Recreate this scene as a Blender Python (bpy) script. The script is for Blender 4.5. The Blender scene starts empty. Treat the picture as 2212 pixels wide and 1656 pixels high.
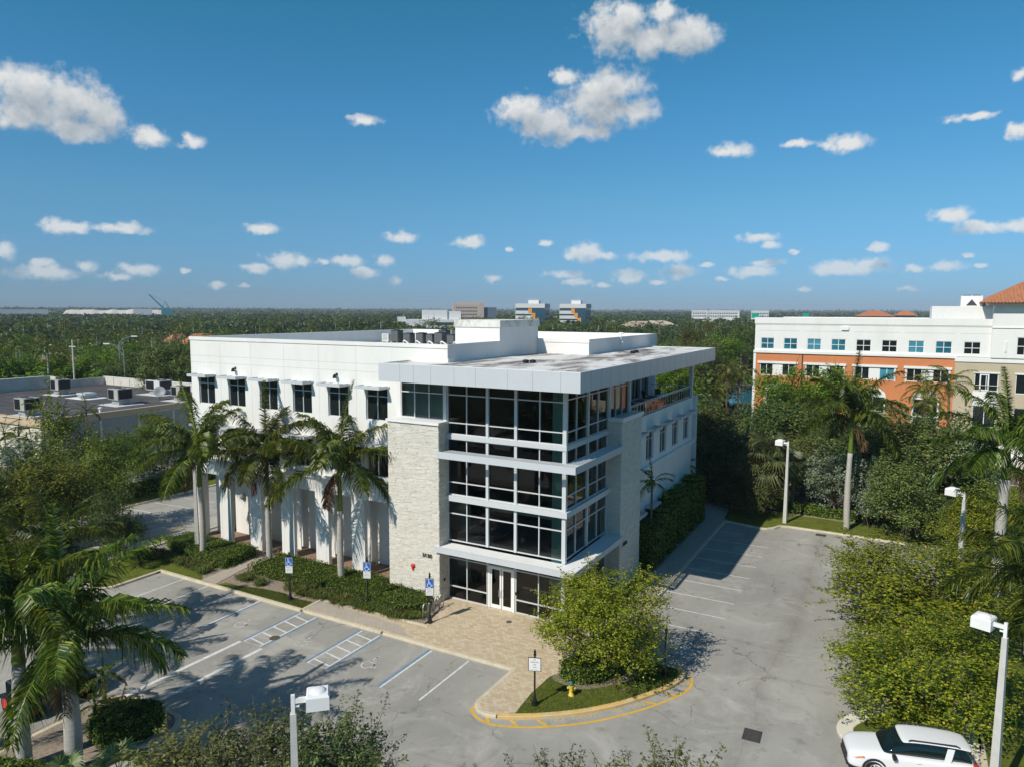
import bpy, math, random
import numpy as np
from mathutils import Matrix, Vector
C = bpy.context.scene.collection
rnd = random.Random(7)
# ------------------------------------------------------------------ camera numbers
HAZE = 0.00013
_q = dict(cx=18.56213, cy=-40.54858, cz=20.34756, yaw=0.50536, pitch=-0.10168, roll=0.00362, f=1541.11014)
def _axes():
    cy, sy = math.cos(_q['yaw']), math.sin(_q['yaw'])
    f0 = np.array([-sy, cy, 0.]); r0 = np.array([cy, sy, 0.]); u0 = np.array([0, 0, 1.])
    cp, sp = math.cos(_q['pitch']), math.sin(_q['pitch'])
    f = f0*cp + u0*sp; u = u0*cp - f0*sp
    cr, sr = math.cos(_q['roll']), math.sin(_q['roll'])
    return r0*cr + u*sr, u*cr - r0*sr, f
RX, UX, FX = _axes(); CP = np.array([_q['cx'], _q['cy'], _q['cz']])
def ray(px, py): return FX*_q['f'] + RX*(px-1106) - UX*(py-828)
def gp(px, py, z=0.0):
    d = ray(px, py); return CP + d*(z-CP[2])/d[2]
def dp(px, py, D):
    d = ray(px, py); return CP + d*D/math.hypot(d[0], d[1])
def crop(x0, y0, k=960/2208):
    return lambda u, v: ((x0+u*k)*2212/3840, (y0+v*k)*2212/3840)
# ------------------------------------------------------------------ materials
def nodes(m):
    m.use_nodes = True; nt = m.node_tree; nt.nodes.clear()
    return nt, nt.nodes.new, nt.links.new
def mat(name, col, rough=0.7, spec=0.3, var=0.0, scale=1.0, bump=0.0, bscale=None, metal=0.0, stain=None, stain_scale=0.2, stain_amt=0.0, stretch=None, srng=(.5, .72)):
    m = bpy.data.materials.new(name); nt, N, L = nodes(m)
    out = N('ShaderNodeOutputMaterial'); b = N('ShaderNodeBsdfPrincipled'); L(b.outputs[0], out.inputs[0])
    b.inputs['Roughness'].default_value = rough; b.inputs['Metallic'].default_value = metal
    b.inputs['Specular IOR Level'].default_value = spec
    b.inputs['Base Color'].default_value = (*col, 1)
    if var or bump or stain:
        tc = N('ShaderNodeTexCoord'); mp = N('ShaderNodeMapping'); L(tc.outputs['Object'], mp.inputs[0])
        if stretch: mp.inputs['Scale'].default_value = stretch
    if var or stain:
        n = N('ShaderNodeTexNoise'); n.inputs['Scale'].default_value = scale; n.inputs['Detail'].default_value = 8; n.inputs['Roughness'].default_value = .65
        L(mp.outputs[0], n.inputs['Vector'])
        mr = N('ShaderNodeMapRange'); mr.inputs['From Min'].default_value = .3; mr.inputs['From Max'].default_value = .7
        mr.inputs['To Min'].default_value = 1-var; mr.inputs['To Max'].default_value = 1+var
        L(n.outputs['Fac'], mr.inputs['Value'])
        mx = N('ShaderNodeMix'); mx.data_type = 'RGBA'; mx.blend_type = 'MULTIPLY'; mx.inputs[0].default_value = 1
        mx.inputs[6].default_value = (*col, 1)
        cb = N('ShaderNodeCombineColor')
        for i in range(3): L(mr.outputs[0], cb.inputs[i])
        L(cb.outputs[0], mx.inputs[7]); last = mx.outputs[2]
        if stain:
            n2 = N('ShaderNodeTexNoise'); n2.inputs['Scale'].default_value = stain_scale; n2.inputs['Detail'].default_value = 10; n2.inputs['Roughness'].default_value = .7
            n2.inputs['Distortion'].default_value = .6
            L(mp.outputs[0], n2.inputs['Vector'])
            m2 = N('ShaderNodeMapRange'); m2.inputs['From Min'].default_value = srng[0]; m2.inputs['From Max'].default_value = srng[1]
            m2.inputs['To Min'].default_value = 0; m2.inputs['To Max'].default_value = stain_amt
            L(n2.outputs['Fac'], m2.inputs['Value'])
            mx2 = N('ShaderNodeMix'); mx2.data_type = 'RGBA'; L(m2.outputs[0], mx2.inputs[0]); L(last, mx2.inputs[6]); mx2.inputs[7].default_value = (*stain, 1)
            last = mx2.outputs[2]
        L(last, b.inputs['Base Color'])
    if bump:
        n3 = N('ShaderNodeTexNoise'); n3.inputs['Scale'].default_value = bscale or 20; n3.inputs['Detail'].default_value = 5
        L(mp.outputs[0], n3.inputs['Vector'])
        bp = N('ShaderNodeBump'); bp.inputs['Strength'].default_value = bump; bp.inputs['Distance'].default_value = .05
        L(n3.outputs['Fac'], bp.inputs['Height']); L(bp.outputs[0], b.inputs['Normal'])
    return m
def leaf_mat(name, c1, c2, c3, trans=.3, rough=.5, spec=.35, objvar=.28, patch=None):
    m = bpy.data.materials.new(name); nt, N, L = nodes(m)
    out = N('ShaderNodeOutputMaterial'); b = N('ShaderNodeBsdfPrincipled'); t = N('ShaderNodeBsdfTranslucent'); mx = N('ShaderNodeMixShader')
    g = N('ShaderNodeNewGeometry'); cr = N('ShaderNodeValToRGB')
    e = cr.color_ramp.elements; e[0].color = (*c1, 1); e[1].color = (*c3, 1); e[0].position = .1; e[1].position = .95
    k = e.new(.6); k.color = (*c2, 1)
    L(g.outputs['Random Per Island'], cr.inputs[0])
    oi = N('ShaderNodeObjectInfo'); mr = N('ShaderNodeMapRange'); mr.inputs['To Min'].default_value = 1-objvar; mr.inputs['To Max'].default_value = 1+objvar
    L(oi.outputs['Random'], mr.inputs['Value'])
    hs = N('ShaderNodeHueSaturation'); L(cr.outputs[0], hs.inputs['Color']); L(mr.outputs[0], hs.inputs['Value'])
    mr2 = N('ShaderNodeMapRange'); mr2.inputs['To Min'].default_value = .5-objvar*.12; mr2.inputs['To Max'].default_value = .5+objvar*.10
    ad = N('ShaderNodeMath'); ad.operation = 'FRACT'; mu = N('ShaderNodeMath'); mu.operation = 'MULTIPLY'; mu.inputs[1].default_value = 7.31
    L(oi.outputs['Random'], mu.inputs[0]); L(mu.outputs[0], ad.inputs[0]); L(ad.outputs[0], mr2.inputs['Value']); L(mr2.outputs[0], hs.inputs['Hue'])
    if patch:      # kinds of tree differ in colour from place to place
        tc = N('ShaderNodeTexCoord'); nz = N('ShaderNodeTexNoise'); nz.inputs['Scale'].default_value = patch; nz.inputs['Detail'].default_value = 3; L(tc.outputs['Object'], nz.inputs['Vector'])
        m3 = N('ShaderNodeMapRange'); m3.inputs[1].default_value = .34; m3.inputs[2].default_value = .66; m3.inputs[3].default_value = .5; m3.inputs[4].default_value = 1.45; L(nz.outputs['Fac'], m3.inputs[0])
        h2 = N('ShaderNodeHueSaturation'); L(hs.outputs[0], h2.inputs['Color']); L(m3.outputs[0], h2.inputs['Value']); hs = h2
    L(hs.outputs[0], b.inputs['Base Color']); L(hs.outputs[0], t.inputs['Color'])
    b.inputs['Roughness'].default_value = rough; b.inputs['Specular IOR Level'].default_value = spec
    mx.inputs[0].default_value = trans; L(b.outputs[0], mx.inputs[1]); L(t.outputs[0], mx.inputs[2]); L(mx.outputs[0], out.inputs[0])
    return m
def glass_mat(name, tint, refl=1.0, rough=0.0):
    m = bpy.data.materials.new(name); nt, N, L = nodes(m)
    out = N('ShaderNodeOutputMaterial'); tr = N('ShaderNodeBsdfTransparent'); gl = N('ShaderNodeBsdfGlossy'); mx = N('ShaderNodeMixShader'); fr = N('ShaderNodeFresnel')
    tr.inputs[0].default_value = (*tint, 1); gl.inputs['Roughness'].default_value = rough; gl.inputs[0].default_value = (refl, refl, refl, 1)
    fr.inputs[0].default_value = 1.5
    L(fr.outputs[0], mx.inputs[0]); L(tr.outputs[0], mx.inputs[1]); L(gl.outputs[0], mx.inputs[2]); L(mx.outputs[0], out.inputs[0])
    return m
# ------------------------------------------------------------------ mesh builder
class MB:
    def __init__(s): s.v = []; s.f = []; s.m = []; s.smooth = False
    def quad(s, a, b, c, d, mi=0):
        i = len(s.v); s.v += [tuple(a), tuple(b), tuple(c), tuple(d)]; s.f.append((i, i+1, i+2, i+3)); s.m.append(mi)
    def tri(s, a, b, c, mi=0):
        i = len(s.v); s.v += [tuple(a), tuple(b), tuple(c)]; s.f.append((i, i+1, i+2)); s.m.append(mi)
    def poly(s, pts, mi=0):
        i = len(s.v); s.v += [tuple(p) for p in pts]; s.f.append(tuple(range(i, i+len(pts)))); s.m.append(mi)
    def box(s, x0, y0, z0, x1, y1, z1, mi=0, skip=''):
        x0, x1 = min(x0, x1), max(x0, x1); y0, y1 = min(y0, y1), max(y0, y1); z0, z1 = min(z0, z1), max(z0, z1)
        i = len(s.v)
        s.v += [(x0,y0,z0),(x1,y0,z0),(x1,y1,z0),(x0,y1,z0),(x0,y0,z1),(x1,y0,z1),(x1,y1,z1),(x0,y1,z1)]
        F = {'b':(0,3,2,1),'t':(4,5,6,7),'s':(0,1,5,4),'e':(1,2,6,5),'n':(2,3,7,6),'w':(3,0,4,7)}
        for k, q in F.items():
            if k not in skip: s.f.append(tuple(i+j for j in q)); s.m.append(mi)
        return s
    def obox(s, c, ux, uy, uz, mi=0):
        c, ux, uy, uz = map(np.array, (c, ux, uy, uz)); i = len(s.v)
        for sx, sy, sz in ((-1,-1,-1),(1,-1,-1),(1,1,-1),(-1,1,-1),(-1,-1,1),(1,-1,1),(1,1,1),(-1,1,1)): s.v.append(tuple(c+sx*ux+sy*uy+sz*uz))
        for q in ((0,3,2,1),(4,5,6,7),(0,1,5,4),(1,2,6,5),(2,3,7,6),(3,0,4,7)): s.f.append(tuple(i+j for j in q)); s.m.append(mi)
        return s
    def prism(s, pts, z0, z1, mi=0, mt=None):     # pts counter-clockwise in plan
        n = len(pts); i = len(s.v)
        s.v += [(p[0], p[1], z0) for p in pts] + [(p[0], p[1], z1) for p in pts]
        for k in range(n):
            j = (k+1) % n; s.f.append((i+k, i+j, i+n+j, i+n+k)); s.m.append(mi)
        s.f.append(tuple(i+n+k for k in range(n))); s.m.append(mi if mt is None else mt)
        s.f.append(tuple(i+k for k in reversed(range(n)))); s.m.append(mi)
        return s
    def tube(s, pts, rad, n=8, mi=0, cap=True):
        pts = [np.array(p, float) for p in pts]; i0 = len(s.v); K = len(pts)
        rad = rad if hasattr(rad, '__len__') else [rad]*K
        for k, p in enumerate(pts):
            t = pts[min(k+1, K-1)]-pts[max(k-1, 0)]; t = t/(np.linalg.norm(t)+1e-9)
            a = np.cross(t, (0, 0, 1.)) if abs(t[2]) < .85 else np.cross(t, (0, 1., 0))
            if np.linalg.norm(a) < 1e-3: a = np.array((1., 0, 0))
            a /= np.linalg.norm(a); b = np.cross(t, a)
            for j in range(n):
                w = 2*math.pi*(j+.5)/n; s.v.append(tuple(p+rad[k]*(math.cos(w)*a+math.sin(w)*b)))
        for k in range(K-1):
            for j in range(n):
                j2 = (j+1) % n; a = i0+k*n
                s.f.append((a+j, a+n+j, a+n+j2, a+j2)); s.m.append(mi)
        if cap:
            s.f.append(tuple(i0+j for j in range(n))); s.m.append(mi)
            s.f.append(tuple(i0+(K-1)*n+j for j in reversed(range(n)))); s.m.append(mi)
        return s
    def lathe(s, prof, n=16, mi=0, c=(0, 0, 0)):
        i0 = len(s.v); K = len(prof)
        for r, z in prof:
            for j in range(n):
                w = 2*math.pi*j/n; s.v.append((c[0]+r*math.cos(w), c[1]+r*math.sin(w), c[2]+z))
        for k in range(K-1):
            for j in range(n):
                j2 = (j+1) % n; a = i0+k*n
                s.f.append((a+j, a+j2, a+n+j2, a+n+j)); s.m.append(mi)
        s.f.append(tuple(i0+(K-1)*n+j for j in range(n))); s.m.append(mi)
        return s
    def ribbon(s, pts, w, z=None, mi=0, closed=False):   # flat ribbon in plan
        P = [np.array(p[:2], float) for p in pts]; K = len(P); Ls = []; 
        for k in range(K):
            a = P[k-1] if (k or closed) else P[k]; b = P[(k+1) % K] if (k < K-1 or closed) else P[k]
            t = b-a; t /= np.linalg.norm(t)+1e-9; nn = np.array((-t[1], t[0])); Ls.append((P[k]+nn*w/2, P[k]-nn*w/2))
        zz = lambda k: z if z is not None else pts[k][2]
        for k in range(K if closed else K-1):
            j = (k+1) % K
            s.quad((*Ls[k][1], zz(k)), (*Ls[j][1], zz(j)), (*Ls[j][0], zz(j)), (*Ls[k][0], zz(k)), mi)
        return s
    def build(s, name, mats, parent=None, loc=None, rz=0.0, smooth=False):
        me = bpy.data.meshes.new(name); me.from_pydata(s.v, [], s.f)
        mats = mats if isinstance(mats, (list, tuple)) else [mats]
        for m in mats: me.materials.append(m)
        if len(mats) > 1: me.polygons.foreach_set('material_index', s.m)
        if smooth or s.smooth: me.polygons.foreach_set('use_smooth', [True]*len(s.f))
        me.update(); o = bpy.data.objects.new(name, me); C.objects.link(o)
        if parent: o.parent = parent
        if loc is not None: o.location = loc
        o.rotation_euler.z = rz
        return o
def np_mesh(name, V, F, mats, mi=None, smooth=False):   # F: (n,4) int array
    me = bpy.data.meshes.new(name); V = np.asarray(V, np.float32); F = np.asarray(F, np.int32); n, k = F.shape
    me.vertices.add(len(V)); me.vertices.foreach_set('co', V.ravel()); me.loops.add(n*k); me.loops.foreach_set('vertex_index', F.ravel())
    me.polygons.add(n); me.polygons.foreach_set('loop_start', np.arange(0, n*k, k, dtype=np.int32))
    for m in (mats if isinstance(mats, (list, tuple)) else [mats]): me.materials.append(m)
    if mi is not None: me.polygons.foreach_set('material_index', np.asarray(mi, np.int32))
    if smooth: me.polygons.foreach_set('use_smooth', np.ones(n, bool))
    me.update(calc_edges=True); me.validate(); return me
def tag(o, label=None, cat=None, group=None, kind=None):
    if label: o['label'] = label
    if cat: o['category'] = cat
    if group: o['group'] = group
    if kind: o['kind'] = kind
    return o
def empty(name, loc=(0, 0, 0), rz=0, label=None, cat=None, group=None):
    o = bpy.data.objects.new(name, None); C.objects.link(o); o.location = loc; o.rotation_euler.z = rz; o.empty_display_size = .3
    return tag(o, label, cat, group)
def mobj(name, me, parent=None, loc=(0, 0, 0), scale=(1, 1, 1), rz=0):
    o = bpy.data.objects.new(name, me); C.objects.link(o); o.location = loc; o.scale = scale; o.rotation_euler.z = rz
    if parent: o.parent = parent
    return o
def struct(o): o['kind'] = 'structure'; return o
def dup(root, loc, rz=0, label=None, group=None, scale=None):
    r = root.copy(); C.objects.link(r); r.location = loc; r.rotation_euler = (0, 0, rz)
    if label: r['label'] = label
    if group: r['group'] = group
    if scale: r.scale = scale
    for ch in list(root.children):
        c = ch.copy(); C.objects.link(c); c.parent = r
        for g in ch.children:
            d = g.copy(); C.objects.link(d); d.parent = c
    return r
def text(name, body, size, m, parent=None, loc=(0, 0, 0), rot=(0, 0, 0), ext=0.0, sx=1.0, align='CENTER'):
    cu = bpy.data.curves.new(name, 'FONT'); cu.body = body; cu.size = size; cu.extrude = ext; cu.align_x = align; cu.align_y = 'CENTER'; cu.materials.append(m)
    tmp = bpy.data.objects.new(name, cu); C.objects.link(tmp); bpy.context.view_layer.update(); me = bpy.data.meshes.new_from_object(tmp.evaluated_get(bpy.context.evaluated_depsgraph_get())); bpy.data.objects.remove(tmp); bpy.data.curves.remove(cu)
    me.name = name; o = bpy.data.objects.new(name, me); C.objects.link(o); o.location = loc; o.rotation_euler = rot; o.scale.x = sx
    if parent: o.parent = parent
    return o
def wall_open(mb, o, u, n, length, z0, z1, thick, openings, mi=0, mr=None):
    """wall of given thickness with rectangular openings. o: start (x,y), u: unit along, n: unit outward; openings: (u0,u1,z0,z1)"""
    o = np.array(o, float); u = np.array(u, float); n = np.array(n, float); mr = mi if mr is None else mr
    us = sorted({0.0, length, *[q for w in openings for q in w[:2]]}); zs = sorted({z0, z1, *[q for w in openings for q in w[2:]]})
    us = [a for a in us if 0 <= a <= length]; zs = [a for a in zs if z0 <= a <= z1]
    ins = lambda a, b: any(w[0] < a < w[1] and w[2] < b < w[3] for w in openings)
    P = lambda a, z, d: (*(o+u*a-n*d), z)
    solid = {}
    for i in range(len(us)-1):
        for j in range(len(zs)-1): solid[i, j] = not ins((us[i]+us[i+1])/2, (zs[j]+zs[j+1])/2)
    flip = (u[0]*n[1]-u[1]*n[0]) > 0
    def q(a, b, c, d, m):
        mb.quad(a, b, c, d, m) if not flip else mb.quad(d, c, b, a, m)
    for (i, j), sd in solid.items():
        if not sd: continue
        a0, a1, b0, b1 = us[i], us[i+1], zs[j], zs[j+1]
        q(P(a0, b0, 0), P(a1, b0, 0), P(a1, b1, 0), P(a0, b1, 0), mi); q(P(a1, b0, thick), P(a0, b0, thick), P(a0, b1, thick), P(a1, b1, thick), mi)
        if not solid.get((i-1, j), False): q(P(a0, b0, thick), P(a0, b0, 0), P(a0, b1, 0), P(a0, b1, thick), mr)
        if not solid.get((i+1, j), False): q(P(a1, b0, 0), P(a1, b0, thick), P(a1, b1, thick), P(a1, b1, 0), mr)
        if not solid.get((i, j-1), False): q(P(a0, b0, thick), P(a1, b0, thick), P(a1, b0, 0), P(a0, b0, 0), mr)
        if not solid.get((i, j+1), False): q(P(a0, b1, 0), P(a1, b1, 0), P(a1, b1, thick), P(a0, b1, thick), mr)
def frame_grid(mb, o, u, n, u0, u1, z0, z1, uu, zz, w=.07, d=.09, off=0.0, wf=None, mi=0):
    """window frame: outer rectangle and bars at uu (verticals), zz (horizontals); verticals stand 3 mm proud of horizontals"""
    o = np.array(o, float); u = np.array(u, float); n = np.array(n, float); wf = wf or w
    def bar(a0, a1, b0, b1, dd):
        c = o+u*(a0+a1)/2-n*(off); 
        mb.obox((*(c), (b0+b1)/2), (*(u*abs(a1-a0)/2), 0), (*(n*dd/2), 0), (0, 0, abs(b1-b0)/2), mi)
    for a in (u0+wf/2, u1-wf/2): bar(a-wf/2, a+wf/2, z0, z1, d+.006)
    for a in uu: bar(a-w/2, a+w/2, z0+wf, z1-wf, d+.006)
    for b in (z0+wf/2, z1-wf/2): bar(u0+wf, u1-wf, b-wf/2, b+wf/2, d)
    for b in zz: bar(u0+wf, u1-wf, b-w/2, b+w/2, d)
def pane(mb, o, u, n, u0, u1, z0, z1, off=0.0, mi=0):
    o = np.array(o, float); u = np.array(u, float); n = np.array(n, float); c = o-n*off
    a, b = c+u*u0, c+u*u1; 
    if (u[0]*n[1]-u[1]*n[0]) > 0: a, b = b, a
    mb.quad((*a, z0), (*b, z0), (*b, z1), (*a, z1), mi)
# ------------------------------------------------------------------ camera, sun, sky
sc = bpy.context.scene
cd = bpy.data.cameras.new('camera'); cam = bpy.data.objects.new('camera', cd); C.objects.link(cam)
cam.matrix_world = Matrix([[RX[0], UX[0], -FX[0], CP[0]], [RX[1], UX[1], -FX[1], CP[1]], [RX[2], UX[2], -FX[2], CP[2]], [0, 0, 0, 1]])
cd.sensor_width = 36; cd.lens = 36*_q['f']/2212; cd.clip_start = .5; cd.clip_end = 30000
sc.camera = cam
vs = sc.view_settings; sc.display_settings.display_device = 'sRGB'; vs.view_transform = 'Standard'; vs.look = 'None'; vs.gamma = 1; vs.exposure = 0.0; vs.use_curve_mapping = False
SEL = math.radians(42.8); SDIR = np.array([-.285*math.cos(SEL), -.958*math.cos(SEL), math.sin(SEL)]); SDIR /= np.linalg.norm(SDIR)
ld = bpy.data.lights.new('sun', 'SUN'); ld.energy = 4.35; ld.angle = math.radians(.5); ld.color = (1, .935, .835)
sun = bpy.data.objects.new('sun', ld); C.objects.link(sun); sun.rotation_euler = Vector(SDIR).to_track_quat('Z', 'Y').to_euler()
w = bpy.data.worlds.new('World'); sc.world = w; w.use_nodes = True; nt = w.node_tree; nt.nodes.clear(); N = nt.nodes.new; L = nt.links.new
wo = N('ShaderNodeOutputWorld'); bg = N('ShaderNodeBackground'); sky = N('ShaderNodeTexSky'); sky.sky_type = 'NISHITA'; sky.sun_disc = False
sky.sun_elevation = SEL; sky.sun_rotation = math.atan2(SDIR[0], SDIR[1]); sky.altitude = 0; sky.air_density = 1.0; sky.dust_density = .3; sky.ozone_density = 2.0
# the sky's hue graded by height above the horizon, dimmed overhead to deepen shade
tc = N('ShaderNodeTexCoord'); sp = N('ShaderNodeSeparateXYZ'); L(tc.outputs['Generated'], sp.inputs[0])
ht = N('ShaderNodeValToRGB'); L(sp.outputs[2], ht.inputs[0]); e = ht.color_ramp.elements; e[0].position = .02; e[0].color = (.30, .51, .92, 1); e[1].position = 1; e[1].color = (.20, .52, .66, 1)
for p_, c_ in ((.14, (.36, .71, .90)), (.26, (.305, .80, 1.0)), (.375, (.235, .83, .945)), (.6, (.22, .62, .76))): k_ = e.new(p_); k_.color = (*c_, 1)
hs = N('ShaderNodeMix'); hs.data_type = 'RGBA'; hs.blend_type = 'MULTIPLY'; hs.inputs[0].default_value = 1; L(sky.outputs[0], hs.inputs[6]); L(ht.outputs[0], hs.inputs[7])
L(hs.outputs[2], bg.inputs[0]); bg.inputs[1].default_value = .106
# cumulus: ellipsoidal cells in azimuth/elevation, broken up by noise, light tops and shaded bases painted in
CL = [(1330,60,80,52),(1400,85,115,44),(1480,80,78,50),(1345,28,45,26),(1440,28,36,26),(1320,188,84,46),(1290,232,104,52),(1130,238,62,38),(1190,265,84,40),(1250,285,84,24),(1360,240,62,36),(1225,163,36,20),
 (55,190,95,56),(150,212,102,56),(212,242,66,45),(60,250,92,38),(170,282,84,26),(325,297,48,24),(415,307,30,17),(790,261,32,12),(1580,327,42,18),(1830,310,56,20),(1720,312,36,9),(2200,287,26,22),(2205,160,18,13),(2095,253,62,10),
 (130,490,42,20),(165,493,36,14),(245,493,78,14),(10,540,26,26),(90,568,32,10),(110,590,80,18),(185,575,26,15),(300,582,46,14),(260,598,30,10),(565,494,42,13),(868,514,36,14),(1013,523,40,13),(1180,525,15,7),(615,565,40,22),(655,567,26,16),(560,580,36,11),(752,566,36,13),(832,561,22,14),(788,590,30,12),(855,606,18,11),(468,616,22,9),
 (1268,545,46,22),(1305,553,34,10),(1427,554,72,13),(1220,593,46,11),(1360,598,42,14),(1240,609,42,8),(1463,588,46,17),(1063,603,22,8),(1640,513,44,12),(1665,530,24,10),(1625,588,52,14),(1660,568,40,8),(1523,573,20,6),(1800,580,60,16),(1880,573,58,18),(1835,583,100,12),(2045,575,40,15),(1975,581,26,10),(2130,490,76,17),(2050,465,52,17),(2200,487,50,15),(1900,536,24,11),(1735,625,20,7),(1962,624,24,7),(1300,618,22,6),(1420,610,22,7),(1715,545,14,6),(700,567,16,8),(400,584,12,7),(530,617,14,6),(1100,540,10,5),(2095,552,14,6),(1560,604,14,5),(2120,574,14,5)]
grp = bpy.data.node_groups.new('cloud_cells', 'ShaderNodeTree')
grp.interface.new_socket('V', in_out='INPUT', socket_type='NodeSocketVector'); grp.interface.new_socket('F', in_out='OUTPUT', socket_type='NodeSocketFloat')
gi = grp.nodes.new('NodeGroupInput'); go = grp.nodes.new('NodeGroupOutput'); last = None
def azel(px, py):
    d = ray(px, py); return math.atan2(d[0], d[1]), math.atan2(d[2], math.hypot(d[0], d[1]))
for (x, y, a, b) in CL:
    a0, e0 = azel(x, y); a1, _ = azel(x+a, y); _, e1 = azel(x, y-b); ra, re = abs(a1-a0), abs(e1-e0)
    vm = grp.nodes.new('ShaderNodeVectorMath'); vm.operation = 'MULTIPLY_ADD'; vm.inputs[1].default_value = (1/ra, 1/re, 0); vm.inputs[2].default_value = (-a0/ra, -e0/re, 0)
    grp.links.new(gi.outputs[0], vm.inputs[0])
    ln = grp.nodes.new('ShaderNodeVectorMath'); ln.operation = 'LENGTH'; grp.links.new(vm.outputs[0], ln.inputs[0])
    if last is None: last = ln.outputs['Value']
    else:
        mn = grp.nodes.new('ShaderNodeMath'); mn.operation = 'SMOOTH_MIN'; mn.inputs[2].default_value = .25
        grp.links.new(last, mn.inputs[0]); grp.links.new(ln.outputs['Value'], mn.inputs[1]); last = mn.outputs[0]
grp.links.new(last, go.inputs[0])
def M(op, a, b=None, c=None):
    n = N('ShaderNodeMath'); n.operation = op
    for i, v in enumerate((a, b, c)):
        if v is None: continue
        if isinstance(v, (int, float)): n.inputs[i].default_value = v
        else: L(v, n.inputs[i])
    return n.outputs[0]
az = M('ARCTAN2', sp.outputs[0], sp.outputs[1]); el = M('ARCSINE', sp.outputs[2])
cv = N('ShaderNodeCombineXYZ'); L(az, cv.inputs[0]); L(el, cv.inputs[1])
def cloud(dx, dy):
    v = N('ShaderNodeVectorMath'); v.operation = 'ADD'; v.inputs[1].default_value = (dx, dy, 0); L(cv.outputs[0], v.inputs[0])
    # finer break-up towards the horizon, where the clouds are farther off
    g1 = N('ShaderNodeTexNoise'); g1.inputs['Scale'].default_value = 30; g1.inputs['Detail'].default_value = 7; g1.inputs['Roughness'].default_value = .55; L(v.outputs[0], g1.inputs['Vector'])
    g2 = N('ShaderNodeTexNoise'); g2.inputs['Scale'].default_value = 85; g2.inputs['Detail'].default_value = 6; g2.inputs['Roughness'].default_value = .52; L(v.outputs[0], g2.inputs['Vector'])
    wv = N('ShaderNodeVectorMath'); wv.operation = 'MULTIPLY_ADD'; wv.inputs[1].default_value = (.016, .010, 0)
    sb = N('ShaderNodeVectorMath'); sb.operation = 'SUBTRACT'; sb.inputs[1].default_value = (.5, .5, .5); L(g2.outputs['Color'], sb.inputs[0])
    L(sb.outputs[0], wv.inputs[0]); L(v.outputs[0], wv.inputs[2])
    gn = N('ShaderNodeGroup'); gn.node_tree = grp; L(wv.outputs[0], gn.inputs[0])
    s = M('SUBTRACT', M('SUBTRACT', 1.36, gn.outputs[0]), M('MULTIPLY', M('SUBTRACT', .56, g1.outputs['Fac']), 1.9))
    return M('ADD', s, M('MULTIPLY', M('SUBTRACT', g2.outputs['Fac'], .5), 1.15))
d0 = cloud(0, 0); d1 = cloud(-.006, .022)
al = N('ShaderNodeMapRange'); al.interpolation_type = 'SMOOTHSTEP'; al.inputs['From Min'].default_value = .0; al.inputs['From Max'].default_value = .95; L(d0, al.inputs['Value'])
sh = N('ShaderNodeMapRange'); sh.inputs['From Min'].default_value = -.25; sh.inputs['From Max'].default_value = 1.35; sh.inputs['To Min'].default_value = 1; sh.inputs['To Max'].default_value = 0; L(d1, sh.inputs['Value'])
cm = N('ShaderNodeMix'); cm.data_type = 'RGBA'; L(sh.outputs[0], cm.inputs[0]); cm.inputs[6].default_value = (.36, .43, .50, 1); cm.inputs[7].default_value = (.86, .87, .86, 1)
fade = N('ShaderNodeMapRange'); fade.inputs['From Min'].default_value = .0; fade.inputs['From Max'].default_value = .13; fade.inputs['To Min'].default_value = .4; fade.inputs['To Max'].default_value = .97; L(el, fade.inputs['Value'])
up = M('GREATER_THAN', el, .004)
cb = N('ShaderNodeBackground'); L(cm.outputs[2], cb.inputs[0]); cb.inputs[1].default_value = .92
ms = N('ShaderNodeMixShader'); L(M('MULTIPLY', M('MULTIPLY', al.outputs[0], fade.outputs[0]), up), ms.inputs[0]); L(bg.outputs[0], ms.inputs[1]); L(cb.outputs[0], ms.inputs[2]); L(ms.outputs[0], wo.inputs[0])
w.cycles.sampling_method = 'MANUAL'; w.cycles.sample_map_resolution = 512
sc.cycles.max_bounces = 8; sc.cycles.transparent_max_bounces = 12; sc.cycles.diffuse_bounces = 3; sc.cycles.glossy_bounces = 3; sc.cycles.transmission_bounces = 4; sc.cycles.volume_bounces = 0
sc.cycles.caustics_reflective = False; sc.cycles.caustics_refractive = False; sc.cycles.sample_clamp_indirect = 4; sc.cycles.use_denoising = True
# ------------------------------------------------------------------ materials
Mt = {}
Mt['white'] = mat('white_stucco', (.80, .79, .75), .85, .2, .035, .5, .12, 60, stain=(.60, .585, .54), stain_scale=.45, stain_amt=.30, stretch=(1, 1, .35))
Mt['joint'] = mat('joint', (.52, .52, .50), .9)
Mt['cream'] = mat('cream_stucco', (.66, .60, .48), .85, .2, .06, .6, .15, 60)
Mt['roofw'] = mat('roof_membrane', (.74, .72, .68), .8, .2, .08, .8, 0, stain=(.17, .145, .13), stain_scale=.5, stain_amt=.95, stretch=(1, .38, 1), srng=(.46, .60))
Mt['roofmain'] = mat('roof_coating', (.68, .68, .66), .8, .2, .06, .7, stain=(.4, .38, .35), stain_scale=.4, stain_amt=.5)
Mt['alu'] = mat('painted_aluminium', (.56, .59, .61), .38, .5, .03, .6)
Mt['alud'] = mat('painted_aluminium_frame', (.60, .62, .62), .4, .5, .03, 2)
Mt['stone'] = mat('ledge_stone', (.68, .65, .57), .9, .2, .10, 3.0, .5, 24)
Mt['coping'] = mat('coping', (.80, .80, .78), .7, .2, .05, 1)
Mt['glass'] = glass_mat('tinted_glass', (.45, .52, .48))
Mt['dglass'] = mat('dark_window_glass', (.012, .016, .017), .04, .5)
Mt['bglass'] = mat('blue_window_glass', (.02, .14, .19), .05, .6, .5, .5)
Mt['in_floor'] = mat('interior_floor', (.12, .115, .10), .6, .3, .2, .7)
Mt['in_wall'] = mat('interior_wall', (.055, .06, .058), .8, .2, .2, .3)
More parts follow.
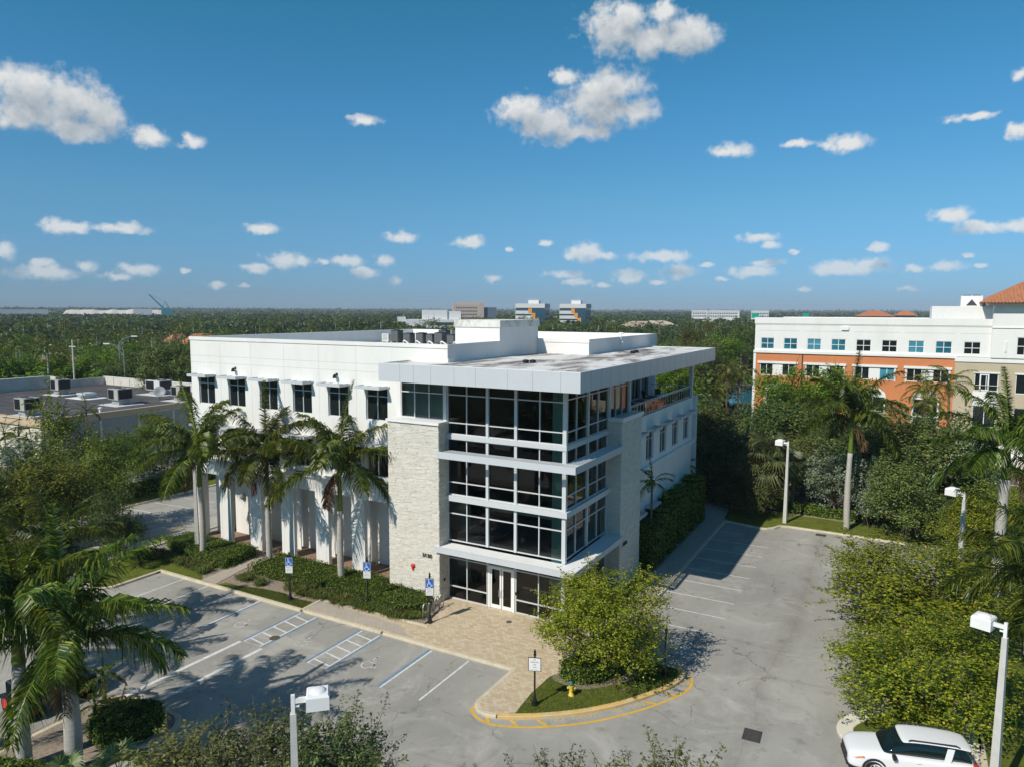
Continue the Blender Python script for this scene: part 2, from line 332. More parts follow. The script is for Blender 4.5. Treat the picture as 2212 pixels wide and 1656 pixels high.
Mt['in_green'] = mat('interior_column', (.50, .74, .62), .8)
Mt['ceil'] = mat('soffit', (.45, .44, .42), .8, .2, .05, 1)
Mt['black'] = mat('black_metal', (.012, .012, .014), .35, .5, .2, 5)
Mt['dark'] = mat('dark_grey_metal', (.05, .053, .055), .5, .4, .15, 3)
Mt['grey'] = mat('grey_metal', (.33, .34, .34), .5, .4, .12, 2)
Mt['steel'] = mat('galvanised_steel', (.45, .45, .44), .38, .5, .1, 5, metal=.7)
Mt['wpaint'] = mat('white_paint', (.82, .82, .80), .45, .4, .03, 2)
Mt['concrete'] = mat('concrete_pole', (.55, .54, .50), .85, .2, .10, 2.0, .2, 30)
Mt['kerb'] = mat('kerb_concrete', (.60, .53, .39), .85, .2, .14, 1.4, .25, 30, stain=(.38, .33, .25), stain_scale=1.2, stain_amt=.5)
Mt['kerbw'] = mat('new_kerb_concrete', (.70, .66, .56), .85, .2, .08, 1.4, .2, 30)
Mt['kerby'] = mat('faded_yellow_kerb', (.66, .45, .17), .85, .2, .18, 1.6, .2, 30, stain=(.6, .55, .45), stain_scale=.9, stain_amt=.85)
Mt['line'] = mat('white_marking', (.70, .70, .67), .7, .2, .12, 3, stain=(.30, .30, .29), stain_scale=2.0, stain_amt=.55)
Mt['blue'] = mat('blue_marking', (.12, .25, .42), .7, .2, .2, 3, stain=(.28, .29, .30), stain_scale=2.0, stain_amt=.8, srng=(.42, .62))
Mt['wornline'] = mat('worn_white_marking', (.60, .60, .57), .75, .2, .15, 3, stain=(.31, .30, .28), stain_scale=5.0, stain_amt=.8, srng=(.44, .60))
Mt['yel'] = mat('yellow_marking', (.72, .43, .05), .7, .2, .15, 3, stain=(.35, .30, .2), stain_scale=2.0, stain_amt=.4)
Mt['yelf'] = mat('worn_yellow_marking', (.55, .44, .22), .8, .2, .25, 4, stain=(.28, .27, .25), stain_scale=3.5, stain_amt=1.0)
Mt['red'] = mat('red_paint', (.62, .03, .03), .5, .4)
Mt['orange'] = mat('orange_stucco', (.60, .225, .095), .85, .2, .06, .5, .12, 50)
Mt['tan'] = mat('tan_stucco', (.50, .43, .30), .85, .2, .05, .5, .12, 50)
Mt['tile'] = mat('clay_tile', (.43, .185, .10), .8, .2, .35, 3, .4, 8)
Mt['bark'] = mat('bark', (.16, .125, .09), .9, .1, .3, 6, .6, 18)
Mt['palmtrunk'] = mat('palm_trunk', (.46, .435, .39), .9, .15, .16, 3.5, .6, 14, stretch=(.6, .6, 5))
Mt['shaft'] = mat('crownshaft', (.13, .19, .025), .45, .4, .22, 1.5, stretch=(3, 3, .6))
Mt['mulch'] = mat('mulch', (.33, .27, .21), .95, .1, .35, 7, .8, 40)
Mt['grass'] = mat('lawn', (.135, .165, .026), .95, .1, .30, 1.6, .9, 70, stain=(.22, .19, .06), stain_scale=.45, stain_amt=.55)
Mt['ground'] = mat('woodland_floor', (.045, .06, .018), .95, .1, .4, .05)
Mt['water'] = mat('pond_water', (.02, .16, .24), .05, .6, .15, .05, .2, .8)
Mt['roofdark'] = mat('dark_felt_roof', (.085, .082, .085), .9, .2, .30, .5, .3, 6, stain=(.28, .27, .26), stain_scale=.22, stain_amt=.45, stretch=(.5, 1.2, 1))
# asphalt: worn grey with patches, drips and cracks
def asphalt(name, c0, c1, drain=None):
    m = bpy.data.materials.new(name); nt, N, L = nodes(m); out = N('ShaderNodeOutputMaterial'); b = N('ShaderNodeBsdfPrincipled'); L(b.outputs[0], out.inputs[0])
    b.inputs['Roughness'].default_value = .85; b.inputs['Specular IOR Level'].default_value = .25
    tc = N('ShaderNodeTexCoord')
    def noise(s, det, ro, dist=0, st=None):
        mp = N('ShaderNodeMapping'); L(tc.outputs['Object'], mp.inputs[0]); 
        if st: mp.inputs['Scale'].default_value = st
        n = N('ShaderNodeTexNoise'); n.inputs['Scale'].default_value = s; n.inputs['Detail'].default_value = det; n.inputs['Roughness'].default_value = ro; n.inputs['Distortion'].default_value = dist
        L(mp.outputs[0], n.inputs['Vector']); return n.outputs['Fac']
    def mr(v, a, b_, c, d):
        n = N('ShaderNodeMapRange'); n.inputs[1].default_value = a; n.inputs[2].default_value = b_; n.inputs[3].default_value = c; n.inputs[4].default_value = d; L(v, n.inputs[0]); return n.outputs[0]
    def mix(f, a, b_, mode='MIX'):
        n = N('ShaderNodeMix'); n.data_type = 'RGBA'; n.blend_type = mode
        L(f, n.inputs[0]) if not isinstance(f, float) else setattr(n.inputs[0], 'default_value', f)
        for i, v in ((6, a), (7, b_)):
            L(v, n.inputs[i]) if not isinstance(v, tuple) else setattr(n.inputs[i], 'default_value', (*v, 1))
        return n.outputs[2]
    col = mix(mr(noise(.11, 7, .6, .3), .35, .65, 0, 1), c0, c1)
    col = mix(mr(noise(.5, 8, .7, .5, (1, .35, 1)), .5, .75, 0, .35), col, tuple(x*.62 for x in c0))
    col = mix(mr(noise(.23, 9, .72, 1.2), .52, .70, 0, .7), col, tuple(x*1.28 for x in c1))
    col = mix(mr(noise(1.3, 4, .5), .60, .76, 0, .5), col, tuple(x*.5 for x in c0))
    col = mix(mr(noise(2.7, 3, .55), .66, .73, 0, .45), col, tuple(x*.42 for x in c0))
    col = mix(mr(noise(.9, 6, .65, .8, (.12, 1, 1)), .58, .70, 0, .25), col, tuple(x*.55 for x in c0))
    g = mr(noise(45, 3, .7), .3, .7, .88, 1.12); cc = N('ShaderNodeCombineColor')
    for i in range(3): L(g, cc.inputs[i])
    col = mix(1.0, col, cc.outputs[0], 'MULTIPLY')
    vo = N('ShaderNodeTexVoronoi'); vo.feature = 'DISTANCE_TO_EDGE'; vo.inputs['Scale'].default_value = .13
    mp = N('ShaderNodeMapping'); L(tc.outputs['Object'], mp.inputs[0]); nn = N('ShaderNodeTexNoise'); nn.inputs['Scale'].default_value = .35; nn.inputs['Detail'].default_value = 6; L(mp.outputs[0], nn.inputs['Vector'])
    ad = N('ShaderNodeVectorMath'); ad.operation = 'MULTIPLY_ADD'; ad.inputs[1].default_value = (4, 4, 0); L(nn.outputs['Color'], ad.inputs[0]); L(mp.outputs[0], ad.inputs[2]); L(ad.outputs[0], vo.inputs['Vector'])
    crk = mr(vo.outputs['Distance'], .0, .006, 1, 0); 
    brk = mr(noise(.3, 4, .6), .46, .56, 0, .7); mm = N('ShaderNodeMath'); mm.operation = 'MULTIPLY'; L(crk, mm.inputs[0]); L(brk, mm.inputs[1])
    col = mix(mm.outputs[0], col, tuple(x*.35 for x in c0))
    if drain is not None:      # the valley where rainwater runs to the grates leaves a brown streak
        sx = N('ShaderNodeSeparateXYZ'); L(ad.outputs[0], sx.inputs[0]); s2 = N('ShaderNodeMath'); s2.operation = 'MULTIPLY_ADD'; s2.inputs[1].default_value = .28; L(noise(.25, 5, .6), s2.inputs[0])
        sp_ = N('ShaderNodeSeparateXYZ'); L(tc.outputs['Object'], sp_.inputs[0]); s3 = N('ShaderNodeMath'); s3.operation = 'MULTIPLY_ADD'; s3.inputs[1].default_value = 2.4; s3.inputs[2].default_value = -1.2; L(noise(.12, 4, .55), s3.inputs[0])
        s4 = N('ShaderNodeMath'); s4.operation = 'ADD'; L(sp_.outputs[0], s4.inputs[0]); L(s3.outputs[0], s4.inputs[1]); s5 = N('ShaderNodeMath'); s5.operation = 'SUBTRACT'; L(s4.outputs[0], s5.inputs[0]); s5.inputs[1].default_value = drain; s6 = N('ShaderNodeMath'); s6.operation = 'ABSOLUTE'; L(s5.outputs[0], s6.inputs[0])
        f1 = mr(s6.outputs[0], .05, .9, .40, 0); f2 = mr(noise(.7, 6, .7, .4), .35, .6, .1, 1); f3 = N('ShaderNodeMath'); f3.operation = 'MULTIPLY'; L(f1, f3.inputs[0]); L(f2, f3.inputs[1])
        col = mix(f3.outputs[0], col, (.165, .145, .115))
        f4 = mr(s6.outputs[0], .0, .04, .22, 0); col = mix(f4, col, (.15, .14, .125))
    L(col, b.inputs['Base Color'])
    bp = N('ShaderNodeBump'); bp.inputs['Strength'].default_value = .3; bp.inputs['Distance'].default_value = .02; L(noise(60, 3, .7), bp.inputs['Height']); L(bp.outputs[0], b.inputs['Normal'])
    return m
Mt['asphalt'] = asphalt('worn_asphalt', (.30, .29, .26), (.40, .385, .345), 12.9)
Mt['asphaltd'] = asphalt('road_asphalt', (.11, .11, .108), (.15, .148, .142))
def pavers(name, c1, c2, c3, bw=.30, bh=.20):
    m = bpy.data.materials.new(name); nt, N, L = nodes(m); out = N('ShaderNodeOutputMaterial'); b = N('ShaderNodeBsdfPrincipled'); L(b.outputs[0], out.inputs[0]); b.inputs['Roughness'].default_value = .85; b.inputs['Specular IOR Level'].default_value = .2
    tc = N('ShaderNodeTexCoord'); mp = N('ShaderNodeMapping'); L(tc.outputs['Object'], mp.inputs[0]); mp.inputs['Rotation'].default_value = (0, 0, .0)
    br = N('ShaderNodeTexBrick'); L(mp.outputs[0], br.inputs['Vector']); br.inputs['Scale'].default_value = 1; br.inputs['Brick Width'].default_value = bw; br.inputs['Row Height'].default_value = bh; br.inputs['Mortar Size'].default_value = .006
    br.inputs['Color1'].default_value = (*c1, 1); br.inputs['Color2'].default_value = (*c2, 1); br.inputs['Mortar'].default_value = (.25, .2, .15, 1); br.inputs['Bias'].default_value = 0
    n = N('ShaderNodeTexNoise'); n.inputs['Scale'].default_value = 1.2; n.inputs['Detail'].default_value = 8; n.inputs['Roughness'].default_value = .75; L(mp.outputs[0], n.inputs['Vector'])
    mr = N('ShaderNodeMapRange'); mr.inputs[1].default_value = .45; mr.inputs[2].default_value = .72; mr.inputs[4].default_value = .7; L(n.outputs['Fac'], mr.inputs[0])
    mx = N('ShaderNodeMix'); mx.data_type = 'RGBA'; L(mr.outputs[0], mx.inputs[0]); L(br.outputs['Color'], mx.inputs[6]); mx.inputs[7].default_value = (*c3, 1)
    L(mx.outputs[2], b.inputs['Base Color']); return m
Mt['paver'] = pavers('tan_pavers', (.50, .385, .24), (.64, .54, .385), (.54, .46, .35))
Mt['walk'] = pavers('grey_pavers', (.42, .36, .29), (.47, .41, .34), (.45, .42, .37))
Mt['rdpaver'] = pavers('brown_pavers', (.22, .13, .09), (.30, .20, .14), (.28, .22, .16))
# ------------------------------------------------------------------ foliage materials
Lf = {}
Lf['crape'] = leaf_mat('crape_leaves', (.080, .135, .012), (.215, .28, .018), (.50, .48, .035), .38, objvar=.08)
Lf['dcrape'] = leaf_mat('olive_leaves', (.06, .095, .012), (.15, .19, .02), (.30, .32, .04), .33)
Lf['flower'] = leaf_mat('pink_flowers', (.45, .20, .35), (.55, .30, .45), (.62, .42, .55), .3)
Lf['oak'] = leaf_mat('oak_leaves', (.056, .088, .020), (.125, .165, .036), (.23, .275, .07), .32)
Lf['bright'] = leaf_mat('bright_leaves', (.070, .155, .008), (.15, .27, .014), (.27, .40, .03), .38, objvar=.10)
Lf['silver'] = leaf_mat('silver_leaves', (.13, .18, .105), (.22, .275, .175), (.33, .39, .27), .25, objvar=.08)
Lf['hedge'] = leaf_mat('hedge_leaves', (.055, .105, .010), (.12, .19, .016), (.22, .29, .032), .33, objvar=.08)
Lf['liriope'] = leaf_mat('border_grass_leaves', (.06, .09, .016), (.115, .145, .026), (.20, .22, .05), .25)
Lf['palm'] = leaf_mat('palm_leaflets', (.036, .074, .009), (.10, .15, .015), (.27, .285, .03), .36, .38, .5)
Lf['coco'] = leaf_mat('coconut_leaflets', (.075, .11, .012), (.18, .20, .025), (.36, .34, .06), .38, .4, .45)
Lf['sabal'] = leaf_mat('fan_leaflets', (.07, .105, .03), (.15, .20, .07), (.28, .31, .13), .33, .45, .4)
Lf['dead'] = leaf_mat('dead_leaflets', (.10, .055, .025), (.17, .10, .05), (.26, .17, .09), .25, .7, .2)
Lf['fgbush'] = leaf_mat('sparse_olive_leaves', (.055, .085, .018), (.125, .155, .04), (.25, .265, .10), .3)
# ------------------------------------------------------------------ ground, roads, kerbs, markings
def sheet(name, pts, z, m, kind=True):
    b = MB(); b.poly([(p[0], p[1], z) for p in pts]); return struct(b.build(name, m))
def slab(name, pts, z0, z1, m): return struct(MB().prism(pts, z0, z1).build(name, m))
def arc(cx, cy, r, a0, a1, n=10, ry=None):
    ry = ry or r
    return [(cx+r*math.cos(math.radians(a0+(a1-a0)*i/n)), cy+ry*math.sin(math.radians(a0+(a1-a0)*i/n))) for i in range(n+1)]
def spline(pts, n=6, closed=False):
    P = [np.array(p[:2], float) for p in pts]; K = len(P); out = []
    for i in range(K if closed else K-1):
        a, b, c, d = (P[(i-1) % K] if closed or i else P[i]), P[i], P[(i+1) % K], (P[(i+2) % K] if closed or i+2 < K else P[(i+1) % K])
        for t in range(n):
            t /= n; out.append(tuple(.5*((2*b)+(c-a)*t+(2*a-5*b+4*c-d)*t*t+(3*b-a-3*c+d)*t**3)))
    if not closed: out.append(tuple(P[-1]))
    return out
def kerb(pts, m, wd=.28, h=.15, closed=False, name='kerb'):
    b = MB(); P = [np.array(p[:2], float) for p in pts]; K = len(P); S = []
    for k in range(K):
        a = P[k-1] if (k or closed) else P[k]; c = P[(k+1) % K] if (k < K-1 or closed) else P[k]
        t1 = P[k]-a; t2 = c-P[k]
        t1 = t1/(np.linalg.norm(t1)+1e-9); t2 = t2/(np.linalg.norm(t2)+1e-9)
        t = t1+t2; t /= np.linalg.norm(t)+1e-9; nn = np.array((-t[1], t[0]))
        cs = max(.5, abs(np.dot(nn, np.array((-(t2 if np.linalg.norm(t2) > .1 else t1)[1], (t2 if np.linalg.norm(t2) > .1 else t1)[0])))))
        S.append((P[k]+nn*wd/2/cs, P[k]-nn*wd/2/cs, P[k]+nn*(wd/2-.03)/cs, P[k]-nn*(wd/2-.03)/cs))
    for k in range(K if closed else K-1):
        A, B = S[k], S[(k+1) % K]
        b.quad((*A[1], -.03), (*B[1], -.03), (*B[1], h-.03), (*A[1], h-.03)); b.quad((*A[1], h-.03), (*B[1], h-.03), (*B[3], h), (*A[3], h))
        b.quad((*A[3], h), (*B[3], h), (*B[2], h), (*A[2], h)); b.quad((*A[2], h), (*B[2], h), (*B[0], h-.03), (*A[0], h-.03)); b.quad((*A[0], h-.03), (*B[0], h-.03), (*B[0], -.03), (*A[0], -.03))
    if not closed:
        for A, f in ((S[0], 1), (S[-1], 0)):
            q = [(*A[0], -.03), (*A[0], h-.03), (*A[2], h), (*A[3], h), (*A[1], h-.03), (*A[1], -.03)]; b.poly(q if f else q[::-1])
    return struct(b.build(name, m))
G = 14000
sheet('ground', [(-G, -G), (G, -G), (G, G), (-G, G)], -.06, Mt['ground'])
sheet('parking_lot', [(-36.3, -70), (22.6, -70), (22.6, 30.0), (2.0, 30.0), (2, -.5), (-36.3, -.5)], 0, Mt['asphalt'])
sheet('road', [(-51, -70), (-36.3, -70), (-36.3, 90), (-51, 90)], 0, Mt['asphalt'])
sheet('parking_lot', [(-70.5, -30), (-57, -30), (-57, 90), (-70.5, 90)], 0, Mt['asphalt'])
sheet('road', [(5, 37.2), (75, 37.2), (75, 47.5), (5, 47.5)], 0, Mt['asphaltd'])
sheet('road', [(-30, 60.5), (90, 60.5), (90, 71.5), (-30, 71.5)], 0.0, Mt['asphaltd'])
sheet('road', [(25.6, 10), (33, 10), (36, 37.2), (29, 37.2)], 0, Mt['asphalt'])
sheet('road', [(-48, 160), (40, 160), (40, 172), (-48, 172)], 0, Mt['asphaltd'])
sheet('parking_lot', [(-52, 255), (-15, 255), (-15, 300), (-52, 300)], 0, Mt['asphalt'])
sheet('pond', [(-24, 122), (10, 122), (10, 170), (-24, 170)], -.03, Mt['water'])
sheet('road', [(-24, 108.5), (0, 108.5), (0, 117), (-24, 117)], 0.0, Mt['asphaltd'])
# front planting strip: soil, lawn, walkway
slab('planting_bed', [(-35.6, -6.4), (-16.6, -6.4), (-16.6, -4.7), (-9.0, -4.7), (-7.9, -4.6), (-8.6, -1.2), (-13.0, .2), (-36.2, .2)], -.04, .10, Mt['mulch'])
slab('lawn', [(-25.2, -6.42)] + [(-16.62, -6.42), (-16.62, -5.2)] + spline([(-16.8, -5.35), (-18.2, -5.5), (-19.6, -5.2), (-21.4, -5.35), (-23.3, -5.75), (-25.0, -5.8)], 5), 0, .124, Mt['grass'])
slab('lawn', [(-31.3, -6.42), (-27.1, -6.42)] + spline([(-27.2, -6.2), (-28.6, -5.2), (-30.2, -4.9), (-33.5, -4.8), (-37.0, -5.4)], 5) + [(-37.0, -9.8), (-35.2, -10.2), (-33.0, -11.1), (-31.7, -10.4)], 0, .126, Mt['grass'])
slab('footpath', [(-27.0, -6.4), (-25.4, -6.4), (-26.1, -3.2), (-26.2, .3), (-27.3, .3), (-27.3, -3.6)], 0, .132, Mt['walk'])
slab('colonnade_floor', [(-36.3, .25), (-13.3, .25), (-13.3, 3.0), (-36.3, 3.0)], 0, .145, Mt['rdpaver'])
# plaza and right-hand footpath
pl = [(-16.3, -6.45), (-.05, -6.45), (-.12, -10.3)] + spline([(.0, -10.55), (.35, -10.95), (.9, -11.12), (1.5, -11.05), (2.2, -10.45)], 4) + [(2.05, -8.5), (2.15, -6.45), (2.5, -5.6), (4.6, -2.2), (3.75, -1.2), (3.78, 28.6), (3.4, 33.2), (1.2, 34.2), (.7, 33.0), (2.1, 28), (2.3, .0), (-.1, .05), (-8.95, .05), (-8.95, -1.0), (-8.4, -1.2), (-7.7, -4.4), (-16.3, -4.45)]
slab('plaza', pl, -.02, .146, Mt['paver'])
slab('footpath', [(2.35, -.6), (3.8, -.6), (3.8, 28.5), (3.4, 33.1), (1.3, 34.0), (.75, 32.9), (2.2, 28)], 0, .150, Mt['walk'])
slab('footpath_edge', [(-16.3, -6.42), (-7.4, -6.42), (-9.2, -5.3), (-16.3, -4.9)], 0, .1495, Mt['walk'])
slab('planting_bed', [(.02, 11.6), (2.3, 11.6), (2.2, 28), (.7, 32.8), (.02, 31)], 0, .16, Mt['mulch'])
# island in front of the entrance
isl = spline([(2.2, -10.4), (2.97, -10.25), (4.2, -9.35), (5.31, -8.34), (6.5, -6.95), (7.43, -5.49), (8.2, -3.9), (8.45, -2.69), (8.35, -2.2), (8.0, -2.0)], 5)
slab('lawn', isl + [(5.0, -1.95), (4.5, -2.2), (2.5, -5.6), (2.15, -6.45), (2.05, -8.5)], 0, .13, Mt['grass'])
slab('planting_bed', spline([(2.25, -6.3), (3.1, -6.75), (4.2, -6.8), (5.2, -5.9), (6.3, -4.4), (6.4, -3.2), (5.2, -2.3), (4.4, -2.5), (3.0, -4.6)], 4, True), 0, .145, Mt['mulch'])
# kerbs
kerb([(-35.4, -10.35), (-34.0, -11.05), (-32.9, -11.3), (-32.0, -11.15), (-31.55, -10.4), (-31.5, -6.6), (-16.5, -6.6)], Mt['kerb'])
kerb([(-16.42, -6.55), (-16.5, -4.62), (-7.5, -4.52)], Mt['kerb'], .26, .17)
kerb([(-16.2, -6.6), (-9.6, -6.6)], Mt['kerb'], .22, .148)
kerb([(-9.4, -6.6), (0.0, -6.58), (-.02, -10.35)] + spline([(.03, -10.6), (.4, -11.05), (.9, -11.2), (1.45, -11.1)], 4), Mt['kerb'])
kerb(spline([(1.5, -11.08), (2.2, -10.75), (2.97, -10.3), (4.2, -9.4), (5.31, -8.4), (6.5, -7.0), (7.45, -5.53), (8.25, -3.95), (8.52, -2.75), (8.4, -2.15), (7.9, -1.93)], 5), Mt['kerby'], .32, .16)
kerb([(7.85, -1.93), (5.0, -1.9), (4.2, -1.5), (3.92, -.9), (3.9, 28.75)], Mt['kerb'])
kerb([(3.9, 28.85), (7.4, 28.1), (7.9, 28.2), (8.4, 28.7), (8.85, 29.7), (9.6, 29.95), (15.5, 29.9), (22.5, 29.6)], Mt['kerb'])
slab('lawn', [(4.0, 28.95), (7.4, 28.25), (7.8, 28.35), (8.3, 28.8), (8.75, 29.8), (9.6, 30.1), (22.5, 29.75), (22.6, 34.0), (6, 34.3), (3.5, 33.4)], 0, .12, Mt['grass'])
slab('planting_bed', [(-3, 34.4), (22.7, 33.9), (22.7, 37.2), (-3, 37.2)], 0, .11, Mt['mulch'])
slab('lawn', [(5, 47.5), (75, 47.5), (75, 60.4), (5, 60.4)], 0, .10, Mt['grass'])
kerb([(5, 47.6), (75, 47.6)], Mt['kerbw']); kerb([(5, 60.3), (90, 60.3)], Mt['kerb']); kerb([(-30, 71.6), (90, 71.6)], Mt['kerby'])
slab('footpath', [(-30, 71.7), (90, 71.7), (90, 75.9), (-30, 75.9)], 0, .14, Mt['kerbw'])
# islands and verge on the right
def island(pts, m='kerb', wd=.3):
    slab('lawn', pts, 0, .12, Mt['grass']); kerb(pts, Mt[m], wd, .15, True)
island(spline([(16.45, 10.6), (16.5, 9.3), (17.4, 8.6), (21.5, 8.4), (22.2, 9.5), (22.2, 11.2), (21.5, 12.0), (17.6, 12.1)], 5, True))
island(spline([(16.9, -3.4), (17.3, -4.6), (18.3, -4.4), (21.6, -3.6), (22.2, -2.6), (22.2, .2), (21.4, 1.0), (19.5, .6), (18.0, -1.4)], 5, True), 'kerbw', .75)
slab('lawn', [(22.7, -70), (25.5, -70), (25.5, 10), (29, 37.1), (22.7, 37.1)], -.03, .11, Mt['grass']); kerb([(22.6, -60), (22.6, 29.5)], Mt['kerb'])
slab('lawn', [(33.1, 10), (75, 10), (75, 37.1), (36.1, 37.1)], -.03, .11, Mt['grass'])
# left road side: kerbs, verge
kerb([(-51.1, -60), (-51.1, 85)], Mt['kerb']); slab('lawn', [(-56.9, -60), (-51.2, -60), (-51.2, 85), (-56.9, 85)], 0, .12, Mt['grass'])
kerb([(-37.4, -9.0), (-37.4, -1.5), (-37.5, 32)], Mt['kerb']); kerb([(-35.3, -10.35), (-36.6, -9.9), (-37.3, -9.2)], Mt['kerb'])
# foreground island with palms
fgi = spline([(-60, -21.4), (-40, -21.0), (-24, -20.6), (-16.6, -19.4), (-15.9, -19.2), (-13.2, -19.0), (-12.2, -19.2), (-11.5, -20.2), (-11.7, -21.6), (-12.4, -23.2), (-14.0, -27.0), (-18, -31), (-60, -33)], 4, True)
slab('planting_bed', [(-17.3, -19.5), (-12.3, -19.15), (-11.6, -20.2), (-11.8, -21.6), (-12.6, -23.6), (-9.5, -30), (-24, -32), (-40, -31), (-40, -25.6), (-17.3, -25.2)], 0, .12, Mt['mulch'])
kerb(spline([(-16.9, -25.0), (-16.9, -20.0), (-15.9, -19.2), (-13.2, -18.98), (-12.2, -19.15), (-11.5, -20.2), (-11.7, -21.6), (-12.4, -23.4), (-9.6, -30)], 5), Mt['kerb'])
kerb([(-17.05, -19.75), (-15.6, -19.02)], Mt['kerby'], .3, .155)
# painted markings
W = MB(); B_ = MB(); Y = MB(); zl = .005
for x in (-28.6, -25.82, -23.05): W.ribbon([(x, -6.8), (x, -11.6)], .11, zl)
W.ribbon([(-20.28, -6.8), (-20.28, -11.55)], .12, zl); B_.ribbon([(-20.12, -6.85), (-20.12, -11.6)], .16, zl)
W.ribbon([(-5.5, -6.9), (-5.5, -11.75)], .12, zl); B_.ribbon([(-5.68, -6.85), (-5.68, -11.75)], .17, zl); W.ribbon([(-2.88, -6.9), (-2.88, -11.75)], .12, zl)
for xl, xr, yt, yb in ((-16.32, -14.92, -6.85, -11.58), (-10.93, -9.53, -6.9, -11.66)):
    W.ribbon([(xl, yt), (xl, yb), (xr, yb-.02), (xr, yt)], .11, zl); B_.ribbon([(xl-.16, yt), (xl-.16, yb)], .17, zl); B_.ribbon([(xr+.16, yt), (xr+.16, yb-.05)], .17, zl)
    for k in range(5): W.ribbon([(xl+.06, yt-.55-k*.92), (xr-.06, yt-.75-k*.92)], .12, zl+.001)
W.ribbon([(-16.5, -11.7), (-16.7, -19.0)], .26, zl); W.ribbon([(-14.6, -11.75), (-14.72, -18.9)], .26, zl)
for k in range(-1, 9): W.ribbon([(4.1, 22.79-2.74*k), (8.92 if k >= 0 else 6.3, 22.79-2.74*k)], .10, zl)
for k in range(10): W.ribbon([(-50.8, 3.05+2.75*k), (-45.0, 3.5+2.75*k)], .10, zl)
for y in (-21.5, -18.7, -15.9): W.ribbon([(-36.2, y), (-30.6, y+.1)], .11, zl)
for k in range(7): W.ribbon([(-69, 2+2.75*k), (-64, 2+2.75*k)], .1, zl)
struct(W.build('white_parking_lines', Mt['line'])); struct(B_.build('blue_parking_lines', Mt['blue']))
yl = spline([(.05, -10.75), (.0, -11.15), (.6, -11.62), (1.43, -11.8), (2.35, -11.55), (3.38, -11.06), (4.8, -10.05), (6.13, -8.8), (7.39, -7.2), (8.2, -5.93), (8.88, -4.64), (9.16, -3.7), (9.15, -2.8), (8.72, -2.2)], 6)
Y.ribbon(yl, .15, zl)
for a, b in (((1.01, -11.3), (1.32, -11.7)), ((2.21, -10.99), (2.75, -11.3)), ((3.37, -10.35), (4.0, -10.55)), ((8.15, -4.8), (8.85, -4.65)), ((7.55, -6.1), (8.1, -6.0)), ((8.7, -3.2), (9.08, -3.1))): Y.ribbon([a, b], .16, zl+.001)
for x in (-40.2, -40.48): Y.ribbon([(x, -4.5), (x, 2.2)], .12, zl)
Y.ribbon([(-37.75, -8), (-37.7, 32)], .12, zl); Y.ribbon([(20, 71.2), (60, 71.2)], .15, zl+.002)
struct(Y.build('yellow_road_lines', Mt['yel']))
def wheelchair(add, s=1.0):     # strokes of the access symbol in a unit square, add(list of (u,v), width)
    add([(.08*0+.36, .98), (.36, .62)], .10); add([(.36, .66), (.62, .66)], .08); add([(.36, .50), (.66, .50), (.80, .22), (.95, .28)], .09)
    add(arc(.44, .32, .30, 125, 395, 12), .085)
    add(arc(.36, .985, .045, 0, 360, 8), .09)
ic = MB()
for (x, y, f) in ((-18.3, -10.25, 1), (-12.95, -10.2, .55), (-7.65, -10.3, 1)):
    R_ = random.Random(int(x*10))
    def add(p, wd, x=x, y=y, f=f):
        q = [(x-.62+a*1.25, y-.25+(b_)*1.45) for a, b_ in p]
        if f == 1: ic.ribbon(q, wd*1.05, zl)
        else:
            for k in range(len(q)-1):
                if R_.random() < .62: ic.ribbon([q[k], q[k+1]], wd*1.0, zl)
    wheelchair(add)
struct(ic.build('access_symbols', Mt['wornline']))
for body, a, b in (('NO', (3.95, -10.02), (4.45, -9.62)), ('PARKING', (4.72, -9.42), (6.02, -8.26)), ('FIRE', (6.22, -8.0), (6.85, -7.22)), ('LANE', (7.05, -6.98), (7.68, -6.08))):
    an = math.atan2(b[1]-a[1], b[0]-a[0])
    struct(text('fire_lane_lettering', body, .52, Mt['yelf'], None, ((a[0]+b[0])/2, (a[1]+b[1])/2, zl), (0, 0, an), 0, math.hypot(b[0]-a[0], b[1]-a[1])/(.36*len(body))))
# things set in the paving
def grate(loc, w_, h_, rz, label):
    b = MB(); b.box(-w_/2, -h_/2, .0, w_/2, h_/2, .008); o = empty('storm_drain', loc, rz, label, 'drain grate')
    MB().box(-w_/2-.06, -h_/2-.06, .002, w_/2+.06, h_/2+.06, .007).build('frame', Mt['dark'], o)
    g = MB()
    for i in range(9): g.box(-w_/2+.02, -h_/2+(i+.2)*h_/9, .009, w_/2-.02, -h_/2+(i+.62)*h_/9, .013)
    for i in (-.17, .17): g.box(w_*i-.02, -h_/2, .0075, w_*i+.02, h_/2, .0145)
    g.build('bars', mat('rusty_iron', (.10, .07, .065), .8, .3, .3, 6), o)
grate((13.0, -6.4, 0), .72, .92, .05, 'rusty square storm drain grate in the open asphalt before the island')
grate((12.55, 28.95, 0), .75, .55, 0, 'rusty drain grate against the far kerb of the right lot')
for loc, r, l in (((-15.0, -10.35, .006), .33, 'dark round manhole cover on the striped access aisle'), ((-3.25, -1.41, .147), .2, 'small round drain cover in the tan pavers before the doors')):
    b = MB().lathe([(r, 0), (r, .006), (r*.86, .009), (r*.84, .005), (.02, .006)], 20); tag(b.build('manhole_cover', mat('iron', (.10, .09, .07), .7, .3, .3, 8), None, loc), l, 'manhole cover')
# ------------------------------------------------------------------ the white office building
OB = empty('office_building', (-18, 16, 0), 0, 'white three storey office building with glass corner, grey overhanging roof and stone piers', 'building')
OFF = Vector((18, -16, 0))
def part(mb, name, m, parent=None, smooth=False):
    o = mb.build(name, m, parent or OB, smooth=smooth)
    if parent is None: o.location = OFF
    return o
WX0, YW = -36.35, .47
